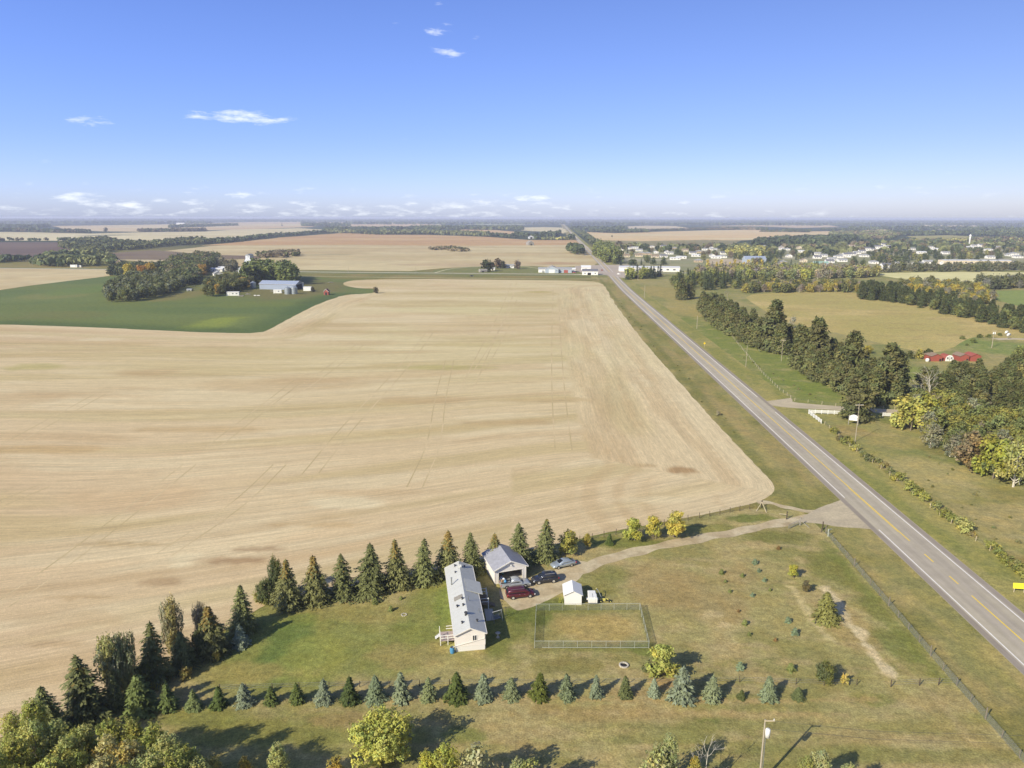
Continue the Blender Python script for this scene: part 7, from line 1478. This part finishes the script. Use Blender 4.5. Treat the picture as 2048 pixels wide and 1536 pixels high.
# ---------------------------------------------------------------- wire fences
def meshmat(name, col, a0, a1):
    m, nt, b_ = newmat(name); out = nt.nodes['Material Output']; pos = N(nt, 'ShaderNodeTexCoord').outputs['Object']
    rgb = N(nt, 'ShaderNodeRGB'); rgb.outputs[0].default_value = col; nt.links.new(vmul(nt, rgb.outputs[0], rampf(nt, noise_node(nt, pos, 2, 3), .3, .7, .9, 1.1)), b_.inputs['Base Color']); b_.inputs['Roughness'].default_value = .5; b_.inputs['Metallic'].default_value = .3
    tr_ = N(nt, 'ShaderNodeBsdfTransparent'); mx = N(nt, 'ShaderNodeMixShader'); nt.links.new(rampf(nt, noise_node(nt, pos, 5, 3), .3, .7, a0, a1), mx.inputs[0]); nt.links.new(tr_.outputs[0], mx.inputs[1]); nt.links.new(b_.outputs[0], mx.inputs[2]); nt.links.new(mx.outputs[0], out.inputs[0]); return m
M_chain = meshmat('chain_link_wire', L3(150, 160, 140), .2, .34); M_page = meshmat('woven_wire', L3(176, 178, 166), .26, .38); M_post = plain('galvanised_post', L3(186, 188, 176), .6, .3, .08); M_fpost = plain('fence_post_wood', L3(88, 76, 62), .9, 0, .25, 3); M_ppost = plain('pale_post_wood', L3(206, 190, 158), .85, 0, .15, 3)
pen = [np.array(p3(155, 1185)), np.array(p3(1888, 1185)), np.array(p3(1750, 603)), np.array(p3(180, 617))]
pe = empty('wire_pen', float(pen[0][0]), float(pen[0][1]), 0, 'rectangular chain link pen of galvanised pipe on the lawn', 'pen')
o0 = pen[0]; PH = 1.25
for i in range(4):
    a_, b_ = pen[i] - o0, pen[(i + 1) % 4] - o0; L = np.hypot(*(b_ - a_)); nb_ = {0: 8, 1: 5, 2: 8, 3: 5}[i]
    for j in range(nb_):
        q = a_ + (b_ - a_) * j / nb_; r_ = .03 if j else .045; MB().tube([(q[0], q[1], 0), (q[0], q[1], PH + .04)], r_, 6).build('post', M_post, pe)
    MB().tube([(a_[0], a_[1], PH), (b_[0], b_[1], PH)], .028, 6).build('top_rail', M_post, pe)
    if i == 0: MB().tube([(a_[0] + 1.2, a_[1], .12), (b_[0], b_[1], .12)], .03, 5).build('bottom_rail', M_post, pe)
    MB().add([(a_[0], a_[1], .03), (b_[0], b_[1], .03), (b_[0], b_[1], PH), (a_[0], a_[1], PH)], [(0, 1, 2, 3)]).build('wire_netting', M_chain, pe)
def fence(name, label, px, sp_, h, pm, r_=.06, wires=(.4, .75, 1.05), net=None, group=None, tall=None, hj=.06):
    w = pp(px); o = w[0]; e = empty(name, o[0], o[1], 0, label, 'fence', group); S = []; rr = random.Random(len(label))
    for i in range(len(w) - 1):
        a_, b_ = np.array(w[i]), np.array(w[i + 1]); L = np.hypot(*(b_ - a_)); k = max(1, round(L / sp_))
        for j in range(k): S.append(a_ + (b_ - a_) * j / k)
    S.append(np.array(w[-1]))
    pmesh = MB().tube([(0, 0, 0), (0, 0, h * .6), (0, 0, h)], [r_, r_ * .95, r_ * .9], 6).mesh('post', pm); tmesh = MB().tube([(0, 0, 0), (0, 0, h * 1.45)], r_ * 1.5, 7).mesh('post', pm)
    for i, q in enumerate(S[:290]):
        tl = tall and i % tall == 0
        p_ = bpy.data.objects.new('post', tmesh if tl else pmesh); COL.objects.link(p_); p_.parent = e; p_.location = (q[0] - o[0] + rr.uniform(-.05, .05), q[1] - o[1], 0); p_.rotation_euler = (rr.uniform(-hj, hj), rr.uniform(-hj, hj), 0)
    for z in wires: MB().tube([(q[0] - o[0], q[1] - o[1], z * h / 1.2) for q in S], .012, 3).build('wire', M_metal, e)
    if net:
        m = MB(); V = []; Q = []
        for i, q in enumerate(S): V += [(q[0] - o[0], q[1] - o[1], .02), (q[0] - o[0], q[1] - o[1], net)]
        Q = [(2 * i, 2 * i + 2, 2 * i + 3, 2 * i + 1) for i in range(len(S) - 1)]; m.add(V, Q).build('wire_netting', M_page, e)
    return e
M_hpost = plain('grey_post_wood', L3(128, 118, 104), .9, 0, .25, 3)
fence('highway_fence', 'grey woven wire fence with dark posts running beside the highway', [(1652, 1066), (1680, 1098), (1760, 1190), (1888, 1340), (2040, 1515), ('w', 62.5, 40)], 3.6, 1.25, M_hpost, .06, (1.15,), 1.15, tall=4)
fence('south_fence', 'low wire fence with dark posts behind the lower row of spruces', [(440, 1382), (600, 1377), (900, 1371), (1200, 1368), (1480, 1364), (1650, 1370), (1715, 1369)], 4.0, 1.0, M_fpost, .055)
fence('south_fence', 'short wire fence end between dirt track and highway fence', [(1784, 1373), (1840, 1370), (1915, 1368)], 3.3, 1.2, M_fpost, .07)
fence('field_fence', 'wire fence with dark wooden posts along the stubble edge', [(1160, 1083), (1280, 1060), (1400, 1036), (1500, 1018)], 3.0, 1.35, M_fpost, .07)
fence('pasture_fence', 'pale post fence beside the green verge above the side road', [(1440, 640), (1478, 690), (1524, 745), (1560, 780), (1590, 801), (1700, 815), (1790, 818)], 4.2, 1.2, M_ppost, .07)
fence('roadside_fence', 'wire fence with pale posts threading the shrubs east of the highway', [(1650, 848), (1700, 892), (1780, 950), (1880, 1030), (1980, 1100), (2070, 1165)], 4.5, 1.2, M_ppost, .06)
# braces and gate at the entrance
def brace(u, v, name, label, parts):
    x, y = P(u, v); e = empty(name, x, y, 0, label, 'post'); 
    for nm, pts, r_, m in parts: MB().tube(pts, r_, 7).build(nm, m, e)
    return e
def rel(u, v, u2, v2, z=0): a_ = P(u, v); b_ = P(u2, v2); return (b_[0] - a_[0], b_[1] - a_[1], z)
brace(1524, 1014, 'corner_post', 'fence end post with two long pale braces at the field entry', [('post', [(0, 0, 0), (0, 0, 1.7)], .12, M_fpost), ('brace', [(0, 0, 1.3), rel(1524, 1014, 1513, 1022)], .07, M_ppost), ('brace', [(0, 0, 1.3), rel(1524, 1014, 1534, 1025)], .07, M_ppost)])
brace(1574, 1038, 'corner_post', 'dark gate post with a brace left of the driveway', [('post', [(0, 0, 0), (0, 0, 1.9)], .13, M_fpost), ('brace', [(0, 0, 1.2), rel(1574, 1038, 1559, 1027)], .07, M_ppost)])
brace(1601, 1050, 'corner_post', 'gate post with a pale brace right of the driveway', [('post', [(0, 0, 0), (0, 0, 1.9)], .13, M_greywood), ('brace', [(0, 0, 1.3), rel(1601, 1050, 1620, 1055)], .07, M_greywood)])
brace(1646, 1058, 'corner_post', 'dark corner post at the start of the highway fence', [('post', [(0, 0, 0), (0, 0, 1.8)], .12, M_fpost), ('brace', [(0, 0, 1.3), rel(1646, 1058, 1643, 1064)], .06, M_fpost)])
brace(1657, 1072, 'corner_post', 'pale corner post with crosspiece beside the highway fence', [('post', [(0, 0, 0), (0, 0, 1.7)], .12, M_post), ('crosspiece', [(0, 0, 1.5), rel(1657, 1072, 1663, 1070, 1.5)], .08, M_post)])
gx, gy = P(1578, 1058); hx_, hy_ = P(1600, 1048); gl = math.hypot(hx_ - gx, hy_ - gy); ge = empty('farm_gate', gx, gy, math.atan2(hy_ - gy, hx_ - gx), 'open tubular metal gate standing beside the driveway entrance', 'gate')
for z in (.25, .45, .65, .88, 1.12): MB().tube([(0, 0, z), (gl, 0, z)], .03, 6).build('bar', M_metal, ge)
for q in (0, gl / 2, gl): MB().tube([(q, 0, .2), (q, 0, 1.15)], .03, 6).build('upright', M_metal, ge)
# white plank fence at the lane
def plank_fence(label, px):
    w = pp(px); o = w[0]; e = empty('plank_fence', o[0], o[1], 0, label, 'fence')
    for i in range(len(w) - 1):
        a_, b_ = np.array(w[i]) - o, np.array(w[i + 1]) - o; L = np.hypot(*(b_ - a_)); k = max(1, round(L / 2.2)); an = math.atan2(b_[1] - a_[1], b_[0] - a_[0])
        for j in range(k + 1):
            q = a_ + (b_ - a_) * j / k; MB().box(-.09, .09, -.09, .09, 0, 1.45).build('post', M_wpaint, e).location = (q[0], q[1], 0)
        for j in range(k):
            q = a_ + (b_ - a_) * j / k
            for z in (.35, .75, 1.12): p_ = MB().box(.02, L / k - .02, -.12, -.09, z, z + .24).build('plank', M_wpaint, e); p_.location = (q[0], q[1], 0); p_.rotation_euler = (0, 0, an)
    return e
plank_fence('long white plank fence beside the side road', [(1618, 826), (1682, 828.5)]); plank_fence('short white plank fence slanting down towards the highway ditch', [(1618, 827), (1643, 846)]); plank_fence('small end of white plank fence right of the big pine', [(1766, 832), (1782, 833)])
# ranch sign
sx, sy = P(1698, 848); s2 = P(1717, 850); sw_ = s2[0] - sx; rs = empty('ranch_sign', sx, sy, math.atan2(s2[1] - sy, sw_), 'white arched sign board on two grey posts below the big pine', 'sign')
for q in (-.1, sw_ + .1): MB().box(q - .1, q + .1, -.1, .1, 0, 3.3).build('post', M_greywood, rs)
arc = [(0, 1.5), (sw_, 1.5)] + [(sw_ * (1 - k / 8), 2.9 + .55 * math.sin(math.pi * k / 8)) for k in range(9)]
MB().prism(arc, 'y', -.06, .02).build('board', M_wpaint, rs)
M_let = plain('faded_green_lettering', L3(110, 130, 120), .8, 0, .1, 2); rt = random.Random(3); lt = MB(); q = .35
for k in range(9):
    if k == 5: q += .28
    hh = rt.uniform(.32, .42); lt.box(q, q + .05, -.075, -.061, 2.1, 2.1 + hh); lt.box(q, q + .2, -.075, -.061, 2.1 + hh * rt.choice([.4, .8]), 2.1 + hh * rt.choice([.5, .9]) + .06); q += .3
    if q > sw_ - .5: break
lt.build('lettering', M_let, rs)
car('suv', carpaint('dark_teal_paint', L3(70, 96, 100), .3), 'dark vehicle parked in the shade of the big pine by the sign', 'suv', *P(1728, 832), 0.1, 4.8, 1.9, 1.75, 2.8, [(-2.4, 1.0, .9), (-1.5, 1.12, 1), (0, 1.08, 1), (1.2, 1.06, 1), (2.35, .8, .88)], [(-2.28, 1.14, .84), (-1.98, 1.66, .74), (.45, 1.72, .74), (1.25, 1.1, .82)], .38)
# yellow roadside board
bx_, by_ = P(2028, 1183); e = empty('roadside_board', bx_, by_, -.12, 'bright yellow sign board on short posts beside the highway', 'sign')
for q in (0.1, 1.75): MB().box(q - .05, q + .05, .0, .1, 0, .95).build('post', M_ppost, e)
bo = MB().box(-.15, 2.35, -.05, 0, 0, 1.0).build('board', plain('bright_yellow_board', L3(246, 226, 60), .6, 0, .04), e); bo.location = (0, 0, .75); bo.rotation_euler = (-.25, 0, 0)
l_ = MB()
for z, x0q, x1q in ((.75, .15, .55), (.75, .7, 1.7), (.48, .1, .9), (.48, 1.0, 2.0), (.22, .05, .8), (.22, .95, 1.5)): l_.box(x0q, x1q, -.062, -.052, z, z + .05)
l_.build('lettering', plain('olive_lettering', L3(176, 160, 48), .8, 0, .1), bo)
x, y = P(1409, 694); e = empty('warning_sign', x, y, 0, 'small yellow diamond warning sign beside the highway', 'sign'); MB().box(-.05, .05, -.05, .05, 0, 2.0).build('post', M_ppost, e)
MB().prism([(0, 1.5), (.6, 2.1), (0, 2.7), (-.6, 2.1)], 'y', -.1, -.06).build('plate', plain('warning_yellow', L3(246, 210, 40), .5, 0, .04), e)
# red sheds and their white round door, dishes
def redshed(u0, u1, v, label, n=1):
    a_ = P(u0, v); b_ = P(u1, v); w = b_[0] - a_[0]; e = empty('red_shed', (a_[0] + b_[0]) / 2, a_[1] + 3, 0, label, 'shed')
    gable(e, w, 6, 2.5, 1.0, M_red, M_roofb if n else M_red, .3, .12, False); MB().box(w / 2 - 1.2, w / 2 - .3, -3.05, -3.0, .05, 1.2).build('door', M_dark, e); return e
redshed(1863, 1884, 721.5, 'red shed with pale roof, leftmost of the row by the pasture'); redshed(1920, 1938, 721.5, 'red shed in the middle of the row by the pasture'); redshed(1942, 1962, 721.5, 'red shed with reddish roof at the right end of the row', 0)
x, y = P(1899, 721); e = empty('round_barn', x, y + 2.5, 0, 'small round-roofed shed with white door between the red sheds', 'shed'); a_ = P(1891, 721); b_ = P(1908, 721); rw = (b_[0] - a_[0]) / 2
pr = [(rw, 0)] + [(rw * math.cos(t_), .8 + 2.1 * math.sin(t_)) for t_ in np.linspace(0, math.pi, 13)] + [(-rw, 0)]
MB().prism(pr, 'y', -2.5, 2.5).build('shell', M_red, e); MB().prism([(q[0] * .98, q[1] * .98) for q in pr], 'y', -2.56, -2.5).build('front_wall', M_wpaint, e)
for q in (-1, 1): MB().box(q * .9 - .35, q * .9 + .35, -2.6, -2.56, 1.2, 1.8).build('window', M_dark, e)
MB().box(-.06, .06, -2.6, -2.56, .1, 2.4).box(-1.2, 1.2, -2.6, -2.56, .95, 1.05).build('door_seam', M_dark, e)
x, y = P(1855, 722); e = empty('white_tank', x, y, 0, 'small white tank with dark post left of the first red shed', 'tank'); MB().tube([(0, 0, 0), (0, 0, 1.3), (0, 0, 1.6)], [.8, .8, .3], 12).build('tank', M_wpaint, e, True); MB().box(.9, 1.1, -.1, .1, 0, 2.2).build('post', M_dark, e)
for i, (u, v, lab) in enumerate(((2012, 671, 'upper left white dish near the farm lane'), (2016, 676, 'lower right white dish near the farm lane'))):
    x, y = P(u, v); e = empty('dish', x, y, 0, lab, 'dish'); MB().tube([(0, 0, 0), (0, 0, 1.8)], .08, 6).build('mast', M_metal, e); MB().tube([(0, .15, 2.3), (0, 0, 2.25), (0, -.35, 2.2)], [.25, .9, 1.15], 16).build('reflector', M_wpaint, e, True)
# utility poles
M_pole = plain('weathered_pole', L3(172, 160, 140), .9, 0, .15, 2)
def pole(x, y, h, label, arm=1, can=0, rz=0, r_=.15):
    e = empty('utility_pole', x, y, rz, label, 'pole', 'utility poles'); MB().tube([(0, 0, 0), (0, 0, h)], [r_, r_ * .62], 10).build('shaft', M_pole, e)
    if arm:
        for k in range(arm): MB().box(-1.2, 1.2, -.14, -.04, h - .55 - k * .8, h - .42 - k * .8).build('crossarm', M_ppost, e)
        for q in (-1.05, -.45, .45, 1.05): MB().tube([(q, -.09, h - .42), (q, -.09, h - .22)], [.05, .035], 6).build('insulator', M_wpaint, e)
    if can:
        for k in range(can): q = (k - (can - 1) / 2) * .9 + (.32 if can == 1 else 0); MB().tube([(q, -.28, h - 2.1), (q, -.28, h - 1.1), (q, -.28, h - 1.02)], [.28, .28, .2], 12).build('transformer', M_wpaint, e, True)
    return e
tip = P(1624, 1448); best = None
for h in np.arange(6, 15, .05):
    bx2, by2 = tip[0] - 1.645 * h * .712, tip[1] - 1.645 * h * .702; Z_ = h - CAM_H; dd_ = by2 * cp - Z_ * sp; uu = 1024 + F * bx2 / dd_; er = abs(Qv(bx2, by2, h) - 1437) + .3 * abs(uu - 1532)
    if best is None or er < best[0]: best = (er, h, bx2, by2, uu)
np_ = pole(best[2], best[3], best[1], 'near power pole with a white transformer at the bottom of the picture', 0, 1, r_=.13)
h = best[1]; MB().box(-.1, 1.1, -.1, -.02, h - .2, h - .08).build('crossarm', M_ppost, np_); MB().tube([(1.0, -.06, h - .08), (1.0, -.06, h + .12)], .05, 6).build('insulator', M_wpaint, np_)
MB().tube([(.26, .02, 0), (.22, .02, h * .8)], .05, 6).build('conduit', M_metal, np_)
MB().tube([(0, 0, h - .1), (12, -1.2, h - .55), (30, -1.8, h - .7), (60, -2, h - .2)], .016, 3).build('wire', M_darkm, np_); MB().tube([(0, 0, h - 1.2), (12, -1.2, h - 1.6), (30, -1.8, h - 1.75), (60, -2, h - 1.2)], .016, 3).build('wire', M_darkm, np_)
for (u, vb, vt, lab, arm, can) in ((1711, 882, 806, 'tall pole with crossarm standing beside the ranch sign', 1, 0), (1563, 722, 678, 'pole with crossarm before the gap in the shelterbelt', 1, 0), (1492, 733, 690, 'plain pole in the green verge left of the shelterbelt gap', 0, 0), (1394, 657, 631, 'plain pole in the verge near the top of the shelterbelt', 0, 0), (1984, 694, 659, 'pole with two white transformers above the red sheds', 1, 2),
                                   (1289, 600 - 4, 570, 'thin pole beside the highway before the long white building', 0, 0), (172, 534.5, 519, 'pole on the range road before the left trees', 0, 0), (66, 536, 521, 'pole on the range road at far left', 0, 0), (697, 545, 533, 'pole on the range road right of the old farm', 0, 0), (832, 545, 534, 'pole on the range road before the track', 0, 0), (1152, 540, 527, 'pole beside the sheds west of the junction', 1, 0), (2036, 530, 512, 'pole at the right edge of the town', 0, 0), (1276, 560, 532, 'tall pole between the spruces before the long white building', 0, 0), (1340, 540, 522, 'pole at the right end of the long white building', 0, 0)):
    x, y = P(u, vb); pole(x, y, hgt(u, vb, vt), lab, arm, can, r_=.11 if y < 350 else .18)

# ---------------------------------------------------------------- keep what the picture can show; small far trees of one kind join past 290
def img(o):
    x, y = o.location.x, o.location.y; Z_ = -CAM_H; d_ = y * cp - Z_ * sp; return 1024 + F * x / d_, Qv(x, y, 0)
def drop(o):
    for c in list(o.children): bpy.data.objects.remove(c)
    bpy.data.objects.remove(o)
keep = []
for o in TREES:
    u, v = img(o)
    if o.location.y < 20 or u < -90 or u > 2150: drop(o)
    else: keep.append(o)
kinds = {}
for o in keep: kinds.setdefault(o.name.split('.')[0], []).append(o)
final = []
for kname, lst in kinds.items():
    lst.sort(key=lambda o: -o.scale[2] / math.hypot(o.location.x, o.location.y))
    if len(lst) > 290:
        rest = lst[285:]; lst = lst[:285]; Vs, Qs, Cs, n0 = [], [], [], 0; cache = {}
        pk = {'leafy_tree': 'far_leafy', 'pine_tree': 'far_conifer', 'conifer_tree': 'far_conifer', 'poplar_tree': 'far_poplar'}.get(kname, 'far_leafy')
        for i, o in enumerate(rest):
            me, _, H_ = PROTO[pk][i % len(PROTO[pk])]
            if me.name not in cache:
                V = np.empty(len(me.vertices) * 3, np.float32); me.vertices.foreach_get('co', V); c = np.empty(len(me.vertices) * 4, np.float32); me.color_attributes['Col'].data.foreach_get('color', c); q = np.empty(len(me.loops), np.int32); me.loops.foreach_get('vertex_index', q)
                cache[me.name] = (V.reshape(-1, 3), c.reshape(-1, 4)[:, :3], q.reshape(-1, 4))
            V, c, q = cache[me.name]
            src = o if o.data else [k for k in o.children if k.name.startswith('crown')][0]
            Hs = max(v[2] for v in (src.bound_box)) * o.scale[2]; s = Hs / H_; a_ = o.rotation_euler.z; R_ = np.array([[math.cos(a_), math.sin(a_), 0], [-math.sin(a_), math.cos(a_), 0], [0, 0, 1]])
            Vs.append(V @ R_ * s + np.array(o.location)); Cs.append(c * np.array(src.color[:3]) * rng.uniform(.85, 1.15)); Qs.append(q + n0); n0 += len(V); drop(o)
        me = mesh_np('distant_' + kname + 's', np.concatenate(Vs), np.concatenate(Qs), np.concatenate(Cs)); o = link('distant_' + kname + 's', me, None, M_leaf); o.color = (1, 1, 1, 1); tag(o, kind='stuff')
    final += lst
lab = {}
for o in final: lab.setdefault(o['label'], []).append(o)
def nth(n): return '%d%s' % (n, 'th' if 10 <= n % 100 <= 20 else {1: 'st', 2: 'nd', 3: 'rd'}.get(n % 10, 'th'))
for l, os_ in lab.items():
    if 1 < len(os_) <= 170:
        os_.sort(key=lambda o: img(o)[0])
        for i, o in enumerate(os_): o['label'] = '%s, %s from left' % (l, nth(i + 1))
for kname, m_ in list(kinds.items()):
    pass
